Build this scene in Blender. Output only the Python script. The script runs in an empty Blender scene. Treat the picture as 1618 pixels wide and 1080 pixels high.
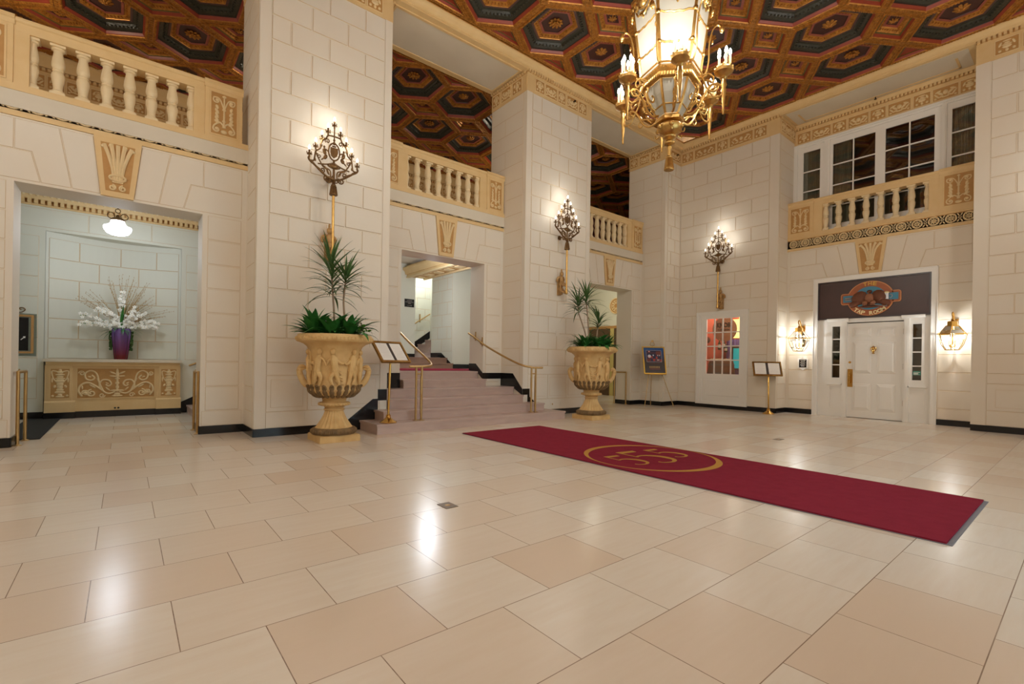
import bpy, bmesh, math, random
from mathutils import Vector, Matrix
PI = math.pi
R = math.radians
C = bpy.context.scene.collection
rnd = random.Random(7)

def lin(c):
    o = []
    for x in c:
        x = x / 255.0
        o.append(x / 12.92 if x <= .04045 else ((x + .055) / 1.055) ** 2.4)
    return (*o, 1.0)

def mat(name, col, rough=.5, metal=0.0, var=0.0, vs=2.5, bump=0.0, bs=60.0, spec=.5, emit=None, es=0.0,
        trans=0.0, ior=1.45, stretch=None, col2=None):
    """principled material; var mixes col with col2 (or a darker col) by noise in object space"""
    m = bpy.data.materials.new(name)
    m.use_nodes = True
    nt = m.node_tree
    b = nt.nodes['Principled BSDF']
    b.inputs['Base Color'].default_value = lin(col)
    b.inputs['Roughness'].default_value = rough
    b.inputs['Metallic'].default_value = metal
    b.inputs['Specular IOR Level'].default_value = spec
    b.inputs['IOR'].default_value = ior
    b.inputs['Transmission Weight'].default_value = trans
    if emit:
        b.inputs['Emission Color'].default_value = lin(emit)
        b.inputs['Emission Strength'].default_value = es
    if var or bump:
        tc = nt.nodes.new('ShaderNodeTexCoord')
        mp = nt.nodes.new('ShaderNodeMapping')
        if stretch:
            mp.inputs['Scale'].default_value = stretch
        nt.links.new(tc.outputs['Object'], mp.inputs[0])
    if var:
        n = nt.nodes.new('ShaderNodeTexNoise')
        n.inputs['Scale'].default_value = vs
        n.inputs['Detail'].default_value = 5
        mx = nt.nodes.new('ShaderNodeMix')
        mx.data_type = 'RGBA'
        rp = nt.nodes.new('ShaderNodeMapRange')
        rp.inputs['From Min'].default_value = .3
        rp.inputs['From Max'].default_value = .72
        rp.inputs['To Max'].default_value = var
        nt.links.new(mp.outputs[0], n.inputs['Vector'])
        nt.links.new(n.outputs['Fac'], rp.inputs['Value'])
        nt.links.new(rp.outputs[0], mx.inputs[0])
        mx.inputs[6].default_value = lin(col)
        mx.inputs[7].default_value = lin(col2 if col2 else tuple(c * .72 for c in col))
        nt.links.new(mx.outputs[2], b.inputs['Base Color'])
    if bump:
        n = nt.nodes.new('ShaderNodeTexNoise')
        n.inputs['Scale'].default_value = bs
        n.inputs['Detail'].default_value = 4
        bp = nt.nodes.new('ShaderNodeBump')
        bp.inputs['Strength'].default_value = bump
        bp.inputs['Distance'].default_value = .02
        nt.links.new(mp.outputs[0], n.inputs['Vector'])
        nt.links.new(n.outputs['Fac'], bp.inputs['Height'])
        nt.links.new(bp.outputs[0], b.inputs['Normal'])
    return m

# ---------------------------------------------------------------- frames: P(fr,u,v,d) = a point on a wall plane
class Fr:
    def __init__(s, o, u, v, d):
        s.o, s.u, s.v, s.d = Vector(o), Vector(u), Vector(v), Vector(d)
    def __call__(s, u, v, d=0.0):
        return s.o + s.u * u + s.v * v + s.d * d
def FA(y):      # plane facing -Y, u = X, v = Z
    return Fr((0, y, 0), (1, 0, 0), (0, 0, 1), (0, -1, 0))
def FB(x):      # plane facing -X, u = -Y, v = Z
    return Fr((x, 0, 0), (0, -1, 0), (0, 0, 1), (-1, 0, 0))
def FW(x):      # plane facing +X, u = Y, v = Z
    return Fr((x, 0, 0), (0, 1, 0), (0, 0, 1), (1, 0, 0))
LOC = Fr((0, 0, 0), (1, 0, 0), (0, 0, 1), (0, -1, 0))       # local thing frame, faces -Y

class MB:
    joint = None            # material slot for the sloped margins of scored stones
    def __init__(s):
        s.v, s.f, s.m = [], [], []
    def add(s, vs, fs, mi=0):
        k = len(s.v)
        s.v += [tuple(v) for v in vs]
        for f in fs:
            s.f.append(tuple(i + k for i in f)); s.m.append(mi)
        return s
    def quad(s, a, b, c, d, mi=0):
        return s.add([a, b, c, d], [(0, 1, 2, 3)], mi)
    def hexa(s, p, mi=0):
        return s.add(p, [(0, 3, 2, 1), (4, 5, 6, 7), (0, 1, 5, 4), (1, 2, 6, 5), (2, 3, 7, 6), (3, 0, 4, 7)], mi)
    def box(s, x0, x1, y0, y1, z0, z1, mi=0):
        return s.hexa([(x0, y0, z0), (x1, y0, z0), (x1, y1, z0), (x0, y1, z0), (x0, y0, z1), (x1, y0, z1), (x1, y1, z1), (x0, y1, z1)], mi)
    def fbox(s, fr, u0, u1, v0, v1, d0, d1, mi=0):
        return s.hexa([fr(u0, v0, d0), fr(u1, v0, d0), fr(u1, v1, d0), fr(u0, v1, d0), fr(u0, v0, d1), fr(u1, v0, d1), fr(u1, v1, d1), fr(u0, v1, d1)], mi)
    def rect(s, fr, u0, u1, v0, v1, d=0.0, mi=0):
        return s.quad(fr(u0, v0, d), fr(u1, v0, d), fr(u1, v1, d), fr(u0, v1, d), mi)
    def prism(s, fr, poly, d0, d1, mi=0):
        n = len(poly)
        vs = [fr(u, v, d0) for u, v in poly] + [fr(u, v, d1) for u, v in poly]
        fs = [tuple(range(n - 1, -1, -1)), tuple(range(n, 2 * n))] + [(i, (i + 1) % n, n + (i + 1) % n, n + i) for i in range(n)]
        return s.add(vs, fs, mi)
    def block(s, fr, poly, d0, h, gap=.004, bev=.006, mi=0):
        """raised stone with sloped margins, sides down to d0"""
        a, b = inset(poly, gap / 2), inset(poly, gap / 2 + bev)
        n = len(poly)
        vs = [fr(u, v, d0) for u, v in a] + [fr(u, v, d0 + h) for u, v in b]
        s.add(vs, [tuple(range(n, 2 * n))], mi)
        return s.add(vs, [(i, (i + 1) % n, n + (i + 1) % n, n + i) for i in range(n)], mi if MB.joint is None else MB.joint)
    def tube(s, pts, r, n=8, mi=0, cap=True, flat=1.0, fr=None):
        """tube along pts (3d); r number or list"""
        pts = [Vector(p) for p in pts]
        k = len(pts)
        rs = r if isinstance(r, (list, tuple)) else [r] * k
        up = Vector((0, 0, 1))
        vs, prev = [], None
        for i, p in enumerate(pts):
            t = (pts[min(i + 1, k - 1)] - pts[max(i - 1, 0)])
            if t.length < 1e-9:
                t = Vector((0, 0, 1))
            t.normalize()
            if prev is None:
                a = t.cross(up)
                if a.length < .05:
                    a = t.cross(Vector((1, 0, 0)))
            else:
                a = prev - t * prev.dot(t)
                if a.length < 1e-6:
                    a = t.cross(up)
            a.normalize(); prev = a
            b = t.cross(a)
            for j in range(n):
                w = 2 * PI * j / n
                vs.append(p + (a * math.cos(w) + b * math.sin(w)) * rs[i])
        fs = [(i * n + j, i * n + (j + 1) % n, (i + 1) * n + (j + 1) % n, (i + 1) * n + j) for i in range(k - 1) for j in range(n)]
        if cap:
            fs += [tuple(range(n - 1, -1, -1)), tuple(range((k - 1) * n, k * n))]
        return s.add(vs, fs, mi)
    def lathe(s, prof, n=24, c=(0, 0, 0), mi=0, cap=True, a0=0.0, axis=None):
        """prof: (radius, height) along +Z from c, or along axis (Matrix 3x3)"""
        vs = []
        c = Vector(c)
        for r, z in prof:
            for j in range(n):
                w = a0 + 2 * PI * j / n
                p = Vector((r * math.cos(w), r * math.sin(w), z))
                vs.append(c + (axis @ p if axis else p))
        k = len(prof)
        fs = [(i * n + j, i * n + (j + 1) % n, (i + 1) * n + (j + 1) % n, (i + 1) * n + j) for i in range(k - 1) for j in range(n)]
        if cap:
            fs += [tuple(range(n - 1, -1, -1)), tuple(range((k - 1) * n, k * n))]
        return s.add(vs, fs, mi)
    def ell(s, c, rx, ry, rz, n=8, m=6, mi=0, rot=None):
        c = Vector(c)
        vs = [c + (rot @ Vector((0, 0, -rz)) if rot else Vector((0, 0, -rz)))]
        for i in range(1, m):
            t = -PI / 2 + PI * i / m
            for j in range(n):
                w = 2 * PI * j / n
                p = Vector((rx * math.cos(t) * math.cos(w), ry * math.cos(t) * math.sin(w), rz * math.sin(t)))
                vs.append(c + (rot @ p if rot else p))
        p = Vector((0, 0, rz))
        vs.append(c + (rot @ p if rot else p))
        fs = [(0, 1 + (j + 1) % n, 1 + j) for j in range(n)]
        for i in range(m - 2):
            fs += [(1 + i * n + j, 1 + i * n + (j + 1) % n, 1 + (i + 1) * n + (j + 1) % n, 1 + (i + 1) * n + j) for j in range(n)]
        L = len(vs) - 1
        fs += [(L, 1 + (m - 2) * n + j, 1 + (m - 2) * n + (j + 1) % n) for j in range(n)]
        return s.add(vs, fs, mi)
    def fell(s, fr, u, v, d, ru, rv, rd, a=0.0, n=8, m=5, mi=0):
        """ellipsoid laid on a wall frame, turned by a in the wall plane"""
        U = fr.u * math.cos(a) + fr.v * math.sin(a)
        V = fr.v * math.cos(a) - fr.u * math.sin(a)
        M = Matrix((U, V, fr.d)).transposed()
        return s.ell(fr(u, v, d), ru, rv, rd, n, m, mi, M)
    def disc(s, fr, u, v, r0, r1, d0, d1, n=24, mi=0, sx=1.0):
        """annulus (r0=0: a disc) standing d0..d1 off the wall"""
        vs, fs = [], []
        for j in range(n):
            w = 2 * PI * j / n
            for r, d in ((r1, d0), (r1, d1), (r0, d1)):
                vs.append(fr(u + r * math.cos(w) * sx, v + r * math.sin(w), d))
        for j in range(n):
            k = (j + 1) % n
            fs += [(3 * j, 3 * k, 3 * k + 1, 3 * j + 1), (3 * j + 1, 3 * k + 1, 3 * k + 2, 3 * j + 2)]
        return s.add(vs, fs, mi)
    def ring(s, fr, u, v, r, t, d, n=20, k=6, mi=0, sx=1.0, sy=1.0):
        """torus lying on the wall"""
        pts = [fr(u + r * sx * math.cos(2 * PI * i / n), v + r * sy * math.sin(2 * PI * i / n), d) for i in range(n + 1)]
        return s.tube(pts, t, k, mi, cap=False)
    def ftube(s, fr, path, r, d=0.0, n=6, mi=0):
        return s.tube([fr(p[0], p[1], p[2] if len(p) > 2 else d) for p in path], r, n, mi)
    def mesh(s, name, mats, smooth=True, ang=38, recalc=True):
        me = bpy.data.meshes.new(name)
        me.from_pydata(s.v, [], s.f)
        for m in (mats if isinstance(mats, (list, tuple)) else [mats]):
            me.materials.append(m)
        if any(s.m):
            me.polygons.foreach_set('material_index', s.m)
        if recalc:
            bm = bmesh.new(); bm.from_mesh(me)
            bmesh.ops.recalc_face_normals(bm, faces=bm.faces)
            bm.to_mesh(me); bm.free()
        if smooth:
            me.polygons.foreach_set('use_smooth', [True] * len(me.polygons))
            me.set_sharp_from_angle(angle=R(ang))
        me.update()
        return me
    def build(s, name, mats, parent=None, **k):
        o = bpy.data.objects.new(name, s.mesh(name, mats, **k))
        C.objects.link(o)
        if parent:
            o.parent = parent
        return o

def inset(poly, t):
    """inward offset of a simple polygon"""
    n = len(poly)
    A = sum(poly[i][0] * poly[(i + 1) % n][1] - poly[(i + 1) % n][0] * poly[i][1] for i in range(n))
    sg = 1 if A > 0 else -1
    out = []
    for i in range(n):
        p0, p1, p2 = poly[i - 1], poly[i], poly[(i + 1) % n]
        def nrm(a, b):
            x, y = b[0] - a[0], b[1] - a[1]
            l = math.hypot(x, y) or 1
            return (-y / l * sg, x / l * sg)
        n1, n2 = nrm(p0, p1), nrm(p1, p2)
        k = 1 + n1[0] * n2[0] + n1[1] * n2[1]
        k = max(k, .15)
        out.append((p1[0] + (n1[0] + n2[0]) * t / k, p1[1] + (n1[1] + n2[1]) * t / k))
    return out

def rectp(u0, u1, v0, v1):
    return [(u0, v0), (u1, v0), (u1, v1), (u0, v1)]

def spiral(cu, cv, r0, r1, turns, a0, n=26):
    return [(cu + (r0 + (r1 - r0) * i / n) * math.cos(a0 + turns * 2 * PI * i / n),
             cv + (r0 + (r1 - r0) * i / n) * math.sin(a0 + turns * 2 * PI * i / n)) for i in range(n + 1)]

def bez(p, n=14):
    """Catmull-Rom through points p (any dimension)"""
    out = []
    q = [p[0]] + list(p) + [p[-1]]
    for i in range(1, len(q) - 2):
        for k in range(n):
            t = k / n
            out.append(tuple(.5 * (2 * b + (c - a) * t + (2 * a - 5 * b + 4 * c - d) * t * t + (3 * b - a - 3 * c + d) * t ** 3)
                             for a, b, c, d in zip(q[i - 1], q[i], q[i + 1], q[i + 2])))
    out.append(tuple(p[-1]))
    return out

def tag(o, label=None, cat=None, group=None, kind=None):
    if label: o['label'] = label
    if cat: o['category'] = cat
    if group: o['group'] = group
    if kind: o['kind'] = kind
    return o
def thing(name, label, cat, loc=(0, 0, 0), rz=0.0, group=None):
    o = bpy.data.objects.new(name, None)
    o.empty_display_size = .1
    C.objects.link(o)
    o.location = loc; o.rotation_euler = (0, 0, rz)
    return tag(o, label, cat, group)
def struct(o, label=None, cat='building'):
    return tag(o, label, cat, None, 'structure')
def part(name, mb, mats, parent, label=None, **k):
    o = mb.build(name, mats, parent, **k)
    if label: o['label'] = label
    return o
def dup(o, loc=None, rz=None, label=None, group=None):
    c = o.copy(); C.objects.link(c)
    if loc is not None: c.location = loc
    if rz is not None: c.rotation_euler = (0, 0, rz)
    if label: c['label'] = label
    if group: c['group'] = group
    for ch in list(o.children):
        d = ch.copy(); C.objects.link(d); d.parent = c
        for g in list(ch.children):
            e = g.copy(); C.objects.link(e); e.parent = d
    return c
def place(mesh, name, parent, M):
    """another object of the same mesh under parent"""
    o = bpy.data.objects.new(name, mesh); C.objects.link(o)
    o.parent = parent; o.matrix_local = M
    return o

def glyphs(txt, size=1.0, bold=0.0, ext=.01):
    """each letter as (verts, faces, width) made from the built-in font"""
    cu = bpy.data.curves.new('glyph', 'FONT')
    cu.body = txt; cu.size = size; cu.extrude = ext; cu.offset = bold; cu.resolution_u = 3
    o = bpy.data.objects.new('glyph', cu); C.objects.link(o)
    bpy.context.view_layer.update()
    dg = bpy.context.evaluated_depsgraph_get()
    me = bpy.data.meshes.new_from_object(o.evaluated_get(dg))
    vs = [tuple(v.co) for v in me.vertices]; fs = [tuple(p.vertices) for p in me.polygons]
    bpy.data.objects.remove(o); bpy.data.curves.remove(cu); bpy.data.meshes.remove(me)
    return vs, fs
def text_on(mb, fr, txt, u, v, h, d=.002, mi=0, bold=0.0, w=None, center=True, ext=.002, rot=0.0):
    vs, fs = glyphs(txt, 1.0, bold, ext)
    if not vs: return
    x0, x1 = min(p[0] for p in vs), max(p[0] for p in vs)
    y0, y1 = min(p[1] for p in vs), max(p[1] for p in vs)
    sy = h / max(y1 - y0, 1e-6)
    sx = (w / max(x1 - x0, 1e-6)) if w else sy
    ca, sa = math.cos(rot), math.sin(rot)
    out = []
    for p in vs:
        a = (p[0] - (x0 + x1) / 2) * sx if center else (p[0] - x0) * sx
        b = (p[1] - (y0 + y1) / 2) * sy
        out.append(fr(u + a * ca - b * sa, v + a * sa + b * ca, d + p[2]))
    mb.add(out, fs, mi)

# ---------------------------------------------------------------- measured planes of the lobby
YA, YP, XB, XP = 8.475, 7.733, 13.177, 12.599       # bay wall / pier fronts on the long wall, the same on the door wall
XU = 13.52                                         # window wall above the balcony
YI = 9.0                                           # inner face of the long wall
ZOP, ZF0, ZF1, ZRAIL, ZC, ZCEIL = 3.30, 4.10, 4.49, 5.325, 6.98, 7.55
YN, XD = -1.13, -2.46                              # near wall and far-left wall of the lobby (behind the camera)
CR = .3675                                         # stone course
PIERS = [(-3.6, -1.67), (1.47, 3.52), (6.60, 8.65), (11.80, 12.75)]
BAYS = [(-1.67, 1.47, -1.085, .885), (3.52, 6.60, 4.12, 6.09), (8.65, 11.80, 9.30, 11.33)]
BY = (5.02, 1.50)                                  # the door bay between its piers
CX, CY = 5.06, 3.27                                # room centre, under the chandelier

# ---------------------------------------------------------------- materials
M = {}
M['wall'] = mat('cream_plaster', (228, 220, 205), .62, var=.4, vs=1.1, col2=(222, 204, 178), bump=.04, bs=30)
M['wallpink'] = mat('cream_plaster_hall', (220, 219, 204), .62, var=.3, vs=1.0, col2=(212, 208, 188))
M['joint'] = mat('glazed_joint', (210, 188, 154), .7)
M['ochre'] = mat('ochre_trim', (224, 194, 142), .55, var=.4, vs=5, col2=(214, 176, 116), bump=.05, bs=40)
M['ochre_dark'] = mat('ochre_glaze', (192, 146, 86), .6, var=.4, vs=14, col2=(166, 118, 62))
M['ochre_pale'] = mat('ochre_relief', (228, 204, 158), .55, var=.25, vs=12, col2=(212, 178, 122))
M['white'] = mat('white_paint', (238, 235, 228), .35, var=.12, vs=2, col2=(232, 224, 208))
M['panel'] = mat('soffit_paint', (222, 212, 192), .6, var=.2, vs=1.2)
M['black'] = mat('black_marble', (22, 21, 22), .18, var=.3, vs=9, col2=(40, 38, 38))
M['stair'] = mat('pink_marble', (196, 172, 160), .28, var=.6, vs=3, col2=(174, 150, 140), stretch=(1, 1, 4), bump=.02)
M['brass'] = mat('brass', (214, 170, 92), .22, 1.0)
M['gilt'] = mat('gilt_bronze', (206, 166, 98), .34, 1.0, var=.5, vs=20, col2=(150, 108, 56))
M['bronze'] = mat('dark_bronze', (128, 98, 62), .42, .85, var=.5, vs=30, col2=(80, 58, 36))
M['goldwood'] = mat('gilded_wood', (196, 136, 58), .34, .45, var=.7, vs=16, col2=(122, 74, 28))
M['redwood'] = mat('red_painted_wood', (150, 60, 38), .36, 0, var=.3, vs=10)
M['greenwood'] = mat('black_green_wood', (44, 44, 35), .3, 0, var=.4, vs=22, col2=(70, 70, 56), bump=.3, bs=34)
M['plumwood'] = mat('plum_wood', (92, 66, 62), .36, 0, var=.3, vs=10)
M['pinkwood'] = mat('rose_wood', (158, 84, 66), .38, 0, var=.3, vs=14)
M['field'] = mat('dark_plum_field', (70, 40, 36), .35)
M['oliveline'] = mat('olive_paint', (104, 92, 46), .4)
M['carpet'] = mat('crimson_pile', (150, 44, 62), .95, var=.45, vs=9, col2=(128, 32, 50), bump=.6, bs=420, spec=.1)
M['emblem'] = mat('gold_pile', (200, 148, 72), .95, bump=.5, bs=420, spec=.1)
M['rubber'] = mat('grey_rubber', (120, 120, 126), .6)
M['urn'] = mat('aged_stone', (216, 182, 124), .6, var=.6, vs=7, col2=(178, 134, 74), bump=.12, bs=50)
M['urn_dark'] = mat('weathered_stone', (132, 104, 66), .75, var=.7, vs=16, col2=(86, 68, 46), bump=.3, bs=60)
M['leaf'] = mat('green_leaf', (62, 128, 56), .35, var=.6, vs=12, col2=(34, 88, 36))
M['leaf2'] = mat('light_leaf', (96, 150, 52), .4, var=.5, vs=14, col2=(50, 104, 34))
M['leaf3'] = mat('olive_blade', (84, 116, 62), .4, var=.6, vs=9, col2=(44, 74, 38))
M['cane'] = mat('grey_cane', (166, 142, 116), .75, var=.5, vs=20)
M['soil'] = mat('dark_soil', (44, 34, 26), .95, bump=.8, bs=40)
M['petal'] = mat('white_petal', (246, 244, 236), .5)
M['straw'] = mat('dry_straw', (188, 154, 100), .8, var=.4, vs=20)
M['paper'] = mat('white_paper', (240, 236, 228), .7)
M['ink'] = mat('grey_ink', (120, 112, 108), .7)
M['darkglass'] = mat('dark_pane', (20, 17, 18), .06, spec=.6)
M['signwood'] = mat('brown_sign_board', (66, 46, 42), .35, var=.4, vs=3, col2=(84, 56, 50))
M['darkroom'] = mat('dark_interior', (52, 44, 38), .8)
M['bulb'] = mat('warm_bulb', (255, 246, 230), .4, emit=(255, 242, 222), es=5)
M['candle'] = mat('ivory_candle', (226, 206, 160), .5)
M['curtain'] = mat('sheer_curtain', (176, 164, 140), .8, var=.4, vs=20)

def glass(name, col=(240, 246, 244), rough=.02, mixf=.12):
    """thin clear pane: mostly see-through, with a mirror-like sheen"""
    m = bpy.data.materials.new(name); m.use_nodes = True
    nt = m.node_tree; nt.nodes.clear()
    o = nt.nodes.new('ShaderNodeOutputMaterial'); mx = nt.nodes.new('ShaderNodeMixShader')
    t = nt.nodes.new('ShaderNodeBsdfTransparent'); g = nt.nodes.new('ShaderNodeBsdfGlossy')
    t.inputs[0].default_value = lin(col); g.inputs['Roughness'].default_value = rough
    f = nt.nodes.new('ShaderNodeFresnel'); f.inputs[0].default_value = 1.5
    a = nt.nodes.new('ShaderNodeMath'); a.operation = 'MULTIPLY_ADD'
    a.inputs[1].default_value = 1.0; a.inputs[2].default_value = mixf - .04
    nt.links.new(f.outputs[0], a.inputs[0]); nt.links.new(a.outputs[0], mx.inputs[0])
    nt.links.new(t.outputs[0], mx.inputs[1]); nt.links.new(g.outputs[0], mx.inputs[2])
    nt.links.new(mx.outputs[0], o.inputs[0])
    return m
M['glass'] = glass('clear_glass')
M['frost'] = mat('frosted_glass', (128, 125, 118), .5, emit=(255, 222, 168), es=.12)
M['milk'] = mat('milk_glass', (255, 255, 250), .3, emit=(248, 250, 255), es=9)

def lamp(name, loc, power, col=(255, 226, 184), r=.06, spot=None):
    l = bpy.data.lights.new(name, 'POINT')
    l.energy = power; l.color = lin(col)[:3]; l.shadow_soft_size = r
    o = bpy.data.objects.new(name, l); C.objects.link(o); o.location = loc
    return o

# ---------------------------------------------------------------- camera
cd = bpy.data.cameras.new('camera'); cam = bpy.data.objects.new('camera', cd); C.objects.link(cam)
hd, roll = R(50.7948), R(.9443)
Fv = Vector((math.cos(hd), math.sin(hd), 0)); Rv = Vector((math.sin(hd), -math.cos(hd), 0)); Uv = Vector((0, 0, 1))
R2 = Rv * math.cos(roll) + Uv * math.sin(roll); U2 = Uv * math.cos(roll) - Rv * math.sin(roll)
cam.matrix_world = Matrix(((R2.x, U2.x, -Fv.x, 0), (R2.y, U2.y, -Fv.y, 0), (R2.z, U2.z, -Fv.z, 1.15), (0, 0, 0, 1)))
cd.sensor_fit = 'HORIZONTAL'; cd.sensor_width = 36; cd.lens = 751.2 / 1618 * 36
cd.shift_x = 0; cd.shift_y = (572.84 - 540) / 1618
cd.clip_start = .05; cd.clip_end = 200
bpy.context.scene.camera = cam
# ================================================================ floor
def floor_mat():
    m = bpy.data.materials.new('stone_floor'); m.use_nodes = True
    nt = m.node_tree; b = nt.nodes['Principled BSDF']; L = nt.links
    tc = nt.nodes.new('ShaderNodeTexCoord'); mp = nt.nodes.new('ShaderNodeMapping')
    mp.inputs['Location'].default_value = (-1.70 + .606 * 40, -.26 + .4965 * 40, 0)
    L.new(tc.outputs['Object'], mp.inputs[0])
    br = nt.nodes.new('ShaderNodeTexBrick')
    br.offset = .5; br.offset_frequency = 2; br.squash = 1
    for k, v in (('Scale', 1.0), ('Mortar Size', .0022), ('Mortar Smooth', .1), ('Bias', -.1), ('Brick Width', .606), ('Row Height', .4965)):
        br.inputs[k].default_value = v
    br.inputs['Color1'].default_value = lin((226, 218, 204)); br.inputs['Color2'].default_value = lin((216, 196, 174))
    br.inputs['Mortar'].default_value = lin((118, 92, 74))
    L.new(mp.outputs[0], br.inputs['Vector'])
    # soft bedding streaks along the slabs
    m2 = nt.nodes.new('ShaderNodeMapping'); m2.inputs['Scale'].default_value = (1.2, 9, 1); m2.inputs['Rotation'].default_value = (0, 0, R(9))
    L.new(tc.outputs['Object'], m2.inputs[0])
    n = nt.nodes.new('ShaderNodeTexNoise'); n.inputs['Scale'].default_value = 2.2; n.inputs['Detail'].default_value = 8; n.inputs['Roughness'].default_value = .62
    L.new(m2.outputs[0], n.inputs['Vector'])
    r = nt.nodes.new('ShaderNodeMapRange'); r.inputs['From Min'].default_value = .3; r.inputs['From Max'].default_value = .75
    r.inputs['To Min'].default_value = 0; r.inputs['To Max'].default_value = .45
    L.new(n.outputs['Fac'], r.inputs['Value'])
    mx = nt.nodes.new('ShaderNodeMix'); mx.data_type = 'RGBA'
    L.new(r.outputs[0], mx.inputs[0]); L.new(br.outputs['Color'], mx.inputs[6]); mx.inputs[7].default_value = lin((214, 196, 174))
    L.new(mx.outputs[2], b.inputs['Base Color'])
    n2 = nt.nodes.new('ShaderNodeTexNoise'); n2.inputs['Scale'].default_value = 3; n2.inputs['Detail'].default_value = 6
    L.new(tc.outputs['Object'], n2.inputs['Vector'])
    r2 = nt.nodes.new('ShaderNodeMapRange'); r2.inputs['From Min'].default_value = .3; r2.inputs['From Max'].default_value = .7
    r2.inputs['To Min'].default_value = .2; r2.inputs['To Max'].default_value = .29
    L.new(n2.outputs['Fac'], r2.inputs['Value']); b.inputs['Roughness'].default_value = .22
    bp = nt.nodes.new('ShaderNodeBump'); bp.inputs['Strength'].default_value = .25; bp.inputs['Distance'].default_value = .004
    sb = nt.nodes.new('ShaderNodeMath'); sb.operation = 'MULTIPLY_ADD'; sb.inputs[1].default_value = -1.0; sb.inputs[2].default_value = 1.0
    L.new(br.outputs['Fac'], sb.inputs[0])
    L.new(sb.outputs[0], bp.inputs['Height']); L.new(bp.outputs[0], b.inputs['Normal'])
    b.inputs['Specular IOR Level'].default_value = .55
    return m
mb = MB(); mb.box(-4, 16.2, YN - .3, 14.2, -.2, 0)
struct(mb.build('floor', floor_mat(), smooth=False), 'polished pale stone slab floor laid in staggered rows', 'floor')

# ================================================================ stone faces
MB.joint = 1
WALL2 = [M['wall'], M['joint']]
def courses(z0, z1):
    k = math.ceil((z0 - 1.095) / CR - 1e-6)
    out = []
    while 1.095 + CR * (k + 1) <= z1 + 1e-3:
        out.append((1.095 + CR * k, 1.095 + CR * (k + 1), k)); k += 1
    return out
def pier_face(mb, fr, u0, u1, fl, frr, P, Q, z1=ZC, thick=True):
    """front of a pier: corner strips, stone courses with joints P / Q, dado panels"""
    h, g, bv = (.012, .016, .006) if thick else (.005, .004, .006)
    if fl > u0: mb.fbox(fr, u0, fl - .008, .12, z1, 0, h)
    if frr < u1: mb.fbox(fr, frr + .008, u1, .12, z1, 0, h)
    for a, b, k in courses(1.09, z1):
        js = [fl] + list(P if k % 2 else Q) + [frr]
        gg = g if a > 3.2 else g * .45
        for i in range(len(js) - 1):
            mb.block(fr, rectp(js[i], js[i + 1], a, b), 0, h if a > 3.2 else h * .6, gg, bv)
    mb.block(fr, rectp(fl, frr, .905, 1.095), 0, h * .6, .006, .004)
    w = frr - fl; n = max(1, round(w / .62))
    for i in range(n):
        a, b = fl + w * i / n, fl + w * (i + 1) / n
        mb.block(fr, rectp(a, b, .36, .905), 0, h * .5, .005, .005)
        mb.block(fr, rectp(a + .06, b - .06, .42, .845), h * .5 - .001, .005, .006, .005)
    mb.block(fr, rectp(fl, frr, .12, .36), 0, h * .5, .004, .004)
def side_face(mb, fr, u0, u1, z1=ZC, j=None, z0=0):
    """side of a pier: wide thin-lined courses"""
    for a, b, k in courses(max(1.09, z0), z1):
        js = [u0, u1] if (j is None or a < 5.0 or k % 2) else [u0, j, u1]
        for i in range(len(js) - 1):
            mb.block(fr, rectp(js[i], js[i + 1], a, b), 0, .004, .004, .005)
    if z0 > 0: return
    for a, b in ((.36, .73), (.73, 1.095), (.12, .36)):
        mb.block(fr, rectp(u0, u1, a, b), 0, .004, .004, .005)
JP, JQ = (.426, .99, 1.568), (.727, 1.282)          # joints measured from a pier's left edge

# ---- the long wall with its three openings
mb = MB()
for xl, xr, ol, orr in BAYS:
    fr = FA(YA)
    mb.box(xl, ol, YA, YI, 0, ZOP); mb.box(orr, xr, YA, YI, 0, ZOP); mb.box(xl, xr, YA, YI, ZOP, 4.36)
    for a, b in ((xl + .05, ol - .06), (orr + .06, xr - .07)):
        if b - a < .1: continue
        for z0, z1, k in courses(1.09, ZOP):
            mb.block(fr, rectp(a, b, z0, z1), 0, .006, .012, .006)
        for z0, z1 in ((.72, 1.095), (.35, .72)):
            mb.block(fr, rectp(a, b, z0, z1), 0, .006, .012, .006)
        mb.block(fr, rectp(a - .04, b + .04, .12, .345), 0, .006, .004, .004)
    c = (ol + orr) / 2
    for s in (-1, 1):
        e = (xr - .07 - c) if s > 0 else (c - xl - .07)
        for poly in ([(.172, 3.33), (.456, 3.33), (.585, 4.08), (.252, 4.08)],
                     [(.456, 3.33), (.747, 3.33), (.835, 3.70), (.99, 3.70), (.99, 4.08), (.585, 4.08)],
                     [(.747, 3.33), (e, 3.33), (e, 3.70), (.835, 3.70)],
                     [(.99, 3.70), (e, 3.70), (e, 4.08), (.99, 4.08)]):
            mb.block(fr, [(c + s * u, v) for u, v in poly], 0, .006, .006, .006)
WL = struct(mb.build('wall_left', WALL2, ang=20), 'cream stone-scored wall with three square openings under balconies', 'wall')

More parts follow.
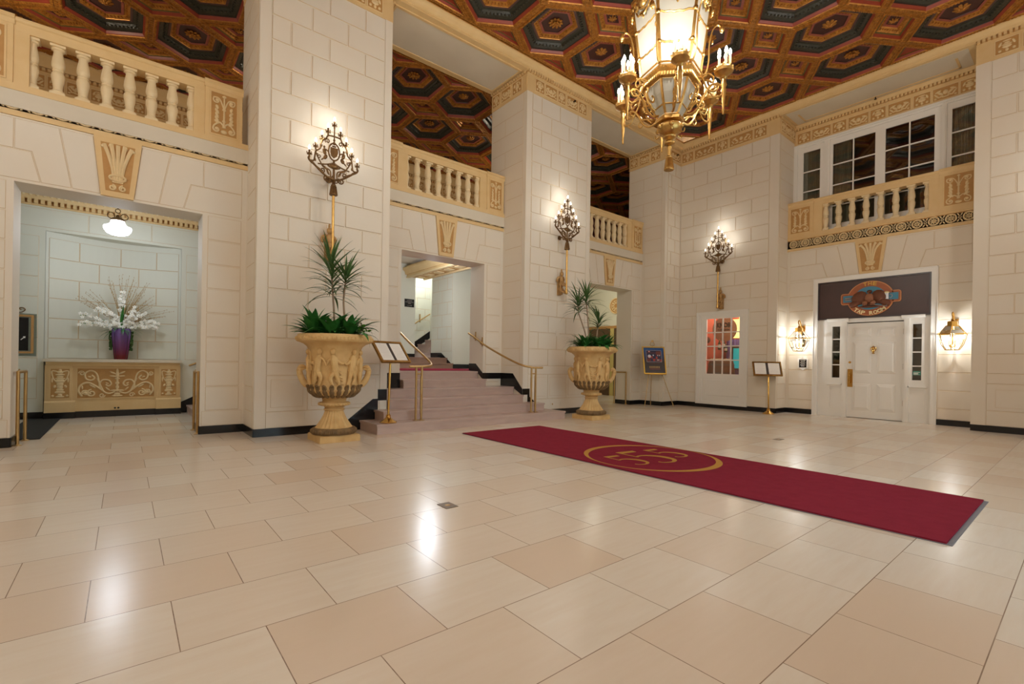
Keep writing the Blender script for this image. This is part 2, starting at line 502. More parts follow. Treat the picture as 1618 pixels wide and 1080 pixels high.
# ---- piers of the long wall
for i, (x0, x1) in enumerate(PIERS):
    mb = MB()
    mb.box(x0, x1, YP, 8.975, 0, ZCEIL)
    if i in (1, 2):
        pier_face(mb, FA(YP), x0, x1, x0 + .155, x1 - .135, [x0 + j for j in JP], [x0 + j for j in JQ])
    elif i == 3:
        pier_face(mb, FA(YP), x0, x1, x0 + .13, 12.58, [12.3], [12.1])
    else:
        pier_face(mb, FA(YP), x0, x1, x0 + .155, x1 - .135, [x0 + j for j in JP], [x0 + j for j in JQ])
    if i > 0:
        side_face(mb, FB(x0), -8.40, -(YP + .10), 5.3); side_face(mb, FB(x0), -8.92, -(YP + .10), ZC, -8.45, 5.13)
    if i < 3:
        side_face(mb, FW(x1), YP + .10, 8.40, 5.3)
    struct(mb.build('wall_pier', WALL2, ang=20),
           ('far-left stone-scored pier beside the flower alcove', 'tall cream pier between flower alcove and wide stairs',
            'tall cream pier between the stairs and the narrow passage', 'narrow corner pier behind the poster easel')[i], 'pier')

# ---- the door wall
mb = MB()
fr = FB(XP)
y0, y1 = BY                                            # 5.02, 1.50
# pier with the bar window (hole -6.99..-5.85, .10..2.50)
wy0, wy1, wz0, wz1 = 5.80, 7.05, .10, 2.55
mb.box(XP, XP + .16, y0, wy0, 0, ZCEIL); mb.box(XP, XP + .16, wy1, YP, 0, ZCEIL)
mb.box(XP, XP + .16, wy0, wy1, wz1, ZCEIL); mb.box(XP, XP + .16, wy0, wy1, 0, wz0)
mb.box(XP + .16, 13.8, y0, y0 + .12, 0, ZCEIL)
def bface(u0, u1, fl, frr, P, Q, hole=None):
    h = .012
    if fl > u0: mb.fbox(fr, u0, fl - .008, .12, ZC, 0, h)
    if frr < u1: mb.fbox(fr, frr + .008, u1, .12, ZC, 0, h)
    for a, b, k in courses(1.09, ZC):
        js = [fl] + list(P if k % 2 else Q) + [frr]
        for i in range(len(js) - 1):
            s, e = js[i], js[i + 1]
            segs = [(s, e)]
            if hole and a < hole[3] and b > hole[2]:
                segs = []
                if s < hole[0]: segs.append((s, min(e, hole[0])))
                if e > hole[1]: segs.append((max(s, hole[1]), e))
            lo = max(a, hole[3]) if (hole and a < hole[3] < b and False) else a
            for p, q in segs:
                if q - p > .03:
                    mb.block(fr, rectp(p, q, lo, b), 0, h if a > 3.2 else .007, .016 if a > 3.2 else .007, .006)
    segs = [(fl, frr)] if not hole else [(fl, hole[0]), (hole[1], frr)]
    for p, q in segs:
        for a, b in ((.905, 1.095), (.40, .905), (.12, .40)):
            mb.block(fr, rectp(p, q, a, b), 0, .006, .006, .005)
        if not hole:
            w = q - p; n = round(w / .9)
            for i in range(n):
                mb.block(fr, rectp(p + w * i / n + .12, p + w * (i + 1) / n - .12, .46, .80), .005, .005, .006, .005)
bface(-YP, -y0, -YP + .015, -5.24, (-7.30, -6.50, -5.68), (-6.90, -6.09), (-7.17, -5.70, 0, 2.66))
# pier on the near side of the door bay
mb.box(XP, 13.8, YN, y1, 0, ZCEIL)
bface(-y1, -YN, -1.29, -YN - .015, (-.94, -.14, .68), (-1.0 + .46, .26), None)
side_face(mb, Fr((0, y0, 0), (-1, 0, 0), (0, 0, 1), (0, -1, 0)), -13.12, -(XP + .05), 4.05)
side_face(mb, Fr((0, y0, 0), (-1, 0, 0), (0, 0, 1), (0, -1, 0)), -13.46, -(XP + .05), ZC, None, 4.40)
# door bay
fr = FB(XB)
dy0, dy1 = 4.37, 2.10
mb.box(XB, XB + .2, dy0, y0, 0, 4.36); mb.box(XB, XB + .2, y1, dy1, 0, 4.36); mb.box(XB, XB + .2, dy1, dy0, 3.32, 4.36)
for a, b in ((-y0 + .06, -dy0 - .02), (-dy1 + .02, -y1 - .06)):
    for z0, z1, k in courses(1.09, ZOP):
        mb.block(fr, rectp(a, b, z0, z1), 0, .006, .008, .006)
    for z0, z1 in ((.72, 1.095), (.35, .72), (.12, .345)):
        mb.block(fr, rectp(a, b, z0, z1), 0, .006, .008, .006)
c = -3.262
for s in (-1, 1):
    e = 1.69
    for poly in ([(.21, 3.34), (.50, 3.34), (.66, 4.07), (.30, 4.07)],
                 [(.50, 3.34), (.86, 3.34), (.97, 3.70), (1.10, 3.70), (1.10, 4.07), (.66, 4.07)],
                 [(.86, 3.34), (e, 3.34), (e, 3.70), (.97, 3.70)],
                 [(1.10, 3.70), (e, 3.70), (e, 4.07), (1.10, 4.07)]):
        mb.block(fr, [(c + s * u, v) for u, v in poly], 0, .006, .006, .006)
WR = struct(mb.build('wall_right', WALL2, ang=20), 'cream stone-scored end wall holding the tap room door', 'wall')

MB.joint = None
# ---- walls behind the camera (the entrance side and the far end)
mb = MB()
ex0, ex1, ez = 3.2, 6.9, 3.3
mb.box(-2.7, ex0, YN - .2, YN, 0, ZCEIL); mb.box(ex1, 13.8, YN - .2, YN, 0, ZCEIL); mb.box(ex0, ex1, YN - .2, YN, ez, ZCEIL)
struct(mb.build('wall_near', M['wall'], smooth=False), 'cream wall around the glazed street entrance', 'wall')
mb = MB(); mb.box(XD - .2, XD, YN, YP, 0, ZCEIL)
struct(mb.build('wall_back', M['wall'], smooth=False), 'cream wall at the far end of the lobby', 'wall')
mb = MB()
fr = Fr((0, YN - .05, 0), (-1, 0, 0), (0, 0, 1), (0, 1, 0))
for k in range(5):
    x = ex0 + (ex1 - ex0) * k / 4
    mb.box(x - .05, x + .05, YN - .12, YN - .02, 0, ez)
mb.box(ex0, ex1, YN - .12, YN - .02, 2.3, 2.4); mb.box(ex0, ex1, YN - .12, YN - .02, ez - .08, ez); mb.box(ex0, ex1, YN - .12, YN - .02, 0, .12)
dn = struct(mb.build('door_2', M['brass'], smooth=False), 'glazed street entrance with brass frames', 'door')
mb = MB(); mb.box(ex0, ex1, YN - .075, YN - .065, .1, ez - .05)
part('pane', mb, M['glass'], dn, smooth=False)

# ---- black base along the walls
mb = MB()
def base(fr, u0, u1, z0=0, z1=.12, t=.014):
    mb.fbox(fr, u0, u1, z0, z1, 0, t)
xl, xr, ol, orr = BAYS[0]
base(FA(YA), xl, ol); base(FA(YA), orr, xr)
base(FW(orr * 0 + ol), YA, YI); base(FB(orr), -YI, -YA)
base(FA(YA), BAYS[2][0], BAYS[2][2]); base(FA(YA), BAYS[2][3], BAYS[2][1]); base(FB(BAYS[2][3]), -YI, -YA)
for x0, x1 in PIERS[:1]: base(FA(YP), XD, x1); base(FW(x1), YP, YA)
x0, x1 = PIERS[1]; base(FA(YP), x0, 3.05); base(FB(x0), -YA, -YP)
x0, x1 = PIERS[2]; base(FA(YP), 7.1, x1); base(FW(x1), YP, YA)
x0, x1 = PIERS[3]; base(FA(YP), x0, XP); base(FB(x0), -YA, -YP)
base(FA(12.05), -3.6, -1.13); base(FA(12.05), .90, 1.02)
# stepped base climbing beside the stairs (left pier front, right pier front and sides)
fr = FA(YP - .002)
mb.prism(fr, [(2.78, 0), (3.36, 0), (3.36, .50), (3.27, .50), (2.78, .12)], 0, .014)
mb.prism(fr, [(3.36, .47), (3.52, .47), (3.52, .66), (3.36, .66)], 0, .014)
mb.prism(fr, [(6.60, .47), (6.74, .47), (6.74, .30), (7.2, .12), (7.2, 0), (7.0, 0), (7.0, .16), (6.88, .31), (6.80, .42), (6.80, .60), (6.60, .60)][::-1], 0, .014)
fr = FA(YA - .002)
mb.prism(fr, [(3.52, .62), (4.12, .62), (4.12, .92), (3.52, .92)], 0, .014)
mb.prism(fr, [(6.09, .79), (6.60, .79), (6.60, .92), (6.09, .92)], 0, .014)
fr = FB(6.60)
mb.prism(fr, [(-YA, .62), (-8.05, .62), (-YP, .47), (-YP, .60), (-8.05, .92), (-YA, .92)], 0, .014)
fr = FB(6.09)
mb.prism(fr, [(-9.0, .95), (-8.7, .95), (-YA, .79), (-YA, .92), (-8.75, 1.12), (-9.0, 1.12)], 0, .014)
struct(mb.build('baseboard_left', M['black'], smooth=False), 'black stone base along the long wall, stepping up beside the stairs', 'baseboard')
mb = MB()
base(FB(XP), -YP, -y0); base(FB(XP), -y1, -YN)
base(FB(XB), -y0, -dy0); base(FB(XB), -dy1, -y1)
base(Fr((0, y0, 0), (-1, 0, 0), (0, 0, 1), (0, -1, 0)), -XB, -XP)
struct(mb.build('baseboard_right', M['black'], smooth=False), 'black stone base along the tap room wall', 'baseboard')

# ================================================================ friezes, dentils, cornices
def motif(mb, fr, u0, u1, v0, v1, wide, mi, d=.0):
    cu, cv = (u0 + u1) / 2, (v0 + v1) / 2
    w, h = (u1 - u0) / 2, (v1 - v0) / 2
    e = lambda a, b, ru, rv, an=0: mb.fell(fr, cu + a * w, cv + b * h, d, ru * h, rv * h, .014, an, 8, 4, mi)
    if wide:
        e(0, .12, .36, .4); e(0, -.62, .5, .14)
        for s in (-1, 1):
            e(s * .42, .05, .52, .2, s * .7); e(s * .6, .42, .45, .17, s * -.35); e(s * .72, -.2, .5, .14, s * .9)
            e(s * .38, -.5, .42, .12, s * -.25); e(s * .8, -.68, .2, .15)
    else:
        e(0, -.1, .52, .28); e(0, -.62, .2, .26); e(0, .42, .34, .14); e(0, .72, .5, .12); e(0, .18, .62, .1)
        for s in (-1, 1):
            e(s * .62, -.6, .2, .2); e(s * .6, .35, .16, .38, s * .4)
def frieze(mb, fr, u0, u1, panels, z0=ZC, zt=7.375, d=0.0):
    mb.fbox(fr, u0, u1, z0, zt, 0, d + .012)
    for a, b, wd in panels:
        p0, p1 = z0 + .072, z0 + .325
        mb.fbox(fr, a, b, p0, p1, d + .012, d + .016, 1)
        motif(mb, fr, a, b, p0, p1, wd, 2, d + .016)
        for q in ((a - .012, b + .012, p1, p1 + .012), (a - .012, b + .012, p0 - .012, p0), (a - .012, a, p0, p1), (b, b + .012, p0, p1)):
            mb.fbox(fr, *q, d + .012, d + .022, 2)
def dentils(mb, fr, u0, u1, z0=7.375, h=.055, p=.07, dep=.06):
    mb.fbox(fr, u0, u1, z0, z0 + h, 0, .018, 1)
    n = int((u1 - u0) / p)
    for i in range(n):
        u = u0 + (u1 - u0) * (i + .5) / n
        mb.fbox(fr, u - p * .3, u + p * .3, z0, z0 + h, .018, dep, 0)
def run(mb, fr, u0, u1, prof, mi=0, m0=0.0, m1=0.0):
    """moulding of profile (d, v) along u; m0/m1 = 1 mitres an inside corner"""
    n = len(prof)
    vs = [fr(u0 + m0 * d, v, d) for d, v in prof] + [fr(u1 - m1 * d, v, d) for d, v in prof]
    mb.add(vs, [(i, (i + 1) % n, n + (i + 1) % n, n + i) for i in range(n)] + [tuple(range(n - 1, -1, -1)), tuple(range(n, 2 * n))], mi)
CORN = [(0, 7.43), (.062, 7.43), (.066, 7.452), (.10, 7.468), (.112, 7.49), (.118, 7.505), (.15, 7.53), (.168, 7.535), (.172, 7.575), (0, 7.575)]
TRIMM = [M['ochre'], M['ochre_dark'], M['ochre_pale']]
PP = [(.236, .479, 0), (.528, .868, 1), (.919, 1.138, 0), (1.206, 1.549, 1), (1.598, 1.852, 0)]
mb = MB()
for i, (x0, x1) in enumerate(PIERS):
    fr = FA(YP)
    if i == 3: frieze(mb, fr, x0, XP, [(x0 + .24, x0 + .72, 1)])
    else: frieze(mb, fr, x0, x1, [(x0 + a, x0 + b, k) for a, b, k in PP])
    dentils(mb, fr, x0, min(x1, XP))
    if i > 0:
        f2 = FB(x0)
        frieze(mb, f2, -8.975, -YP, [(-8.93, -8.68, 0), (-8.60, -8.28, 1), (-8.20, -7.90, 0)])
        dentils(mb, f2, -8.975, -YP, 7.345, .045)
    if i < 3:
        f2 = FW(x1)
        frieze(mb, f2, YP, 8.975, [(YP + .17, YP + .47, 0), (YP + .55, YP + .87, 1), (YP + .95, YP + 1.2, 0)])
        dentils(mb, f2, YP, 8.975, 7.345, .045)
run(mb, FA(YP), XD, XP, CORN, 0, 1, 1)
for xl, xr, ol, orr in BAYS:                      # beams over the openings, with a framed soffit panel
    mb.box(xl, xr, YP - .05, 8.975, 7.40, 7.56, 0)
    dn_ = Fr((0, 0, 7.40), (1, 0, 0), (0, 1, 0), (0, 0, -1))
    a, b, c_, d_ = xl + .13, xr - .13, YP + .12, 8.82
    mb.fbox(dn_, a, b, c_, d_, 0, .004, 3)
    for q in ((a - .04, b + .04, c_ - .05, c_), (a - .04, b + .04, d_, d_ + .05), (a - .04, a, c_, d_), (b, b + .04, c_, d_)):
        mb.fbox(dn_, *q, 0, .02, 0)
struct(mb.build('trim_1', TRIMM + [M['panel']]), 'ochre urn-and-griffin frieze, dentils and cornice above the long wall', 'trim')
mb = MB()
fr = FB(XP)
frieze(mb, fr, -YP, -y0, [(-7.69, -7.353, 0), (-7.294, -6.691, 1), (-6.637, -6.344, 0), (-6.284, -5.683, 1), (-5.641, -5.337, 0)])
dentils(mb, fr, -YP, -y0)
frieze(mb, fr, -y1, -YN, [(-1.24, -.94, 0), (-.88, -.28, 1), (-.22, .08, 0), (.14, .74, 1), (.80, 1.08, 0)])
dentils(mb, fr, -y1, -YN)
run(mb, fr, -YP, -YN, CORN, 0, 1, 1)
f2 = Fr((0, y0, 0), (-1, 0, 0), (0, 0, 1), (0, -1, 0))
frieze(mb, f2, -XU, -XP, [(-13.48, -13.26, 0), (-13.2, -12.92, 1), (-12.87, -12.66, 0)])
dentils(mb, f2, -XU, -XP, 7.345, .045)
f3 = FB(XU)
frieze(mb, f3, -y0, -y1, [(-4.946, -4.649, 0), (-4.607, -4.204, 1), (-4.16, -3.875, 0), (-3.826, -3.432, 1), (-3.389, -3.105, 0),
                          (-3.053, -2.656, 1), (-2.601, -2.322, 0), (-2.276, -1.874, 1), (-1.838, -1.56, 0)], 6.87, 7.28)
dentils(mb, f3, -y0, -y1, 7.28, .055)
run(mb, f3, -y0, -y1, [(0, 7.335), (.06, 7.335), (.09, 7.37), (.10, 7.41), (0, 7.41)])
mb.box(XP - .05, XU + .1, y1, y0, 7.40, 7.56, 0)
dn_ = Fr((0, 0, 7.40), (1, 0, 0), (0, 1, 0), (0, 0, -1))
mb.fbox(dn_, XP + .02, XU - .13, y1 + .12, y0 - .12, 0, .004, 3)
for q in ((XP + .25, XU - .2, y1 + .30, y1 + .34), (XP + .25, XU - .2, y0 - .34, y0 - .30), (XU - .24, XU - .2, y1 + .3, y0 - .3)):
    mb.fbox(dn_, *q, .004, .012, 0)
struct(mb.build('trim_2', TRIMM + [M['panel']]), 'ochre urn-and-griffin frieze, dentils and cornice above the tap room wall', 'trim')
mb = MB()
run(mb, Fr((0, YN, 0), (-1, 0, 0), (0, 0, 1), (0, 1, 0)), -XP, -XD, CORN, 0, 1, 1)
run(mb, FW(XD), YN, YP, CORN, 0, 1, 1)
struct(mb.build('trim_3', M['ochre']), 'ochre cornice on the walls behind the entrance', 'trim')
# strip between the coffers and the cornices
mb = MB()
mb.box(XD, XP, YP - .19, YP, 7.552, 7.575); mb.box(XD, XP, YN, YN + .25, 7.552, 7.575)
mb.box(XP - .19, XP, YN, YP, 7.552, 7.575); mb.box(XD, XD + .2, YN, YP, 7.552, 7.575)
struct(mb.build('trim_4', M['goldwood'], smooth=False), 'gilded wooden border around the coffered ceiling', 'trim')

# ================================================================ the keystones: carved, parts of their walls
def keystone(fr, c, wt, wb, parent):
    mb = MB()
    h0, h1 = 3.315, 4.10
    mb.prism(fr, [(c - wb, h0), (c + wb, h0), (c + wt, h1), (c - wt, h1)], -.002, .03, 0)
    k = lambda t, e: (wb + (wt - wb) * t) - e
    a, b = .09, .91
    lo, hi = h0 + (h1 - h0) * a, h0 + (h1 - h0) * b
    mb.prism(fr, [(c - k(a, .055), lo), (c + k(a, .055), lo), (c + k(b, .065), hi), (c - k(b, .065), hi)], .03, .032, 1)
    H = hi - lo
    for s, top in ((-1, .95), (-.5, .98), (0, .97), (.5, .98), (1, .95)):         # sheaf of curling leaves held by a ring
        base_u, top_u = c + s * .045, c + s * k(b, .10)
        p = bez([(base_u, lo + H * .18), (c + s * .055, lo + H * .45), (c + s * .10, lo + H * .75), (top_u, lo + H * top)], 6)
        mb.ftube(fr, p, [.016 + .012 * i / len(p) for i in range(len(p))], .036, 6, 2)
        if s: mb.fell(fr, top_u + s * .012, lo + H * top - .03, .036, .026, .022, .02, 0, 7, 4, 2)
    mb.ring(fr, c, lo + H * .28, .085, .016, .05, 18, 6, 2, 1.0, .45)
    for s in (-1, 1):
        mb.ftube(fr, spiral(c + s * .055, lo + H * .08, .04, .008, 1.4 * s, PI / 2), .012, .036, 6, 2)
    return part('keystone', mb, TRIMM, parent, 'carved ochre keystone with a sheaf of curling leaves')
for xl, xr, ol, orr in BAYS:
    keystone(FA(YA), (ol + orr) / 2, .255, .172, WL)
keystone(FB(XB), -3.262, .30, .20, WR)
# ================================================================ coffered ceilings
def partw(name, mb, mats, parent, root, label=None, **k):
    """part whose shapes were given in world space"""
    l = root.location
    mb.v = [(v[0] - l[0], v[1] - l[1], v[2] - l[2]) for v in mb.v]
    return part(name, mb, mats, parent, label, **k)
CMATS = [M['goldwood'], M['redwood'], M['greenwood'], M['plumwood'], M['pinkwood'], M['field'], M['oliveline']]
def coffer(poly, rings, ropes, smooth=True):
    mb = MB(); n = len(poly)
    prev = [(u, v, 0.0) for u, v in poly]
    for t, z, mi in rings:
        cur = [(u, v, z) for u, v in inset(poly, t)]
        mb.add(prev + cur, [(i, (i + 1) % n, n + (i + 1) % n, n + i) for i in range(n)], mi)
        prev = cur
    mb.add(prev, [tuple(range(n))], rings[-1][2] if rings[-1][2] != 4 else 5)
    for t, z, sp, ru, rv, rz, an, mi in ropes:
        q = inset(poly, t)
        for i in range(n):
            a, b = Vector((*q[i], z)), Vector((*q[(i + 1) % n], z))
            L = (b - a).length; k = max(1, int(L / sp)); w = math.atan2(b.y - a.y, b.x - a.x)
            for j in range(k):
                p = a + (b - a) * ((j + .5) / k)
                mb.ell(p, ru, rv, rz, 6, 3, mi, Matrix.Rotation(w + an, 3, 'Z'))
    return mb.mesh('coffer', CMATS, ang=30, recalc=False)
HEX = [(0, .845), (-.6725, .416), (-.6725, -.416), (0, -.845), (.6725, -.416), (.6725, .416)]
RHO = [(0, .429), (-.6725, 0), (0, -.429), (.6725, 0)]
TRW = [(-.6725, 0), (0, -.429), (.6725, 0)]            # half rhombs along the long walls
TRN = [(0, .429), (-.6725, 0), (0, -.429)]             # half rhombs along the end walls
BAND = [(.034, 0, 0), (.038, -.016, 0), (.076, -.016, 0), (.0886, 0, 0)]
BROPE = [(.057, -.018, .044, .028, .012, .014, .7, 0), (.014, -.002, .072, .015, .015, .012, 0, 0)]
me_hex = coffer(HEX, BAND + [(.093, .012, 1), (.118, .05, 1), (.122, .062, 5), (.15, .066, 2), (.19, .085, 2), (.235, .135, 2), (.27, .152, 2), (.276, .148, 3),
                             (.312, .150, 3), (.318, .158, 0), (.33, .16, 0), (.385, .2, 0), (.40, .202, 0), (.405, .19, 4), (.446, .195, 4), (.452, .21, 5), (.456, .21, 5)],
                BROPE + [(.357, .175, .058, .014, .026, .018, 0, 0), (.2, .095, .066, .022, .03, .016, 0, 2)])
me_rho = coffer(RHO, BAND + [(.093, .012, 1), (.112, .05, 1), (.116, .055, 6), (.138, .06, 6), (.142, .066, 0), (.215, .12, 0), (.22, .12, 4), (.26, .13, 4)],
                BROPE + [(.175, .088, .05, .014, .03, .014, 0, 0)])
me_trw = coffer(TRW, BAND + [(.093, .012, 1), (.108, .04, 1), (.12, .042, 6), (.132, .042, 6), (.136, .046, 1)], BROPE)
me_trn = coffer(TRN, BAND + [(.093, .012, 1), (.112, .04, 1), (.13, .042, 6), (.145, .042, 6), (.15, .046, 1)], BROPE)
def rosette(kind):
    mb = MB()
    n = 8 if kind == 0 else 10
    for ring_, r, l, z in ((0, .085, .062, .205), (1, .045, .034, .18)):
        for i in range(n if ring_ == 0 else 6):
            a = 2 * PI * i / (n if ring_ == 0 else 6) + ring_ * .3
            mb.ell((r * math.cos(a), r * math.sin(a), z), l, .032 - ring_ * .008, .022, 8, 5, 0,
                   Matrix.Rotation(a, 3, 'Z') @ Matrix.Rotation(-.45 if kind == 0 else .35, 3, 'Y'))
    mb.ell((0, 0, .165), .03, .03, .022, 8, 5, 0)
    return mb.mesh('rosette', M['goldwood'])
me_ros = [rosette(0), rosette(1)]
mb = MB()
for i in range(8):
    a = 2 * PI * i / 8
    mb.ell((.045 * math.cos(a), .045 * math.sin(a), .12), .05, .016, .014, 6, 4, 0, Matrix.Rotation(a, 3, 'Z') @ Matrix.Rotation(-.3, 3, 'Y'))
mb.ell((0, 0, .1), .02, .02, .018, 6, 4)
me_leafros = mb.mesh('leaf_rosette', M['goldwood'])
def coffered(parent, x0, y0, z, ks, js, xedge, yedge):
    T = Matrix.Translation
    for j in js:
        for k in ks:
            x, y = x0 + 1.345 * k, y0 + 1.69 * j
            o = place(me_hex, 'coffer', parent, T((x, y, z)))
            place(me_ros[(j + k) % 2], 'rosette', o, Matrix.Identity(4))
            if k < ks[-1]:
                if j < js[-1]:
                    o = place(me_rho, 'diamond_coffer', parent, T((x + .6725, y + .845, z)))
                    place(me_leafros, 'leaf_rosette', o, Matrix.Identity(4))
                else:
                    place(me_trw, 'border_coffer', parent, T((x + .6725, y + .845, z)))
                if j == js[0]:
                    place(me_trw, 'border_coffer', parent, T((x + .6725, y - .845, z)) @ Matrix.Rotation(PI, 4, 'Z'))
            if xedge and j < js[-1]:
                if k == ks[-1]: place(me_trn, 'border_coffer', parent, T((x + .6725, y + .845, z)))
                if k == ks[0]: place(me_trn, 'border_coffer', parent, T((x - .6725, y + .845, z)) @ Matrix.Rotation(PI, 4, 'Z'))
mb = MB(); mb.box(-2.8, 13.9, YN - .3, 9.0, 7.85, 8.0)
ceil = struct(mb.build('ceiling', M['goldwood'], smooth=False), 'gilded coffered ceiling of carved hexagons and diamonds over the lobby', 'ceiling')
coffered(ceil, 5.06, 3.30, 7.556, list(range(-5, 6)), list(range(-2, 3)), True, True)

# ================================================================ gallery behind the balconies
mb = MB(); mb.box(-3.8, 18.6, 8.4, 14.3, 7.75, 7.9)
gc = struct(mb.build('ceiling_gallery', M['goldwood'], smooth=False), 'dim coffered ceiling of the gallery behind the balconies', 'ceiling')
coffered(gc, 6.37, 9.86, 7.45, list(range(-7, 9)), [0, 1, 2], False, True)
mb = MB()
mb.box(-3.8, 18.6, 8.45, 14.2, 4.2, 4.44)
struct(mb.build('floor_gallery', M['panel'], smooth=False), 'gallery floor behind the balconies', 'floor')
mb = MB()
mb.box(-3.8, 18.6, 14.1, 14.3, 4.2, 7.75); mb.box(-3.8, -3.6, 8.5, 14.1, 4.2, 7.75); mb.box(18.4, 18.6, 8.5, 14.1, 4.2, 7.75); mb.box(12.75, 18.5, 8.3, 8.6, 4.2, 7.75)
struct(mb.build('wall_gallery', M['wall'], smooth=False), 'cream back wall of the gallery behind the balconies', 'wall')
mb = MB()
gp, u, k = [], -3.4, 0
while u < 18:
    w = .34 if k % 2 else .25
    gp.append((u, u + w, k % 2)); u += w + .05; k += 1
frieze(mb, FA(14.1), -3.6, 18.4, gp, 6.72, 7.13)
dentils(mb, FA(14.1), -3.6, 18.4, 7.13, .06, .09, .07)
run(mb, FA(14.1), -3.6, 18.4, [(0, 7.2), (.08, 7.2), (.12, 7.3), (.2, 7.38), (.2, 7.47), (0, 7.47)])
struct(mb.build('trim_5', TRIMM), 'ochre frieze and dentils on the gallery wall', 'trim')

# ================================================================ corridor and flower alcove behind the long wall
MB.joint = 1
WP2 = [M['wallpink'], M['joint']]
mb = MB()
NY = 12.05
fr = FA(NY)
nx0, nx1, nz = -1.13, .90, 3.41
# wall with a shallow curved niche above the console
mb.box(-3.8, nx0, NY, NY + .5, 0, 4.2); mb.box(nx1, 8.2, NY, NY + .5, 1.0, 4.2) if False else None
mb.box(nx1, 4.3, NY, NY + .5, 0, 4.2)
mb.box(nx0, nx1, NY, NY + .5, nz, 4.2)
N = 16
arc = [(nx0 + (nx1 - nx0) * i / N, NY + .04 + .30 * math.sin(PI * i / N)) for i in range(N + 1)]
for i in range(N):
    (xa, ya), (xb, yb) = arc[i], arc[i + 1]
    mb.quad((xa, ya, 0), (xb, yb, 0), (xb, yb, nz), (xa, ya, nz))
mb.quad((nx0, NY, 0), (nx0, NY + .04, 0), (nx0, NY + .04, nz), (nx0, NY, nz)); mb.quad((nx1, NY, 0), (nx1, NY + .04, 0), (nx1, NY + .04, nz), (nx1, NY, nz))
for z0, z1, k in courses(1.09, 3.7):                       # courses on the flat wall
    for a, b in ((-1.75, nx0 - .08), (nx1 + .08, 1.65)):
        if z0 < 3.2: mb.block(fr, rectp(a, b, z0, z1), 0, .005, .008, .006)
mb.block(fr, rectp(-1.75, nx0 - .08, .73, 1.095), 0, .005, .008, .006); mb.block(fr, rectp(-1.75, nx0 - .08, .36, .73), 0, .005, .008, .006)
for a, b in ((-1.75, -.55), (-.55, .40), (.40, 1.65)):
    mb.block(fr, rectp(a, b, nz + .05, 3.80), 0, .005, .008, .006)
for z0, z1, k in courses(1.09, 3.35):                      # courses inside the niche, following its curve
    js = [.02, .22, .52, .80, .98] if k % 2 else [.02, .36, .66, .98]
    for a, b in zip(js, js[1:]):
        m = 5
        P_ = lambda t, z, d: (nx0 + (nx1 - nx0) * t, NY + .04 + .30 * math.sin(PI * t) - d, z)
        ts = [a + .004 + (b - a - .008) * i / m for i in range(m + 1)]
        za, zb = z0 + .007, min(z1, nz - .02) - .007
        for i in range(m):
            mb.quad(P_(ts[i], za, .008), P_(ts[i + 1], za, .008), P_(ts[i + 1], zb, .008), P_(ts[i], zb, .008))
            mb.quad(P_(ts[i], za - .007, .002), P_(ts[i + 1], za - .007, .002), P_(ts[i + 1], za, .008), P_(ts[i], za, .008), 1)
            mb.quad(P_(ts[i], zb, .008), P_(ts[i + 1], zb, .008), P_(ts[i + 1], zb + .007, .002), P_(ts[i], zb + .007, .002), 1)
        for t_, s_ in ((ts[0], -1), (ts[-1], 1)):
            mb.quad(P_(t_, za, .008), P_(t_, zb, .008), P_(t_ + s_ * .004, zb, .002), P_(t_ + s_ * .004, za, .002), 1)
mb.box(-3.8, 16.2, YI, 12.6, 4.15, 4.35)                   # corridor ceiling
mb.box(-3.8, -3.6, YI, NY, 0, 4.2)
struct(mb.build('wall_alcove', WP2, ang=20), 'pale stone-scored corridor wall with a shallow curved niche', 'wall')
mb = MB()
run(mb, fr, -3.6, 4.3, [(0, 3.83), (.03, 3.83), (.03, 3.86), (0, 3.86)])
dentils(mb, fr, -3.6, 2.2, 3.86, .07, .085, .09)
run(mb, fr, -3.6, 4.3, [(0, 3.93), (.10, 3.93), (.12, 3.97), (.17, 4.02), (.24, 4.05), (.25, 4.15), (0, 4.15)])
for i in range(52):
    u = -2.4 + i * .09
    mb.fell(fr, u, 4.0, .17, .034, .04, .03, 0, 7, 4, 2)
struct(mb.build('trim_6', TRIMM), 'ochre egg-and-dart cornice above the flower niche', 'trim')

# ---- stair hall behind the middle opening
LZ = .95
mb = MB()
mb.box(2.55, 8.2, 8.66, 12.3, 0, LZ)                       # landing
struct(mb.build('floor_landing', M['stair'], smooth=False), 'pink marble landing at the head of the wide stairs', 'floor')
mb = MB()
mb.box(7.5, 8.2, 12.0, 13.25, LZ, 4.15)                     # pier at the right of the second flight
fr = FB(7.5)
for z0, z1, k in courses(1.3, 4.1): 
    js = [-13.2, -12.6, -12.03] if k % 2 else [-13.2, -12.85, -12.3, -12.03]
    for a, b in zip(js, js[1:]): mb.block(fr, rectp(a, b, z0, z1), 0, .005, .006, .006)
mb.box(8.2, 8.5, YI, 13.25, 0, 4.15)
mb.box(4.3, 7.16, 13.7, 14.0, LZ, 4.9)                     # wall carrying the sign
mb.box(7.0, 10.5, 14.6, 14.9, LZ, 5.2); mb.box(7.0, 7.16, 13.9, 14.9, LZ, 5.2)
fr = FA(14.6)
for z0, z1, k in courses(1.4, 4.8):
    js = [7.18, 7.7, 8.4, 9.2] if k % 2 else [7.18, 7.4, 8.0, 8.8, 9.4]
    for a, b in zip(js, js[1:]): mb.block(fr, rectp(a, b, z0, z1), 0, .005, .006, .006)
mb.box(4.1, 4.3, NY, 14.0, 0, 4.3); mb.box(8.2, 8.4, 13.2, 14.6, LZ, 5.2)
mb.box(4.1, 10.5, 12.6, 14.9, 4.9, 5.0)
struct(mb.build('wall_stairhall', WP2, ang=20), 'pale stone-scored walls of the upper stair hall', 'wall')
mb = MB()                                                  # beam with a coffered gilt soffit over the landing
mb.box(6.85, 7.5, YI, 13.7, 3.80, 4.15, 0)
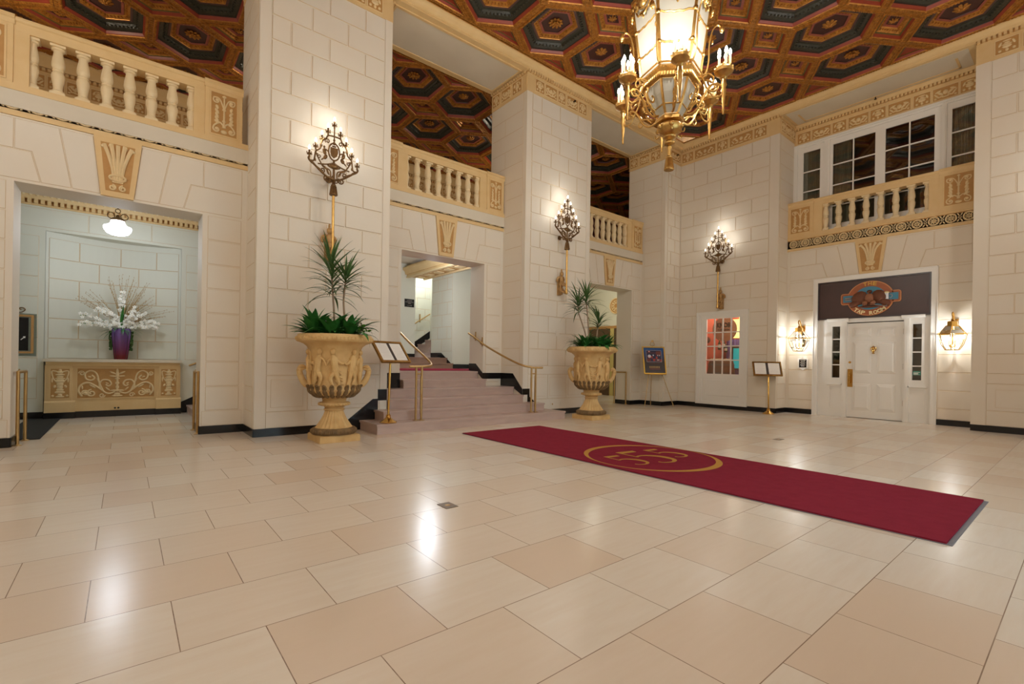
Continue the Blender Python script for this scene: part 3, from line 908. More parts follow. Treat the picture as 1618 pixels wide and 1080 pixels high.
dn_ = Fr((0, 0, 3.80), (1, 0, 0), (0, 1, 0), (0, 0, -1))
for i in range(8):
    y = YI + .2 + i * .57
    mb.fbox(dn_, 6.95, 7.38, y, y + .42, 0, .006, 1)
    mb.fbox(dn_, 7.05, 7.28, y + .1, y + .32, .006, .03, 2)
for x in (6.83, 6.87, 7.43): mb.box(x, x + .05, YI, 13.7, 3.76, 3.80, 2)
run(mb, FB(6.85), -13.7, -YI, [(0, 3.86), (.05, 3.86), (.08, 3.95), (.14, 4.0), (.14, 4.06), (0, 4.06)])
struct(mb.build('trim_7', TRIMM), 'gilt coffered beam over the stair landing', 'trim')
mb = MB()
fr = FB(7.5)
mb.prism(fr, [(-13.25, 1.28), (-12.66, 1.28), (-12.0, LZ), (-12.0, LZ + .13), (-12.62, 1.42), (-13.25, 1.42)], 0, .014)
base(FA(12.0), 7.5, 8.2, LZ, LZ + .13)
fr = FA(14.6)
mb.prism(fr, [(7.17, 1.27), (8.2, 1.95), (8.2, 2.2), (7.17, 1.50)], 0, .014)
base(FA(13.7), 4.3, 7.16, 1.265, 1.385)
struct(mb.build('baseboard_stairhall', M['black'], smooth=False), 'black stone base in the upper stair hall', 'baseboard')

MB.joint = None
# ---- passage behind the right opening
mb = MB()
mb.box(14.0, 14.2, 8.1, 13.2, 0, 4.15)
mb.box(8.5, 14.0, 13.2, 13.4, 0, 4.15)
struct(mb.build('wall_passage', M['wallpink'], smooth=False), 'pale wall at the end of the narrow passage', 'wall')
fr = FB(14.0)
mb = MB()
def at_px(px, py, X):    # point on the plane x = X on that line of sight
    f = 751.2; x, y = px - 809, 572.84 - py
    xr, yr = x * math.cos(roll) - y * math.sin(roll), x * math.sin(roll) + y * math.cos(roll)
    dx = math.cos(hd) + xr / f * math.sin(hd); dy = math.sin(hd) - xr / f * math.cos(hd)
    t = X / dx
    return Vector((X, dy * t, 1.15 + yr / f * t))
ma, dl, dg0, dg1 = at_px(974, 483, 14.0), at_px(930, 517, 14.0), at_px(964.5, 600, 14.0), at_px(971, 600, 14.0)
mb.fbox(fr, -dl.y - .6, -dg1.y + .3, 0, dl.z, 0, .05, 0); mb.fbox(fr, -dl.y - .5, -dg0.y - .01, 0, dl.z - .1, .05, .09, 1); mb.fbox(fr, -dg0.y, -dg1.y, 0, dl.z - .1, .05, .055, 2)
mb.fbox(fr, -dg1.y + .01, -dg1.y + .22, 0, dl.z - .1, .05, .09, 1)
struct(mb.build('door_3', [M['ochre_dark'], mat('brown_door', (92, 70, 48), .5), mat('lit_gap', (206, 190, 120), .6)], smooth=False),  # the gap's light is put into a yellow strip colour
       'brown panelled door at the end of the narrow passage', 'door')
mb = MB()
mb.disc(fr, -ma.y, ma.z, 0, .29, 0, .02, 40, 0); mb.ring(fr, -ma.y, ma.z, .275, .025, .03, 40, 6, 1); mb.ring(fr, -ma.y, ma.z, .20, .015, .025, 32, 6, 1)
for i in range(10):
    a = 2 * PI * i / 10
    mb.fell(fr, -ma.y + .13 * math.cos(a), ma.z + .13 * math.sin(a), .03, .07, .03, .02, a, 7, 4, 1)
o = tag(mb.build('wall_medallion', [M['ochre_dark'], M['ochre_pale']]), 'round carved medallion high on the passage wall', 'medallion')

# ================================================================ balustrades
def lathe_pts(a):
    return [(r, z) for r, z in a]
mb = MB()
mb.box(-.075, .075, -.075, .075, 0, .045)
mb.lathe([(.066, .045), (.07, .06), (.066, .075), (.052, .085), (.047, .11), (.052, .16), (.064, .22), (.069, .27), (.064, .305), (.052, .32), (.05, .325), (.058, .333),
          (.058, .347), (.05, .355), (.053, .36), (.066, .39), (.068, .42), (.062, .48), (.05, .545), (.046, .575), (.05, .59), (.064, .60), (.068, .615), (.066, .63)], 16)
mb.box(-.075, .075, -.075, .075, .625, .657)
me_bal = mb.mesh('baluster', mat('cream_baluster', (232, 212, 172), .5, var=.3, vs=8, col2=(218, 188, 134)))
BM = TRIMM
def balustrade(label, fr, o, ul, ur, open_l, open_r, bals, peds, root_loc, nmed):
    t = thing('balustrade', label, 'balustrade', root_loc)
    # carved frieze band
    mb = MB()
    mb.fbox(fr, ul, ur, ZF0, 4.168, -.25, .022, 0); mb.fbox(fr, ul, ur, 4.168, 4.378, -.25, 0, 1)
    mb.fbox(fr, ul, ur, 4.378, 4.41, -.25, .02, 0); mb.fbox(fr, ul, ur, 4.41, 4.455, -.25, .035, 0); mb.fbox(fr, ul, ur, 4.455, 4.50, -.25, .02, 0)
    s = (ur - ul) / nmed
    for i in range(nmed):
        u = ul + s * (i + .5); v = 4.273
        mb.ring(fr, u, v, .086, .012, .006, 22, 5, 2); mb.ring(fr, u, v, .070, .005, .004, 20, 4, 2)
        for k in range(8):
            a = 2 * PI * k / 8
            mb.fell(fr, u + .038 * math.cos(a), v + .038 * math.sin(a), .004, .026, .0135, .012, a, 6, 4, 2)
        mb.fell(fr, u, v, .008, .013, .013, .01, 0, 6, 4, 2)
        w = u + s / 2
        if i < nmed - 1:
            mb.ring(fr, w, v, .022, .008, .006, 10, 5, 2)
            for sx in (-1, 1):
                for sy in (-1, 1):
                    mb.fell(fr, w + sx * .026, v + sy * .062, .003, .036, .015, .012, sx * sy * 1.0, 6, 4, 2)
    partw('frieze', mb, BM, t, t, 'carved band of flower medallions')
    # rail
    mb = MB()
    a, b = peds[0][1], peds[1][0]
    run(mb, fr, a, b, [(-.21, 5.155), (.005, 5.155), (.005, 5.262), (.02, 5.27), (.03, 5.285), (.03, 5.305), (.022, 5.322), (-.21, 5.322)])
    partw('rail', mb, BM, t, t)
    for q0, q1 in ((a, open_l), (open_r, b)):                 # end blocks beside the pierced part
        mb = MB(); mb.fbox(fr, q0, q1, 4.50, 5.156, -.2, .003)
        partw('end_block', mb, BM, t, t)
    for u in bals:
        p = fr(u, 4.5, -.10)
        place(me_bal, 'baluster', t, Matrix.Translation(p - t.location))
    for (pu, pv) in peds:
        mb = MB()
        mb.fbox(fr, pu, pv, 4.50, 5.22, -.22, .022, 0)
        run(mb, fr, pu - (.0 if pu == ul else .012), pv + (.0 if pv == ur else .012), [(-.22, 5.22), (.028, 5.22), (.034, 5.275), (.05, 5.288), (.05, 5.308), (.04, 5.335), (-.22, 5.335)])
        pd = partw('pedestal', mb, BM, t, t)
        w = pv - pu; m = min(.075, w * .16)
        x0, x1, y0_, y1_ = pu + m, pv - m, 4.545, 5.165
        if x1 - x0 < .12: continue
        mb = MB()
        for q in ((x0 - .02, x1 + .02, y1_, y1_ + .02), (x0 - .02, x1 + .02, y0_ - .02, y0_), (x0 - .02, x0, y0_, y1_), (x1, x1 + .02, y0_, y1_)):
            mb.fbox(fr, *q, .02, .032, 0)
        mb.fbox(fr, x0, x1, y0_, y1_, .02, .024, 1)
        c, hw, H = (x0 + x1) / 2, (x1 - x0) / 2, y1_ - y0_
        V = lambda f: y0_ + H * f
        mb.ftube(fr, [(c, V(.18)), (c, V(.97))], [.017, .011], .026, 6, 2)
        for f in (.2, .34, .62, .94): mb.fell(fr, c, V(f), .028, .03, .02, .014, 0, 7, 4, 2)
        mb.fell(fr, c, V(.08), .026, hw * .26, H * .05, .02, 0, 8, 4, 2)
        for sg in (-1, 1):
            mb.ftube(fr, bez([(c, V(.22)), (c + sg * hw * .35, V(.30)), (c + sg * hw * .75, V(.20))], 6) + spiral(c + sg * hw * .58, V(.12), hw * .28, .008, sg * -1.2, .6 if sg > 0 else PI - .6, 16), .013, .027, 6, 2)
            mb.ftube(fr, bez([(c, V(.62)), (c + sg * hw * .35, V(.86)), (c + sg * hw * .8, V(.88))], 6) + spiral(c + sg * hw * .58, V(.82), hw * .27, .008, sg * -1.1, .4 if sg > 0 else PI - .4, 16), .011, .027, 6, 2)
            for f, l, an in ((.36, .9, 1.1), (.46, .8, 1.2), (.56, .75, 1.0), (.66, .6, 1.25), (.30, .7, .5)):
                mb.fell(fr, c + sg * hw * .55, V(f), .027, hw * .36 * l, .022, .016, an * sg + (0 if sg > 0 else PI), 7, 4, 2)
            mb.fell(fr, c + sg * hw * .58, V(.82), .03, .022, .022, .014, 0, 7, 4, 2); mb.fell(fr, c + sg * hw * .58, V(.12), .03, .022, .022, .014, 0, 7, 4, 2)
        partw('carved_panel', mb, BM, pd, t, 'carved panel of leafy scrolls')
    return t
for i, (xl, xr, ol, orr) in enumerate(BAYS):
    c = (-.108, 5.077, 10.25)[i]
    bl = [c + .2425 * (k - 3.5) for k in range(8)]
    balustrade(('ochre stone balustrade on the balcony above the flower alcove', 'ochre stone balustrade on the balcony above the wide stairs',
                'ochre stone balustrade above the narrow passage behind the second planted urn')[i], FA(YA), 0, xl, xr, c - .86, c + .86, bl,
               [(xl, c - 1.0), (c + 1.0 if i == 0 else c + 1.04, xr - (.09 if i == 0 else .02))], (c, YA, ZF0), (14, 13, 13)[i])
yb = [3.251 + .2735 * (k - 3.5) for k in range(8)]
balustrade('ochre stone balustrade below the french windows over the tap room door', FB(XB), 0, -BY[0], -BY[1], -4.255, -2.262,
           [-y for y in yb][::-1], [(-BY[0], -4.441), (-2.09, -BY[1])], (XB, 3.26, ZF0), 13)
mb = MB(); mb.box(XB + .02, XU + .1, BY[1], BY[0], 4.3, 4.45)
struct(mb.build('floor_balcony', M['panel'], smooth=False), 'narrow balcony floor below the french windows', 'floor')

# ================================================================ french windows above the tap room door
fr = FB(XU)
Wy = lambda y: -y
mb = MB()
zt, zb = 6.80, 4.52
mb.fbox(fr, -5.02, -1.50, zt, 6.90, -.05, .05); mb.fbox(fr, -5.02, -1.50, 4.44, 4.56, -.05, .04)
for a, b in ((-5.02, -4.93), (-4.33, -4.20), (-2.125, -2.04), (-1.56, -1.50)): mb.fbox(fr, a, b, 4.45, zt, -.05, .05)
mb.fbox(fr, -5.02, -1.5, 6.845, 6.875, .05, .075)
for a, b in ((-4.30, -4.24), (-2.11, -2.06)): mb.fbox(fr, a, b, 4.45, zt, .05, .065)
w1 = struct(mb.build('window_1', M['white'], smooth=False), 'white french windows with sidelights above the tap room balcony', 'window')
def leaf(a, b, g0, g1, mull, zs, gz0, gz1, name, lab):
    mb = MB()
    mb.fbox(fr, a, g0, zb, zt, -.02, .02); mb.fbox(fr, g1, b, zb, zt, -.02, .02)
    mb.fbox(fr, g0, g1, gz1, zt, -.02, .02); mb.fbox(fr, g0, g1, zb, gz0, -.02, .02)
    if mull: mb.fbox(fr, mull - .013, mull + .013, gz0, gz1, -.015, .018)
    for z in zs: mb.fbox(fr, g0, g1, z - .013, z + .013, -.015, .017)
    s = part(name, mb, M['white'], w1, lab, smooth=False)
    mb = MB(); mb.fbox(fr, g0, g1, gz0, gz1, -.004, .0)
    part('pane', mb, M['glass'], s, smooth=False)
zs = (6.16, 5.655, 5.15)
leaf(-4.93, -4.33, -4.80, -4.42, None, zs, 4.70, 6.67, 'sidelight', None)
leaf(-4.20, -3.20, -4.141, -3.288, -3.718, zs, 4.70, 6.67, 'sash', None)
leaf(-3.20, -2.125, -3.096, -2.239, -2.663, zs, 4.70, 6.67, 'sash', None)
leaf(-2.04, -1.56, -1.961, -1.60, None, zs, 4.70, 6.67, 'sidelight', None)
mb = MB()
mb.box(XU + 1.6, XU + 1.7, 1.0, 5.4, 4.4, 7.6); mb.box(XU + .1, XU + 1.6, 1.3, 1.4, 4.4, 7.6); mb.box(XU + .1, XU + 1.6, 5.1, 5.2, 4.4, 7.6)
mb.box(XU + .1, XU + 1.7, 1.3, 5.2, 7.3, 7.4); mb.box(XU + .1, XU + 1.7, 1.3, 5.2, 4.35, 4.44)
struct(mb.build('wall_upstairs', mat('dark_upstairs', (44, 36, 34), .8), smooth=False), 'dark room behind the french windows', 'wall')
def curtain(y0, y1, lab):
    mb = MB(); n = 60
    pts = [(XU + .14 + .02 * math.sin(i * 1.1) + .008 * math.sin(i * 2.7), y0 + (y1 - y0) * i / n) for i in range(n + 1)]
    for i in range(n):
        (xa, ya), (xb, yb_) = pts[i], pts[i + 1]
        mb.quad((xa, ya, 4.46), (xb, yb_, 4.46), (xb, yb_, 6.78), (xa, ya, 6.78))
        mb.quad((xa + .006, ya, 4.46), (xb + .006, yb_, 4.46), (xb + .006, yb_, 6.78), (xa + .006, ya, 6.78))
    return tag(mb.build('curtain', M['curtain'], ang=80, recalc=False), lab, 'curtain', 'curtains behind the french windows')
curtain(4.40, 4.86, 'pleated grey curtain behind the sidelight beside the corner pier')
curtain(3.80, 4.18, 'grey curtain drawn aside behind the first dark french window sash')
curtain(1.52, 1.98, 'pleated grey curtain behind the sidelight above the carved end pedestal')
# ================================================================ tap room door, its surround and sign
fr = FB(XB)
mb = MB()
mb.fbox(fr, -4.40, -4.30, 0, 3.325, -.05, .04); mb.fbox(fr, -2.19, -2.085, 0, 3.325, -.05, .04); mb.fbox(fr, -4.30, -2.19, 3.215, 3.325, -.05, .04)
mb.fbox(fr, -4.40, -4.385, 0, 3.325, .04, .055); mb.fbox(fr, -2.10, -2.085, 0, 3.325, .04, .055); mb.fbox(fr, -4.40, -2.085, 3.31, 3.325, .04, .055)
d1 = struct(mb.build('door_1', M['white'], smooth=False), 'white six-panel tap room door with sidelights', 'door')
def lightbay(a, b, g0, g1, gz0, gz1, name):
    """sidelight: four panes over a sunk panel with a sill"""
    mb = MB()
    mb.fbox(fr, a, g0, .78, 2.32, -.10, -.03); mb.fbox(fr, g1, b, .78, 2.32, -.10, -.03)
    mb.fbox(fr, g0, g1, gz1, 2.32, -.10, -.03); mb.fbox(fr, g0, g1, .78, gz0, -.10, -.03)
    for k in range(1, 4):
        z = gz0 + (gz1 - gz0) * k / 4
        mb.fbox(fr, g0, g1, z - .012, z + .012, -.09, -.04)
    mb.fbox(fr, a, b, .0, .78, -.12, -.045)
    c0, c1 = g0 - .055, g1 + .055
    for q in ((c0, c1, .66, .69), (c0, c1, .20, .22), (c0, c0 + .02, .22, .66), (c1 - .02, c1, .22, .66)):
        mb.fbox(fr, *q, -.045, -.032)
    run(mb, fr, c0 - .04, c1 + .04, [(-.06, .745), (-.02, .745), (.0, .76), (.0, .785), (-.06, .785)])
    mb.fbox(fr, c0, c1, .71, .745, -.045, -.025)
    s = part(name, mb, M['white'], d1, smooth=False)
    for k in range(4):
        z0 = gz0 + (gz1 - gz0) * k / 4
        mb = MB(); mb.fbox(fr, g0, g1, z0 + .012, z0 + (gz1 - gz0) / 4 - .012, -.075, -.07)
        part('pane', mb, M['glass'], s, smooth=False)
lightbay(-4.30, -3.80, -4.006, -3.845, .925, 2.146, 'sidelight')
lightbay(-2.56, -2.19, -2.502, -2.345, .918, 2.13, 'sidelight')
mb = MB()                                                    # pilasters and head beside the leaf
for a, b in ((-3.80, -3.70), (-2.645, -2.545)):
    mb.fbox(fr, a, b, 0, 2.30, -.12, .0); mb.fbox(fr, a + .025, b - .025, .2, 2.1, 0, .012)
mb.fbox(fr, -3.70, -2.645, 2.225, 2.32, -.12, -.02)
run(mb, fr, -4.10, -3.66, [(-.05, 2.26), (0, 2.26), (.03, 2.28), (.05, 2.30), (.05, 2.325), (-.05, 2.325)])
run(mb, fr, -2.68, -2.28, [(-.05, 2.26), (0, 2.26), (.03, 2.28), (.05, 2.30), (.05, 2.325), (-.05, 2.325)])
run(mb, fr, -3.66, -2.68, [(-.05, 2.29), (-.01, 2.29), (.01, 2.32), (-.05, 2.325)])
part('door_surround', mb, M['white'], d1, smooth=False)
mb = MB()
mb.fbox(fr, -3.70, -2.645, .012, 2.205, -.11, -.065)
for a, b in ((-3.60, -3.235), (-3.13, -2.785)):
    for z0, z1 in ((1.875, 2.10), (1.04, 1.775), (.18, .805)):
        mb.block(fr, rectp(a, b, z0, z1), -.065, .012, .0, .025); mb.block(fr, rectp(a + .03, b - .03, z0 + .03, z1 - .03), -.055, .014, .0, .035)
lf = part('door_leaf', mb, M['white'], d1, smooth=False)
mb = MB()
mb.fbox(fr, -3.69, -3.586, .714, 1.134, -.065, -.058); mb.ftube(fr, bez([(-3.637, .80, -.05), (-3.637, .84, -.005), (-3.637, .99, 0), (-3.637, 1.03, -.05)], 5), .014, n=8)
mb.fell(fr, -3.637, 1.05, -.05, .02, .02, .015); mb.fell(fr, -3.637, .79, -.05, .018, .03, .015)
part('handle', mb, M['brass'], lf, 'brass handle plate')
mb = MB(); mb.disc(fr, -3.646, 1.293, 0, .026, -.066, -.05, 16); mb.fell(fr, -3.646, 1.293, -.045, .012, .02, .012)
part('lock', mb, M['brass'], lf, 'brass cylinder lock')
mb = MB()                                                    # urn-shaped knocker
mb.fell(fr, -3.194, 1.61, -.05, .034, .032, .02); mb.fell(fr, -3.194, 1.55, -.05, .024, .05, .02); mb.fell(fr, -3.194, 1.50, -.05, .03, .014, .02); mb.fell(fr, -3.194, 1.66, -.05, .014, .014, .014)
mb.ring(fr, -3.194, 1.60, .05, .008, -.05, 16, 6)
part('knocker', mb, M['brass'], lf, 'brass urn-shaped knocker')
for z in (.40, 1.21, 1.98):
    mb = MB(); mb.ftube(fr, [(-2.648, z - .06, -.055), (-2.648, z + .06, -.055)], .012, n=8)
    part('hinge', mb, M['bronze'], lf, 'dark hinge')
mb = MB(); mb.box(XB + .6, XB + .7, 2.0, 4.5, 0, 3.3); mb.box(XB + .13, XB + .7, 1.98, 2.02, 0, 3.3); mb.box(XB + .13, XB + .7, 4.42, 4.46, 0, 3.3); mb.box(XB + .13, XB + .7, 2.0, 4.46, 3.2, 3.3)
struct(mb.build('wall_vestibule', mat('brown_vestibule', (96, 76, 72), .7), smooth=False), 'brown vestibule wall behind the sidelight panes', 'wall')
# sign
sg = thing('hanging_sign', 'brown tap room sign board with an oval carved emblem over the white door', 'sign', (XB, 3.25, 2.31))
mb = MB(); mb.fbox(fr, -4.30, -2.19, 2.315, 3.215, -.12, .02)
partw('board', mb, M['signwood'], sg, sg, smooth=False)
mb = MB()
for q in ((-4.30, -2.19, 3.185, 3.215), (-4.30, -2.19, 2.315, 2.345), (-4.30, -4.27, 2.345, 3.185), (-2.22, -2.19, 2.345, 3.185)): mb.fbox(fr, *q, .02, .045)
partw('board_frame', mb, mat('dark_sign_frame', (58, 48, 48), .3), sg, sg, smooth=False)
OVM = [mat('carved_rust_wood', (168, 92, 46), .42, var=.3, vs=8), mat('light_rust_edge', (206, 138, 84), .4), mat('sign_blue', (60, 130, 158), .4),
       mat('brown_fur', (112, 66, 42), .6, var=.5, vs=26, col2=(70, 40, 26)), mat('tan_fur', (150, 100, 72), .6), mat('sign_cream', (240, 222, 168), .45),
       mat('sign_yellow', (214, 168, 60), .4), mat('pewter', (176, 176, 178), .3, .6)]
cu, cv = -3.25, 2.752
def oval(a, b, n=48): return [(cu + a * math.cos(2 * PI * i / n), cv + b * math.sin(2 * PI * i / n)) for i in range(n)]
mb = MB()
def rrect(u0, u1, v0, v1, r, n=5):
    o = []
    for (x, y, a) in ((u1 - r, v0 + r, -PI / 2), (u1 - r, v1 - r, 0), (u0 + r, v1 - r, PI / 2), (u0 + r, v0 + r, PI)):
        o += [(x + r * math.cos(a + PI / 2 * i / n), y + r * math.sin(a + PI / 2 * i / n)) for i in range(n + 1)]
    return o
mb.prism(fr, rrect(-3.815, -2.69, 2.635, 2.895, .05), .02, .05, 1); mb.prism(fr, rrect(-3.80, -2.705, 2.65, 2.88, .04), .05, .056, 0)
mb.prism(fr, oval(.44, .395), .02, .056, 1); mb.prism(fr, oval(.42, .375), .056, .064, 0)
mb.prism(fr, rectp(-3.765, -3.55, 2.69, 2.84), .056, .068, 2); mb.prism(fr, rectp(-2.95, -2.735, 2.69, 2.84), .056, .068, 2)
mb.prism(fr, [(cu + .30 * math.cos(2 * PI * i / 40), cv + .005 + .262 * math.sin(2 * PI * i / 40)) for i in range(40)], .064, .070, 2)
partw('emblem_plaque', mb, OVM, sg, sg, 'rust coloured oval with side tabs')
mb = MB()                                                    # the shaggy brown figure leaning over the bar
mb.prism(fr, bez([(cu - .36, cv - .20), (cu - .30, cv - .02), (cu - .18, cv + .16), (cu - .07, cv + .10), (cu + .07, cv + .10), (cu + .18, cv + .16), (cu + .30, cv - .02), (cu + .36, cv - .20), (cu + .15, cv - .13), (cu, cv - .16), (cu - .15, cv - .13), (cu - .36, cv - .2)], 5)[:-1], .07, .085, 3)
for s in (-1, 1):
    mb.fell(fr, cu + s * .19, cv + .02, .09, .14, .17, .05, s * .75, 12, 7, 3); mb.fell(fr, cu + s * .27, cv - .1, .09, .13, .075, .05, s * -.5, 12, 7, 3)
    mb.fell(fr, cu + s * .075, cv - .105, .125, .055, .05, .05, 0, 10, 6, 4)
    for k in range(4): mb.fell(fr, cu + s * (.045 + .02 * k), cv - .15, .15, .011, .026, .02, 0, 6, 4, 4)
mb.fell(fr, cu, cv, .10, .09, .11, .05, 0, 12, 7, 4); mb.fell(fr, cu, cv + .145, .095, .05, .04, .04, 0, 10, 6, 3); mb.fell(fr, cu, cv - .19, .075, .22, .03, .03, 0, 12, 6, 3)
partw('figure', mb, OVM, sg, sg, 'shaggy brown carved figure')
mb = MB()
mb.fbox(fr, -2.985, -2.895, 2.70, 2.83, .068, .12, 7); mb.fell(fr, -2.94, 2.845, .09, .06, .03, .03, 0, 8, 5, 5); mb.ring(fr, -2.875, 2.765, .04, .009, .09, 14, 6, 7)
partw('tankard', mb, OVM, sg, sg, 'pewter tankard')
mb = MB()
for v in (2.78, 2.74): mb.ftube(fr, [(-3.72, v, .09), (-3.60, v, .09)], .018, n=8, mi=7)
partw('tap', mb, OVM, sg, sg, 'pewter tap')
mb = MB()
mb.ftube(fr, [(cu + .06, cv - .15, .12), (cu + .33, cv - .21, .12), (cu + .315, cv - .175, .12)], .009, n=6, mi=7)
partw('staff', mb, OVM, sg, sg, 'thin pewter staff')
mb = MB()
for ch, u, rot in (('T', -.09, .13), ('H', .0, 0), ('E', .09, -.13)):
    text_on(mb, fr, ch, cu + u, cv + .335 - abs(u) * .12, .085, .066, 6, .03, rot=rot, w=.07)
for i, ch in enumerate('TAP ROOM'):
    if ch == ' ': continue
    a = -PI / 2 + (i - 3.6) * .205
    text_on(mb, fr, ch, cu + .385 * math.cos(a), cv + .335 * math.sin(a), .085, .066, 5, .04, rot=a * .82 + PI / 2 * .82, w=.078 if ch != 'M' else .095)
partw('lettering', mb, OVM, sg, sg, 'raised cream and gold letters', smooth=False)
# sticker in the sidelight
fs = FB(XB + .066)
mb = MB(); mb.fbox(fs, -2.490, -2.357, 1.025, 1.115, 0, .002, 0); mb.fbox(fs, -2.48, -2.37, 1.08, 1.09, .002, .003, 1); mb.fbox(fs, -2.48, -2.40, 1.05, 1.068, .002, .003, 1); mb.fbox(fs, -2.48, -2.37, 1.034, 1.04, .002, .003, 1)
tag(mb.build('sticker', [mat('teal_sticker', (64, 140, 122), .5), M['paper']], smooth=False), 'small teal and white sticker on the lowest sidelight pane', 'sticker')
# black opening-hours plaque
fp = FB(XB - .007)
pq = thing('wall_plaque', 'small black plaque with a scalloped cream border below the wall lantern', 'plaque', (XB - .007, 4.62, 1.08))
mb = MB()
oc, ov = -4.62, 1.254
mb.prism(fp, bez([(oc - .118, ov - .12), (oc - .06, ov - .125), (oc, ov - .168), (oc + .06, ov - .125), (oc + .118, ov - .12), (oc + .112, ov), (oc + .118, ov + .12), (oc + .06, ov + .125), (oc, ov + .168), (oc - .06, ov + .125), (oc - .118, ov + .12), (oc - .112, ov), (oc - .118, ov - .12)], 4)[:-1], 0, .012)
partw('border', mb, M['white'], pq, pq, smooth=False)
mb = MB(); mb.fbox(fp, oc - .082, oc + .082, ov - .10, ov + .10, .012, .016, 0)
for i, w in enumerate((.06, .045, .06, .05, .06, .04)): mb.fbox(fp, oc - w, oc + w, ov + .075 - i * .029, ov + .083 - i * .029, .016, .017, 1)
partw('face', mb, [M['black'], M['paper']], pq, pq, smooth=False)

# ================================================================ the bar window and what stands behind it
fr = FB(XP)
mb = MB()
def fframe(mb, fr, u0, u1, v0, v1, w, d0, d1, mi=0):
    mb.fbox(fr, u0, u0 + w, v0, v1, d0, d1, mi); mb.fbox(fr, u1 - w, u1, v0, v1, d0, d1, mi)
    mb.fbox(fr, u0 + w, u1 - w, v1 - w, v1, d0, d1, mi); mb.fbox(fr, u0 + w, u1 - w, v0, v0 + w, d0, d1, mi)
fframe(mb, fr, -7.15, -5.72, .10, 2.65, .05, 0, .05); fframe(mb, fr, -7.11, -5.76, .10, 2.61, .06, -.02, .032); fframe(mb, fr, -7.06, -5.80, .1, 2.56, .08, -.05, .015)
w2 = struct(mb.build('window_2', M['white'], smooth=False), 'white framed sixteen-pane window into the bar', 'window')
mb = MB()
u0, u1, v0, v1 = -6.872, -5.950, .94, 2.453
mb.fbox(fr, -6.99, u0, .82, 2.50, -.05, .0); mb.fbox(fr, u1, -5.87, .82, 2.50, -.05, .0); mb.fbox(fr, u0, u1, v1, 2.50, -.05, 0); mb.fbox(fr, u0, u1, .82, v0, -.05, 0)
for k in range(1, 4):
    u = u0 + (u1 - u0) * k / 4; z = v0 + (v1 - v0) * k / 4 
    mb.fbox(fr, u - .014, u + .014, v0, v1, -.045, -.005); mb.fbox(fr, u0, u1, z - .014, z + .014, -.045, -.006)
s2 = part('sash', mb, M['white'], w2, smooth=False)
for i in range(4):
    for j in range(4):
        a, b = u0 + (u1 - u0) * i / 4 + .014, u0 + (u1 - u0) * (i + 1) / 4 - .014
        c, d = v0 + (v1 - v0) * j / 4 + .014, v0 + (v1 - v0) * (j + 1) / 4 - .014
        mb = MB(); mb.fbox(fr, a, b, c, d, -.03, -.025)
        part('pane', mb, M['glass'], s2, smooth=False)
mb = MB()
mb.fbox(fr, -6.99, -5.86, .10, .82, -.05, -.01); mb.block(fr, rectp(-6.96, -5.87, .14, .80), -.01, .008, 0, .012); mb.block(fr, rectp(-6.875, -5.93, .33, .78), -.004, .012, 0, .02)
part('panel', mb, M['white'], w2, smooth=False)
# bar room shell
RED = mat('red_bar_wall', (186, 88, 62), .7, var=.3, vs=2)
mb = MB()
mb.box(15.6, 15.7, 5.14, 7.95, 0, 3.0); mb.box(12.77, 15.6, 7.85, 7.95, 0, 3.0); mb.box(12.77, 15.6, 5.14, 5.2, 0, 3.0); mb.box(12.77, 15.6, 5.14, 7.95, 2.95, 3.05)
struct(mb.build('wall_bar', RED, smooth=False), 'red wall of the bar seen through the sixteen-pane window', 'wall')
BW = mat('barrel_oak', (128, 96, 62), .6, var=.6, vs=6, col2=(86, 60, 38), stretch=(6, 6, 1))
at_bar = at_px
bp = at_bar(1139.5, 569, 13.55)
br = thing('barrel', 'weathered oak barrel standing behind the bar window', 'barrel', (13.55, bp.y, 0))
mb = MB()
zt = bp.z - .01
mb.lathe([(.30, .0), (.32, .02), (.37, .3), (.385, zt * .5), (.37, zt - .3), (.325, zt - .02), (.305, zt - .01), (.30, zt - .03), (0.01, zt - .03)], 28)
part('staves', mb, BW, br)
for z, r in ((.12, .345), (.36, .378), (zt - .36, .380), (zt - .12, .35)):
    mb = MB(); mb.lathe([(r - .01, z - .025), (r + .006, z - .025), (r + .006, z + .025), (r - .01, z + .025)], 28, cap=False)
    part('hoop', mb, mat('iron_hoop', (120, 116, 108), .4, .8), br, 'grey iron hoop')
mb = MB()
for i in range(120):
    a, q = rnd.random() * 2 * PI, .29 * math.sqrt(rnd.random())
    mb.ell((13.55 + q * math.cos(a), bp.y + q * math.sin(a), zt - .005 + rnd.random() * .05), .03, .022, .018, 6, 4)
tag(mb.build('corks', mat('pale_corks', (236, 224, 176), .8)), 'heap of pale corks on top of the oak barrel', 'corks', None, 'stuff')
BG = mat('green_bottle_glass', (44, 62, 34), .12); BL = mat('bottle_label', (200, 200, 178), .6)
def bottle(px, py, X, h, lab, dark=False):
    p = at_bar(px, py, X)
    b = thing('bottle', lab, 'bottle', p, 0, 'bottles on the barrel')
    mb = MB(); mb.lathe([(.01, 0), (.037, .004), (.04, .02), (.04, h * .58), (.034, h * .66), (.016, h * .76), (.0145, h * .97), (.0165, h * .975), (.0165, h), (.005, h)], 14)
    part('body', mb, mat('dark_bottle', (40, 26, 22), .12) if dark else BG, b)
    mb = MB(); mb.lathe([(.041, h * .2), (.041, h * .5)], 14, cap=False); part('label', mb, BL, b, 'pale paper label')
    mb = MB(); mb.lathe([(.017, h * .9), (.018, h), (.004, h + .006)], 12); part('cap', mb, M['gilt'], b, 'gold cap')
bottle(1136.5, 552.5, 13.50, .31, 'dark green bottle standing tallest among the corks on the barrel')
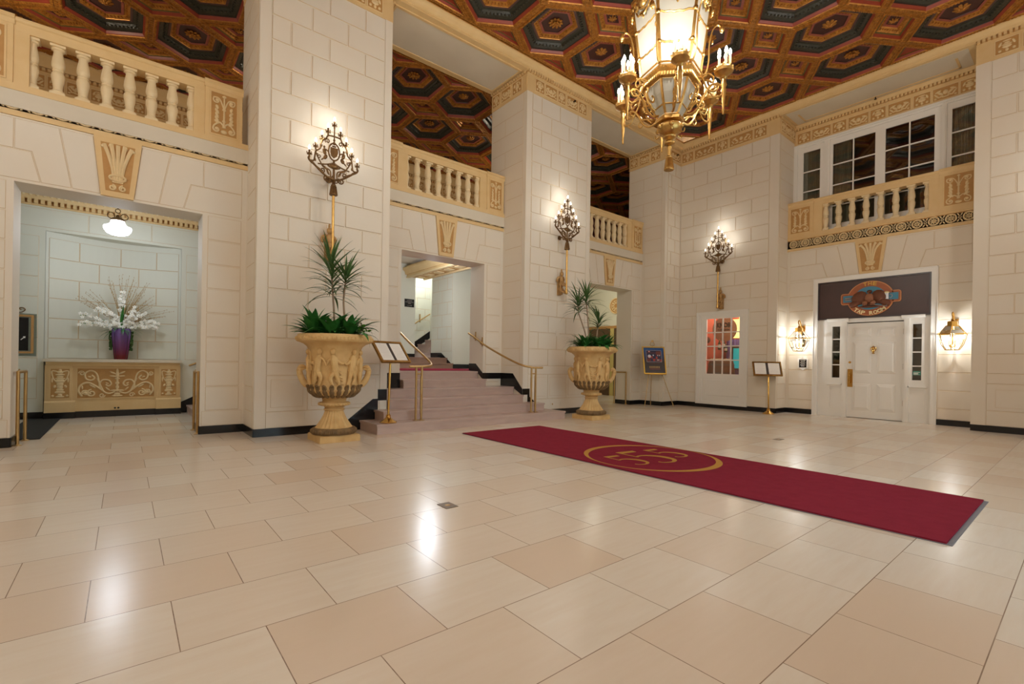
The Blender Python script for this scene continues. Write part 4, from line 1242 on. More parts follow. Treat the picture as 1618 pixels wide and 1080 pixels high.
bottle(1143.6, 551, 13.72, .30, 'dark brown bottle behind the pale corks on the barrel', True)
bottle(1146.8, 556.5, 13.42, .25, 'short green bottle at the front edge of the corks')
# round wooden sign
ds = at_bar(1145, 520, 14.05)
fd = FB(14.05)
rs = thing('round_sign', 'round wooden whiskey sign hanging behind the bar window', 'sign', tuple(ds))
mb = MB(); mb.disc(fd, -ds.y, ds.z, 0, .37, 0, .03, 44); mb.disc(fd, -ds.y, ds.z, 0, .37, 0, -.01, 44)
partw('disc', mb, mat('round_oak', (150, 108, 76), .6, var=.4, vs=5, col2=(110, 74, 48), stretch=(1, 1, 7)), rs, rs, smooth=False)
mb = MB()
text_on(mb, fd, 'KNOB', -ds.y - .02, ds.z + .125, .155, .032, 0, .035, w=.42, ext=.001); text_on(mb, fd, 'CREEK', -ds.y + .0, ds.z - .015, .055, .032, 0, .03, w=.40, ext=.001)
partw('lettering', mb, M['black'], rs, rs, 'black letters', smooth=False)
for s_ in (-1, 1):
    mb = MB(); mb.tube([ds + Vector((0, s_ * .2, .3)), ds + Vector((0, s_ * .28, 2.94 - ds.z))], .006)
    partw('hanger', mb, M['paper'], rs, rs)
# shaded lamp
lp = at_bar(1168, 520, 14.7)
ls = thing('hanging_lamp', 'pale yellow bell shaped lamp shade glowing behind the bar window', 'lamp', tuple(lp))
mb = MB(); mb.lathe([(.20, .30), (.27, .25), (.24, .05), (.30, -.12), (.34, -.25), (.33, -.25), (.28, -.1), (.22, .05), (.25, .24), (.19, .285)], 28, cap=False)
part('shade', mb, mat('lit_shade', (252, 236, 170), .6, emit=(255, 226, 140), es=1.6), ls)
mb = MB(); mb.tube([(0, 0, .28), (0, 0, 2.94 - lp.z)], .01); part('stem', mb, M['brass'], ls)
# teal lit screen and purple drape
a, b = at_bar(1159, 550, 14.9), at_bar(1167.5, 569, 14.9)
mb = MB(); fd = FB(14.9)
mb.fbox(fd, -a.y - .06, -b.y + .1, b.z - .3, a.z + .06, -.05, 0, 0); mb.fbox(fd, -a.y, -b.y + .05, b.z - .25, a.z, 0, .01, 1)
tag(mb.build('screen', [mat('screen_case', (70, 34, 30), .5), mat('teal_screen', (20, 150, 160), .4, emit=(20, 170, 180), es=.6)], smooth=False), 'teal lit screen beside the barrel behind the bar window', 'screen')
a, b = at_bar(1148, 536, 15.4), at_bar(1172, 549, 15.4)
mb = MB()
n = 40
for i in range(n):
    q = lambda k: (15.4 + .03 * math.sin(k * 1.3), a.y + (b.y - .3 - a.y) * k / n)
    (xa, ya), (xb, yb_) = q(i), q(i + 1)
    mb.quad((xa, ya, .4), (xb, yb_, .4), (xb, yb_, a.z), (xa, ya, a.z)); mb.quad((xa + .01, ya, .4), (xb + .01, yb_, .4), (xb + .01, yb_, a.z), (xa + .01, ya, a.z))
tag(mb.build('drape', mat('violet_drape', (120, 100, 168), .7, var=.5, vs=6, col2=(70, 58, 110)), ang=80, recalc=False), 'violet drape at the back of the bar', 'curtain')
# dark arched niche on the red wall
pz = at_bar(1119, 523, 14.4)
mb = MB(); mb.ell((14.4, 7.83, 1.98), .20, .06, .10, 14, 8)
tag(mb.build('wall_bracket', mat('dark_bracket', (70, 40, 32), .5)), 'dark rounded bracket on the red bar wall', 'bracket')
# ================================================================ wide stairs
st = thing('staircase', 'pink marble staircase of six wide steps rising through the middle opening', 'stairs', (5.1, 7.01, 0))
def step_poly(mb, fr_pts, z0, z1, nose=.025):
    mb.prism(Fr((0, 0, 0), (1, 0, 0), (0, 1, 0), (0, 0, 1)), fr_pts, z0, z1 - .035)
    mb.prism(Fr((0, 0, 0), (1, 0, 0), (0, 1, 0), (0, 0, 1)), inset(fr_pts, -.012), z1 - .035, z1)
RH = .158
T = .33
shapes = [[(3.05, 7.01), (7.17, 7.01), (7.17, YP - .035), (6.575, YP - .035), (6.575, 8.3), (3.545, 8.3), (3.545, YP - .035), (3.05, YP - .035)],
          [(3.30, 7.34), (6.88, 7.34), (6.88, YP - .035), (6.575, YP - .035), (6.575, 8.3), (3.545, 8.3), (3.545, YP - .035), (3.30, YP - .035)],
          [(3.545, 7.67), (6.575, 7.67), (6.575, 8.40), (3.545, 8.40)],
          [(3.545, 8.00), (6.575, 8.00), (6.575, 8.44), (3.545, 8.44)],
          [(4.135, 8.33), (6.075, 8.33), (6.075, 8.80), (4.135, 8.80)],
          [(4.135, 8.65), (6.075, 8.65), (6.075, 9.2), (4.135, 9.2)]]
for i, sh in enumerate(shapes):
    mb = MB(); step_poly(mb, sh, RH * i if i else 0.0, RH * (i + 1))
    partw('step', mb, M['stair'], st, st, smooth=False)
# landing runner
mb = MB(); mb.box(4.4, 7.3, 8.95, 11.35, LZ, LZ + .012)
tag(mb.build('landing_carpet', M['carpet'], smooth=False), 'crimson carpet on the landing at the head of the wide stairs', 'carpet')
# second flight: two broad treads, then a side flight turning away
s2_ = thing('staircase', 'two brown marble steps beyond the crimson landing carpet', 'stairs', (6.2, 11.9, LZ))
for i in range(2):
    mb = MB(); step_poly(mb, [(4.35, 11.9 + .34 * i), (7.47, 11.9 + .34 * i), (7.47, 13.25), (4.35, 13.25)], LZ + (RH * i), LZ + RH * (i + 1))
    partw('step', mb, mat('brown_marble', (150, 118, 98), .35, var=.4, vs=4), s2_, s2_, smooth=False)
s3_ = thing('staircase', 'narrow pale steps turning up beside the white wall behind the landing', 'stairs', (7.0, 13.9, LZ))
for i in range(6):
    mb = MB(); step_poly(mb, [(7.18 + .28 * i, 13.30), (8.17, 13.30), (8.17, 14.58), (7.18 + .28 * i, 14.58)] if i < 4 else [(7.18 + .28 * i, 13.3), (7.18 + .28 * i + .05, 13.3), (7.18 + .28 * i + .05, 14.58), (7.18 + .28 * i, 14.58)], LZ + RH * 2 + RH * i * .98, LZ + RH * 2 + RH * (i + 1) * .98)
    if i < 4: partw('step', mb, M['stair'], s3_, s3_, smooth=False)
# steps on the right of the flower alcove climbing to the landing
s4_ = thing('staircase', 'pale steps climbing out of the flower alcove behind the brass guard rail', 'stairs', (1.05, 11, 0))
for i in range(5):
    mb = MB(); step_poly(mb, [(1.03 + .30 * i, YI + .04), (2.53, YI + .04), (2.53, NY - .04), (1.03 + .30 * i, NY - .04)], RH * i, RH * (i + 1))
    partw('step', mb, M['stair'], s4_, s4_, smooth=False)
mb = MB(); fr = FA(NY - .006)
mb.prism(fr, [(.92, 0), (1.01, 0), (2.5, .80), (2.5, 1.02), (.92, .22)], 0, .014)
struct(mb.build('baseboard_alcove', M['black'], smooth=False), 'black stone base rising beside the alcove steps', 'baseboard')

# ---- brass rails
def post_pair(name, label, p0, p1, h, rail_end, group=None, wallpt=None):
    """two upright posts joined by a top rail"""
    t = thing(name, label, 'handrail', p0, 0, group)
    p0, p1 = Vector(p0), Vector(p1)
    for p in (p0, p1):
        mb = MB(); mb.tube([p, p + Vector((0, 0, h))], .019, 10)
        o = partw('post', mb, M['brass_dull'], t, t)
        mb = MB(); mb.lathe([(.045, 0), (.045, .006), (.024, .014), (.021, .02)], 14, tuple(p))
        partw('foot_plate', mb, M['brass_dull'], t, t)
    return t
M['brass_dull'] = mat('worn_brass', (196, 160, 104), .36, .9, var=.3, vs=14)
Z = Vector((0, 0, 1))
for lab, a, b, w in (('pair of brass posts at the foot of the left jamb beside the dark mat', (-1.035, 8.60, 0), (-1.02, 9.06, 0), -1.085),
                     ('pair of brass posts against the right jamb of the flower alcove', (.868, 8.545, 0), (.868, 9.04, 0), .885)):
    t = post_pair('guard_rail', lab, a, b, .93, None, 'guard rails at the alcove jambs')
    mb = MB(); a, b = Vector(a), Vector(b)
    mb.tube([a + Z * .93, b + Z * .93], .019, 10); mb.ell(a + Z * .93, .019, .019, .019, 10, 6); mb.ell(b + Z * .93, .019, .019, .019, 10, 6)
    mb.tube([b + Z * .93, Vector((w, b.y + .03, .93))], .013, 8); mb.lathe([(.03, -.006), (.03, .006)], 12, (w, b.y + .03, .93), axis=Matrix.Rotation(PI / 2, 3, 'Y'))
    partw('top_rail', mb, M['brass_dull'], t, t)
t = post_pair('guard_rail', 'thin brass guard rail at the jamb of the narrow passage', (11.30, 8.60, 0), (11.30, 9.02, 0), .93, None)
mb = MB(); mb.tube([(11.30, 8.60, .93), (11.30, 9.02, .93)], .019, 10); mb.ell((11.30, 8.6, .93), .019, .019, .019, 10, 6)
partw('top_rail', mb, M['brass_dull'], t, t)
def stair_rail(label, xp, path, yb, brackets):
    """double newel at the foot, sloping handrail, wall brackets"""
    t = thing('handrail', label, 'handrail', (xp, 7.19, RH), 0, 'handrails of the wide stairs')
    for x in (xp, xp + .085):
        mb = MB(); mb.tube([(x, 7.19 - (x - xp) * .4, RH + .004), (x, 7.19 - (x - xp) * .4, 1.06)], .019, 10); partw('post', mb, M['brass_dull'], t, t)
        mb = MB(); mb.box(x - .04, x + .04, 7.15 - (x - xp) * .4, 7.23 - (x - xp) * .4, RH + .002, RH + .012); partw('foot_plate', mb, M['brass_dull'], t, t, smooth=False)
    mb = MB(); mb.tube([(xp, 7.19, .94), (xp + .085, 7.156, .94)], .011, 8); partw('cross_bar', mb, M['brass_dull'], t, t)
    mb = MB(); mb.box(xp + .06, xp + .075, 7.14, 7.165, .27, .90); partw('spacer', mb, M['brass_dull'], t, t, smooth=False)
    mb = MB(); mb.tube(bez(path, 8), .021, 10); partw('rail', mb, M['brass_dull'], t, t)
    for (a, b) in brackets:
        mb = MB(); mb.tube(bez([a, tuple((Vector(a) + Vector(b)) / 2 - Z * .03), b], 5), .011, 8)
        d = Vector(b) - Vector(a)
        mb.box(b[0] - .012, b[0] + .012, b[1] - .012, b[1] + .012, b[2] - .06, b[2] + .14)
        partw('bracket', mb, M['brass_dull'], t, t)
stair_rail('brass handrail on the left of the wide stairs beside the menu stand', 3.80, [(3.68, 7.22, 1.06), (3.80, 7.19, 1.06), (3.95, 7.16, 1.065), (4.10, 7.22, 1.09), (4.16, 7.50, 1.20), (4.18, 8.2, 1.50), (4.19, 8.7, 1.74), (4.19, 8.95, 1.84)], 8.6,
           [((4.19, 8.62, 1.68), (4.125, 8.62, 1.64)), ((4.19, 8.90, 1.80), (4.125, 8.90, 1.78))])
stair_rail('brass handrail on the right of the wide stairs beside the tall pier', 6.38, [(6.60, 7.10, 1.06), (6.48, 7.15, 1.06), (6.38, 7.19, 1.065), (6.20, 7.34, 1.12), (6.09, 7.8, 1.30), (6.03, 8.35, 1.53), (6.02, 8.7, 1.70), (6.02, 8.95, 1.80)], 8.6,
           [((6.02, 8.50, 1.59), (6.085, 8.50, 1.56)), ((6.02, 8.76, 1.72), (6.085, 8.76, 1.69))])
# short rails on the upper walls
def wall_rail(label, pts, wallpts):
    t = thing('handrail', label, 'handrail', pts[0])
    mb = MB(); mb.tube(pts, .02, 8); partw('rail', mb, M['brass_dull'], t, t)
    for a, b in wallpts:
        mb = MB(); mb.tube([a, b], .012, 8); mb.box(b[0] - .015, b[0] + .015, b[1] - .015, b[1] + .015, b[2] - .08, b[2] + .2)
        partw('bracket', mb, M['brass_dull'], t, t)
wall_rail('brass handrail climbing the white wall of the upper stair hall', [(7.22, 14.5, 2.2), (8.15, 14.5, 2.78)], [((7.35, 14.5, 2.27), (7.35, 14.57, 2.27)), ((7.8, 14.5, 2.56), (7.8, 14.57, 2.56))])
wall_rail('short brass handrail on the alcove wall above the steps', [(1.05, 11.95, .98), (1.25, 11.95, 1.06), (2.3, 11.95, 1.62)], [((1.22, 11.95, 1.05), (1.22, 12.03, 1.05)), ((2.0, 11.95, 1.46), (2.0, 12.03, 1.46))])
# black direction sign in the stair hall
fr = FA(13.7 - .004)
sx, sz = 6.595 * 13.7 / 13 , 1.15 + (2.887 - 1.15) * 13.7 / 13
mb = MB(); mb.fbox(fr, sx - .165, sx + .165, sz - .125, sz + .125, 0, .01, 0)
for v, w in ((.075, .09), (.028, .14), (-.012, .05)): mb.fbox(fr, sx - w, sx + w, sz + v - .012, sz + v + .012, .01, .011, 1)
mb.fbox(fr, sx - .08, sx + .05, sz - .086, sz - .072, .01, .011, 1); mb.prism(fr, [(sx + .05, sz - .105), (sx + .09, sz - .079), (sx + .05, sz - .053)], .01, .011, 1)
tag(mb.build('direction_sign', [M['black'], M['ink']], smooth=False), 'small black direction sign with an arrow in the stair hall', 'sign')
# ================================================================ wall torches (sconces)
Z0 = 2.70
def sconce_mesh():
    """returns {part: mesh} in local space: x across, z up from the foot of the rod, -y off the wall"""
    fr = LOC; V = lambda z: z - Z0
    d = .25
    out = {}
    mb = MB()
    mb.tube([fr(0, V(2.74), d), fr(0, V(3.70), d)], .021, 10)
    mb.lathe([(.03, V(2.70)), (.036, V(2.715)), (.03, V(2.73)), (.034, V(2.75)), (.027, V(2.77)), (.034, V(2.80)), (.026, V(2.82))], 12, (0, -d, 0))
    out['rod'] = (mb.mesh('rod', M['gilt']), None)
    mb = MB()
    mb.lathe([(.056, V(3.69)), (.060, V(3.71)), (.054, V(3.74)), (.042, V(3.80)), (.034, V(3.83)), (.04, V(3.845)), (.028, V(3.86)), (.022, V(3.90)), (.036, V(3.92)), (.02, V(3.95))], 14, (0, -d, 0))
    for i in range(14):
        a = 2 * PI * i / 14
        mb.tube([(.056 * math.cos(a), -d + .056 * math.sin(a), V(3.695)), (.036 * math.cos(a), -d + .036 * math.sin(a), V(3.83))], .008, 5)
    out['tassel'] = (mb.mesh('tassel', M['bronze']), None)
    mb = MB()                                                # wall bracket: winged figure holding the rod
    mb.ell(fr(0, V(3.17), .10), .045, .04, .055, 10, 7); mb.ell(fr(0, V(3.24), .09), .02, .02, .05, 8, 5)
    mb.ell(fr(0, V(3.05), .085), .05, .045, .09, 10, 7); mb.ell(fr(0, V(2.93), .085), .055, .05, .08, 10, 7); mb.ell(fr(0, V(2.80), .07), .045, .045, .10, 10, 7)
    for s in (-1, 1):
        mb.tube(bez([fr(s * .045, V(3.10), .09), fr(s * .10, V(3.06), .07), fr(s * .09, V(3.0), .05), fr(s * .06, V(3.03), .06)], 6), [.026] * 6 + [.022] * 6 + [.014] * 7, 8)
        mb.tube(bez([fr(s * .04, V(3.0), .10), fr(s * .05, V(2.92), .17), fr(s * .02, V(2.88), .24)], 6), .016, 7)
        mb.tube(bez([fr(s * .03, V(2.86), .09), fr(s * .045, V(2.78), .14), fr(s * .025, V(2.73), .22)], 6), .018, 7)
        mb.ftube(fr, spiral(s * .04, V(2.74), .035, .01, 1.2 * s, PI / 2, 14), .011, .07)
    mb.tube([fr(0, V(2.78), .02), fr(0, V(2.76), .25)], .016, 8)
    mb.fbox(fr, -.05, .05, V(2.70), V(3.10), 0, .035)
    out['figure_bracket'] = (mb.mesh('figure_bracket', mat('gilded_figure', (196, 158, 104), .5, .35, var=.5, vs=18, col2=(130, 92, 52))), None)
    mb = MB()                                                # pierced scrollwork crest
    for s in (-1, 1):
        q = lambda *p: [(s * a, V(b)) for a, b in p]
        ft = lambda p, r: mb.ftube(fr, bez(q(*p), 6), r, d, 7)
        ft([(.0, 3.93), (.10, 3.955), (.20, 4.02), (.29, 4.09), (.35, 4.13), (.375, 4.165), (.365, 4.19)], .016)
        ft([(.355, 4.14), (.30, 4.15), (.285, 4.22), (.27, 4.30), (.21, 4.36), (.20, 4.43), (.165, 4.50), (.12, 4.54), (.09, 4.59), (.0, 4.60)], .0125)
        ft([(.05, 3.96), (.06, 4.06), (.16, 4.10), (.22, 4.18), (.27, 4.28)], .011)
        ft([(.0, 4.19), (.09, 4.15), (.17, 4.13), (.24, 4.12)], .011)
        mb.ftube(fr, [(s * u, V(v)) for u, v in spiral(.17, 4.04, .045, .008, -1.5, .4, 20)], .010, d, 6)
        mb.ftube(fr, [(s * u, V(v)) for u, v in spiral(.115, 3.935, .05, .010, 1.4, 2.4, 20)], .011, d, 6)
        mb.ftube(fr, [(s * u, V(v)) for u, v in spiral(.04, 3.915, .035, .008, 1.2, 2.4, 16)], .009, d, 6)
        mb.ftube(fr, [(s * u, V(v)) for u, v in spiral(.10, 4.50, .04, .008, 1.3, -.8, 16)], .009, d, 6)
        mb.ftube(fr, [(s * u, V(v)) for u, v in spiral(.225, 4.24, .035, .008, -1.3, 1.2, 16)], .008, d, 6)
        for (u, v, a, b, an) in ((.14, 4.09, .06, .02, .5), (.24, 4.055, .05, .02, .6), (.31, 4.11, .045, .018, .5), (.09, 4.03, .05, .018, 1.1), (.05, 4.12, .06, .02, .3), (.28, 4.17, .03, .014, 1.4), (.19, 4.40, .03, .012, 2.0)):
            mb.fell(fr, s * u, V(v), d, a, b, .014, an * s + (0 if s > 0 else PI), 7, 4)
        # small winged supporters beside the shield
        mb.fell(fr, s * .145, V(4.33), d, .028, .055, .022, s * -.25, 8, 5); mb.fell(fr, s * .15, V(4.40), d, .018, .02, .018, 0, 8, 5)
        mb.fell(fr, s * .13, V(4.25), d, .03, .045, .02, s * .5, 8, 5); mb.fell(fr, s * .115, V(4.36), d, .04, .012, .012, s * .5, 7, 4); mb.fell(fr, s * .17, V(4.21), d, .035, .012, .012, s * -.8, 7, 4)
    mb.ring(fr, 0, V(4.36), .09, .012, d, 26, 7, 0, .95, 1.45); mb.ring(fr, 0, V(4.49), .02, .007, d, 12, 6); mb.ftube(fr, [(0, V(3.92)), (0, V(4.23))], .017, d, 8)
    mb.ftube(fr, [(0, V(4.49)), (0, V(4.74))], .010, d, 7); mb.fell(fr, 0, V(4.54), d, .02, .02, .02); mb.fell(fr, 0, V(4.60), d, .017, .017, .017); mb.fell(fr, 0, V(4.14), d, .07, .05, .03, 0, 10, 6)
    mb.prism(fr, [(-.055, V(4.42)), (.055, V(4.42)), (.058, V(4.35)), (.04, V(4.295)), (0, V(4.265)), (-.04, V(4.295)), (-.058, V(4.35))], d - .012, d + .018)
    for k in (-1, 0, 1): mb.fell(fr, k * .02, V(4.445), d, .014, .014, .014)
    mb.tube([fr(0, V(4.0), .0), fr(0, V(4.0), d)], .012, 8); mb.disc(fr, 0, V(4.0), 0, .05, 0, .015, 16)
    out['scrollwork'] = (mb.mesh('scrollwork', M['bronze']), None)
    mb = MB()
    mb.lathe([(.012, -.05), (.014, -.045), (.012, -.01), (.026, 0), (.028, .008), (.015, .012), (.0135, .06), (.012, .062)], 10)
    for i in range(4):
        a = 2 * PI * i / 4 + .4
        mb.tube(bez([(.01 * math.cos(a), .01 * math.sin(a), -.01), (.045 * math.cos(a), .045 * math.sin(a), .0), (.04 * math.cos(a), .04 * math.sin(a), .02)], 4), .006, 5)
    cm = mb.mesh('candle', M['bronze'])
    mb = MB(); mb.lathe([(.009, .058), (.017, .075), (.019, .09), (.015, .108), (.007, .125), (.002, .133)], 10)
    bm_ = mb.mesh('bulb', M['bulb'])
    out['candle'] = (cm, bm_)
    return out
SC = sconce_mesh()
CANDLES = [(0, 4.77)] + [(s * u, z) for u, z in ((.095, 4.645), (.185, 4.51), (.275, 4.37), (.365, 4.235)) for s in (-1, 1)]
def sconce(label, loc, rz, lit=2.9):
    t = thing('wall_torch', label, 'sconce', loc, rz, 'candelabra wall torches')
    for k in ('rod', 'tassel', 'figure_bracket', 'scrollwork'):
        place(SC[k][0], k, t, Matrix.Identity(4))
    for u, z in CANDLES:
        o = place(SC['candle'][0], 'candle', t, Matrix.Translation((u, -.25, z - Z0)))
        place(SC['candle'][1], 'bulb', o, Matrix.Identity(4))
    c, s = math.cos(rz), math.sin(rz)
    for u, z in ((-.25, 4.5), (.25, 4.5), (0, 4.92)):
        x, y = u, -.27
        lamp('torch_light', (loc[0] + x * c - y * s, loc[1] + x * s + y * c, z), lit, WARM, .05)
    return t
WARM = (252, 250, 246)
sconce('tall candelabra wall torch on the pier above the nearer planted urn', (2.475, YP - .012, Z0), 0)
sconce('tall candelabra wall torch on the pier between the stairs and the narrow passage', (7.625, YP - .012, Z0), 0)
sconce('tall candelabra wall torch above the sixteen-pane bar window', (XP - .012, 6.43, Z0), -PI / 2)
sconce('tall candelabra wall torch on the pier past the tap room door', (XP - .012, .18, Z0), -PI / 2)
for loc, rz in (((1.2, YN + .012, Z0), PI), ((9.2, YN + .012, Z0), PI), ((XD + .012, 1.2, Z0), PI / 2), ((XD + .012, 5.4, Z0), PI / 2)):
    sconce('unseen candelabra wall torch added to fill the lobby with light', loc, rz, 37)  # unseen torches added behind the camera for fill, stronger than the others

# ================================================================ the great chandelier
CHZ = 3.50
ch = thing('chandelier', 'huge gilt lantern chandelier with frosted panes and six candle arms', 'chandelier', (CX, CY, CHZ), R(222))
H = lambda z: z - CHZ
def hexring(rr, a0=30): return [(rr * math.cos(R(a0 + 60 * k)), rr * math.sin(R(a0 + 60 * k))) for k in range(6)]
mb = MB()
mb.lathe([(.052, 0), (.058, .012), (.05, .05), (.038, .11), (.03, .15), (.034, .16), (.022, .175)], 16)
for i in range(18):
    a = 2 * PI * i / 18
    mb.tube([(.054 * math.cos(a), .054 * math.sin(a), .004), (.033 * math.cos(a), .033 * math.sin(a), .145)], .007, 5)
part('tassel', mb, M['gilt'], ch)
mb = MB()
mb.lathe([(.016, H(3.66)), (.024, H(3.70)), (.018, H(3.74)), (.03, H(3.78)), (.02, H(3.80)), (.062, H(3.815)), (.066, H(3.83)), (.05, H(3.845)), (.036, H(3.86)), (.075, H(3.885)), (.08, H(3.90)),
          (.06, H(3.915)), (.11, H(3.94)), (.142, H(3.98)), (.148, H(4.015)), (.13, H(4.045)), (.11, H(4.055))], 24)
mb.lathe([(.11, H(4.05)), (.165, H(4.07)), (.17, H(4.10)), (.15, H(4.125)), (.10, H(4.13))], 6, a0=R(30))
for k in range(6):
    a = R(60 * k)
    mb.ell((.145 * math.cos(a), .145 * math.sin(a), H(4.0)), .028, .028, .03, 8, 5); mb.tube(bez([(.12 * math.cos(a), .12 * math.sin(a), H(3.94)), (.17 * math.cos(a), .17 * math.sin(a), H(3.92)), (.18 * math.cos(a), .18 * math.sin(a), H(3.96))], 4), .008, 5)
part('bowl', mb, M['gilt'], ch)
LOW = [(.145, 4.13), (.20, 4.22), (.255, 4.34), (.295, 4.47)]
UP = [(.335, 4.60), (.372, 4.90), (.412, 5.20), (.452, 5.50)]
def framebars(prof, r):
    mb = MB()
    for k in range(6):
        a = R(30 + 60 * k)
        mb.tube([(p * math.cos(a), p * math.sin(a), H(z)) for p, z in prof], r, 6)
    return mb
mb = framebars(LOW, .016)
for rr, z, t in ((.20, 4.22, .009),):
    h = hexring(rr); mb.tube([(*h[k % 6], H(z)) for k in range(7)], t, 6, cap=False)
part('lower_frame', mb, M['gilt'], ch)
mb = framebars(UP, .019)
for rr, z, t in ((.365, 4.86, .013), (.408, 5.18, .013)):
    h = hexring(rr)
    for k in range(6):
        (xa, ya), (xb, yb_) = h[k], h[(k + 1) % 6]
        pts = [(xa + (xb - xa) * i / 12, ya + (yb_ - ya) * i / 12, H(z) - .018 * math.sin(PI * i / 12) + .006 * math.sin(i * 2.1)) for i in range(13)]
        mb.tube(pts, t, 6)
        for i in (0, 12): mb.ell(pts[i], .03, .03, .035, 8, 5)
part('upper_frame', mb, M['gilt'], ch)
for prof in (LOW, UP):
    for k in range(6):
        a, b = R(30 + 60 * k), R(90 + 60 * k)
        mb = MB()
        for (r0, z0), (r1, z1) in zip(prof, prof[1:]):
            e = .004
            vs = [(r0 * math.cos(a), r0 * math.sin(a), H(z0)), (r0 * math.cos(b), r0 * math.sin(b), H(z0)), (r1 * math.cos(b), r1 * math.sin(b), H(z1)), (r1 * math.cos(a), r1 * math.sin(a), H(z1))]
            mb.add(vs, [(0, 1, 2, 3)])
        part('pane', mb, M['frost'], ch, 'frosted pane', smooth=False)
mb = MB()                                                    # crenelated ring between the two lanterns
mb.lathe([(.30, H(4.47)), (.345, H(4.485)), (.35, H(4.52)), (.335, H(4.535)), (.355, H(4.56)), (.37, H(4.585)), (.345, H(4.61)), (.31, H(4.61))], 6, a0=R(30), cap=False)
h = hexring(.352)
for k in range(6):
    (xa, ya), (xb, yb_) = h[k], h[(k + 1) % 6]
    for i in range(11):
        t_ = (i + .5) / 11
        x, y = xa + (xb - xa) * t_, ya + (yb_ - ya) * t_
        mb.ell((x, y, H(4.50)), .012, .012, .03, 6, 4); mb.ell((x * 1.02, y * 1.02, H(4.575)), .013, .013, .012, 6, 4)
    mb.tube([(xa * 1.06, ya * 1.06, H(4.62)), (xb * 1.06, yb_ * 1.06, H(4.62))], .010, 6)
part('gallery_ring', mb, M['gilt'], ch)
mb = MB()                                                    # cresting with masks, rosettes and leaf straps
for k in range(6):
    a = R(60 * k)
    f = Fr((.395 * math.cos(a), .395 * math.sin(a), 0), (-math.sin(a), math.cos(a), 0), (0, 0, 1), (math.cos(a), math.sin(a), 0))
    v = H(5.44)
    mb.fell(f, 0, v, .02, .075, .085, .04, 0, 10, 6); mb.ring(f, 0, v, .09, .014, .015, 20, 6)
    for s in (-1, 1):
        mb.ftube(f, spiral(s * .13, v - .01, .06, .012, 1.5 * s, PI / 2 if s > 0 else PI / 2, 20), .014, .015)
        mb.ftube(f, bez([(s * .03, v - .12), (s * .09, v - .14), (s * .13, v - .08)], 6), .012, .012)
        mb.fell(f, s * .04, v - .15, .01, .05, .02, .015, s * .7, 7, 4)
    mb.fell(f, 0, v - .17, .01, .018, .05, .015, 0, 7, 4); mb.fell(f, 0, v + .12, .01, .05, .05, .03, 0, 8, 5)
    a = R(30 + 60 * k)
    f = Fr((.445 * math.cos(a), .445 * math.sin(a), 0), (-math.sin(a), math.cos(a), 0), (0, 0, 1), (math.cos(a), math.sin(a), 0))
    mb.ring(f, 0, H(5.36), .038, .013, .02, 18, 6); mb.fell(f, 0, H(5.36), .02, .022, .022, .02); mb.ring(f, 0, H(5.36), .055, .007, .012, 18, 5)
    P3 = lambda r, z: (r * math.cos(a), r * math.sin(a), H(z))
    mb.tube(bez([P3(.36, 4.60), P3(.41, 4.66), P3(.435, 4.80), P3(.44, 4.98), P3(.475, 5.14), P3(.53, 5.20), P3(.57, 5.17)], 6), .0095, 6)
    mb.ell(P3(.58, 5.15), .03, .03, .05, 8, 5); mb.ell(P3(.475, 5.0), .03, .012, .02, 7, 4); mb.ell(P3(.445, 5.48), .03, .03, .05, 8, 5)
part('cresting', mb, M['gilt'], ch)
mb = MB()                                                    # crown and suspension
mb.lathe([(.44, H(5.50)), (.475, H(5.52)), (.48, H(5.56)), (.45, H(5.59)), (.40, H(5.60))], 6, a0=R(30), cap=False)
for k in range(6):
    a = R(30 + 60 * k)
    mb.tube(bez([(.44 * math.cos(a), .44 * math.sin(a), H(5.58)), (.34 * math.cos(a), .34 * math.sin(a), H(5.82)), (.16 * math.cos(a), .16 * math.sin(a), H(5.98)), (.06 * math.cos(a), .06 * math.sin(a), H(6.2))], 6), .018, 6)
mb.lathe([(.05, H(6.15)), (.09, H(6.2)), (.05, H(6.27)), (.03, H(6.34))], 16)
part('crown', mb, M['gilt'], ch)
mb = MB()
n = 15
for i in range(n):
    z = 6.36 + (7.54 - 6.36) * (i + .5) / n
    f = Fr((0, 0, H(z)), (1, 0, 0), (0, 0, 1), (0, 1, 0)) if i % 2 else Fr((0, 0, H(z)), (0, 1, 0), (0, 0, 1), (1, 0, 0))
    mb.ring(f, 0, 0, .034, .009, 0, 14, 6, 0, .7, 1.45)
mb.lathe([(.12, H(7.545)), (.13, H(7.53)), (.06, H(7.49)), (.02, H(7.47))], 20)
part('chain', mb, M['gilt'], ch)
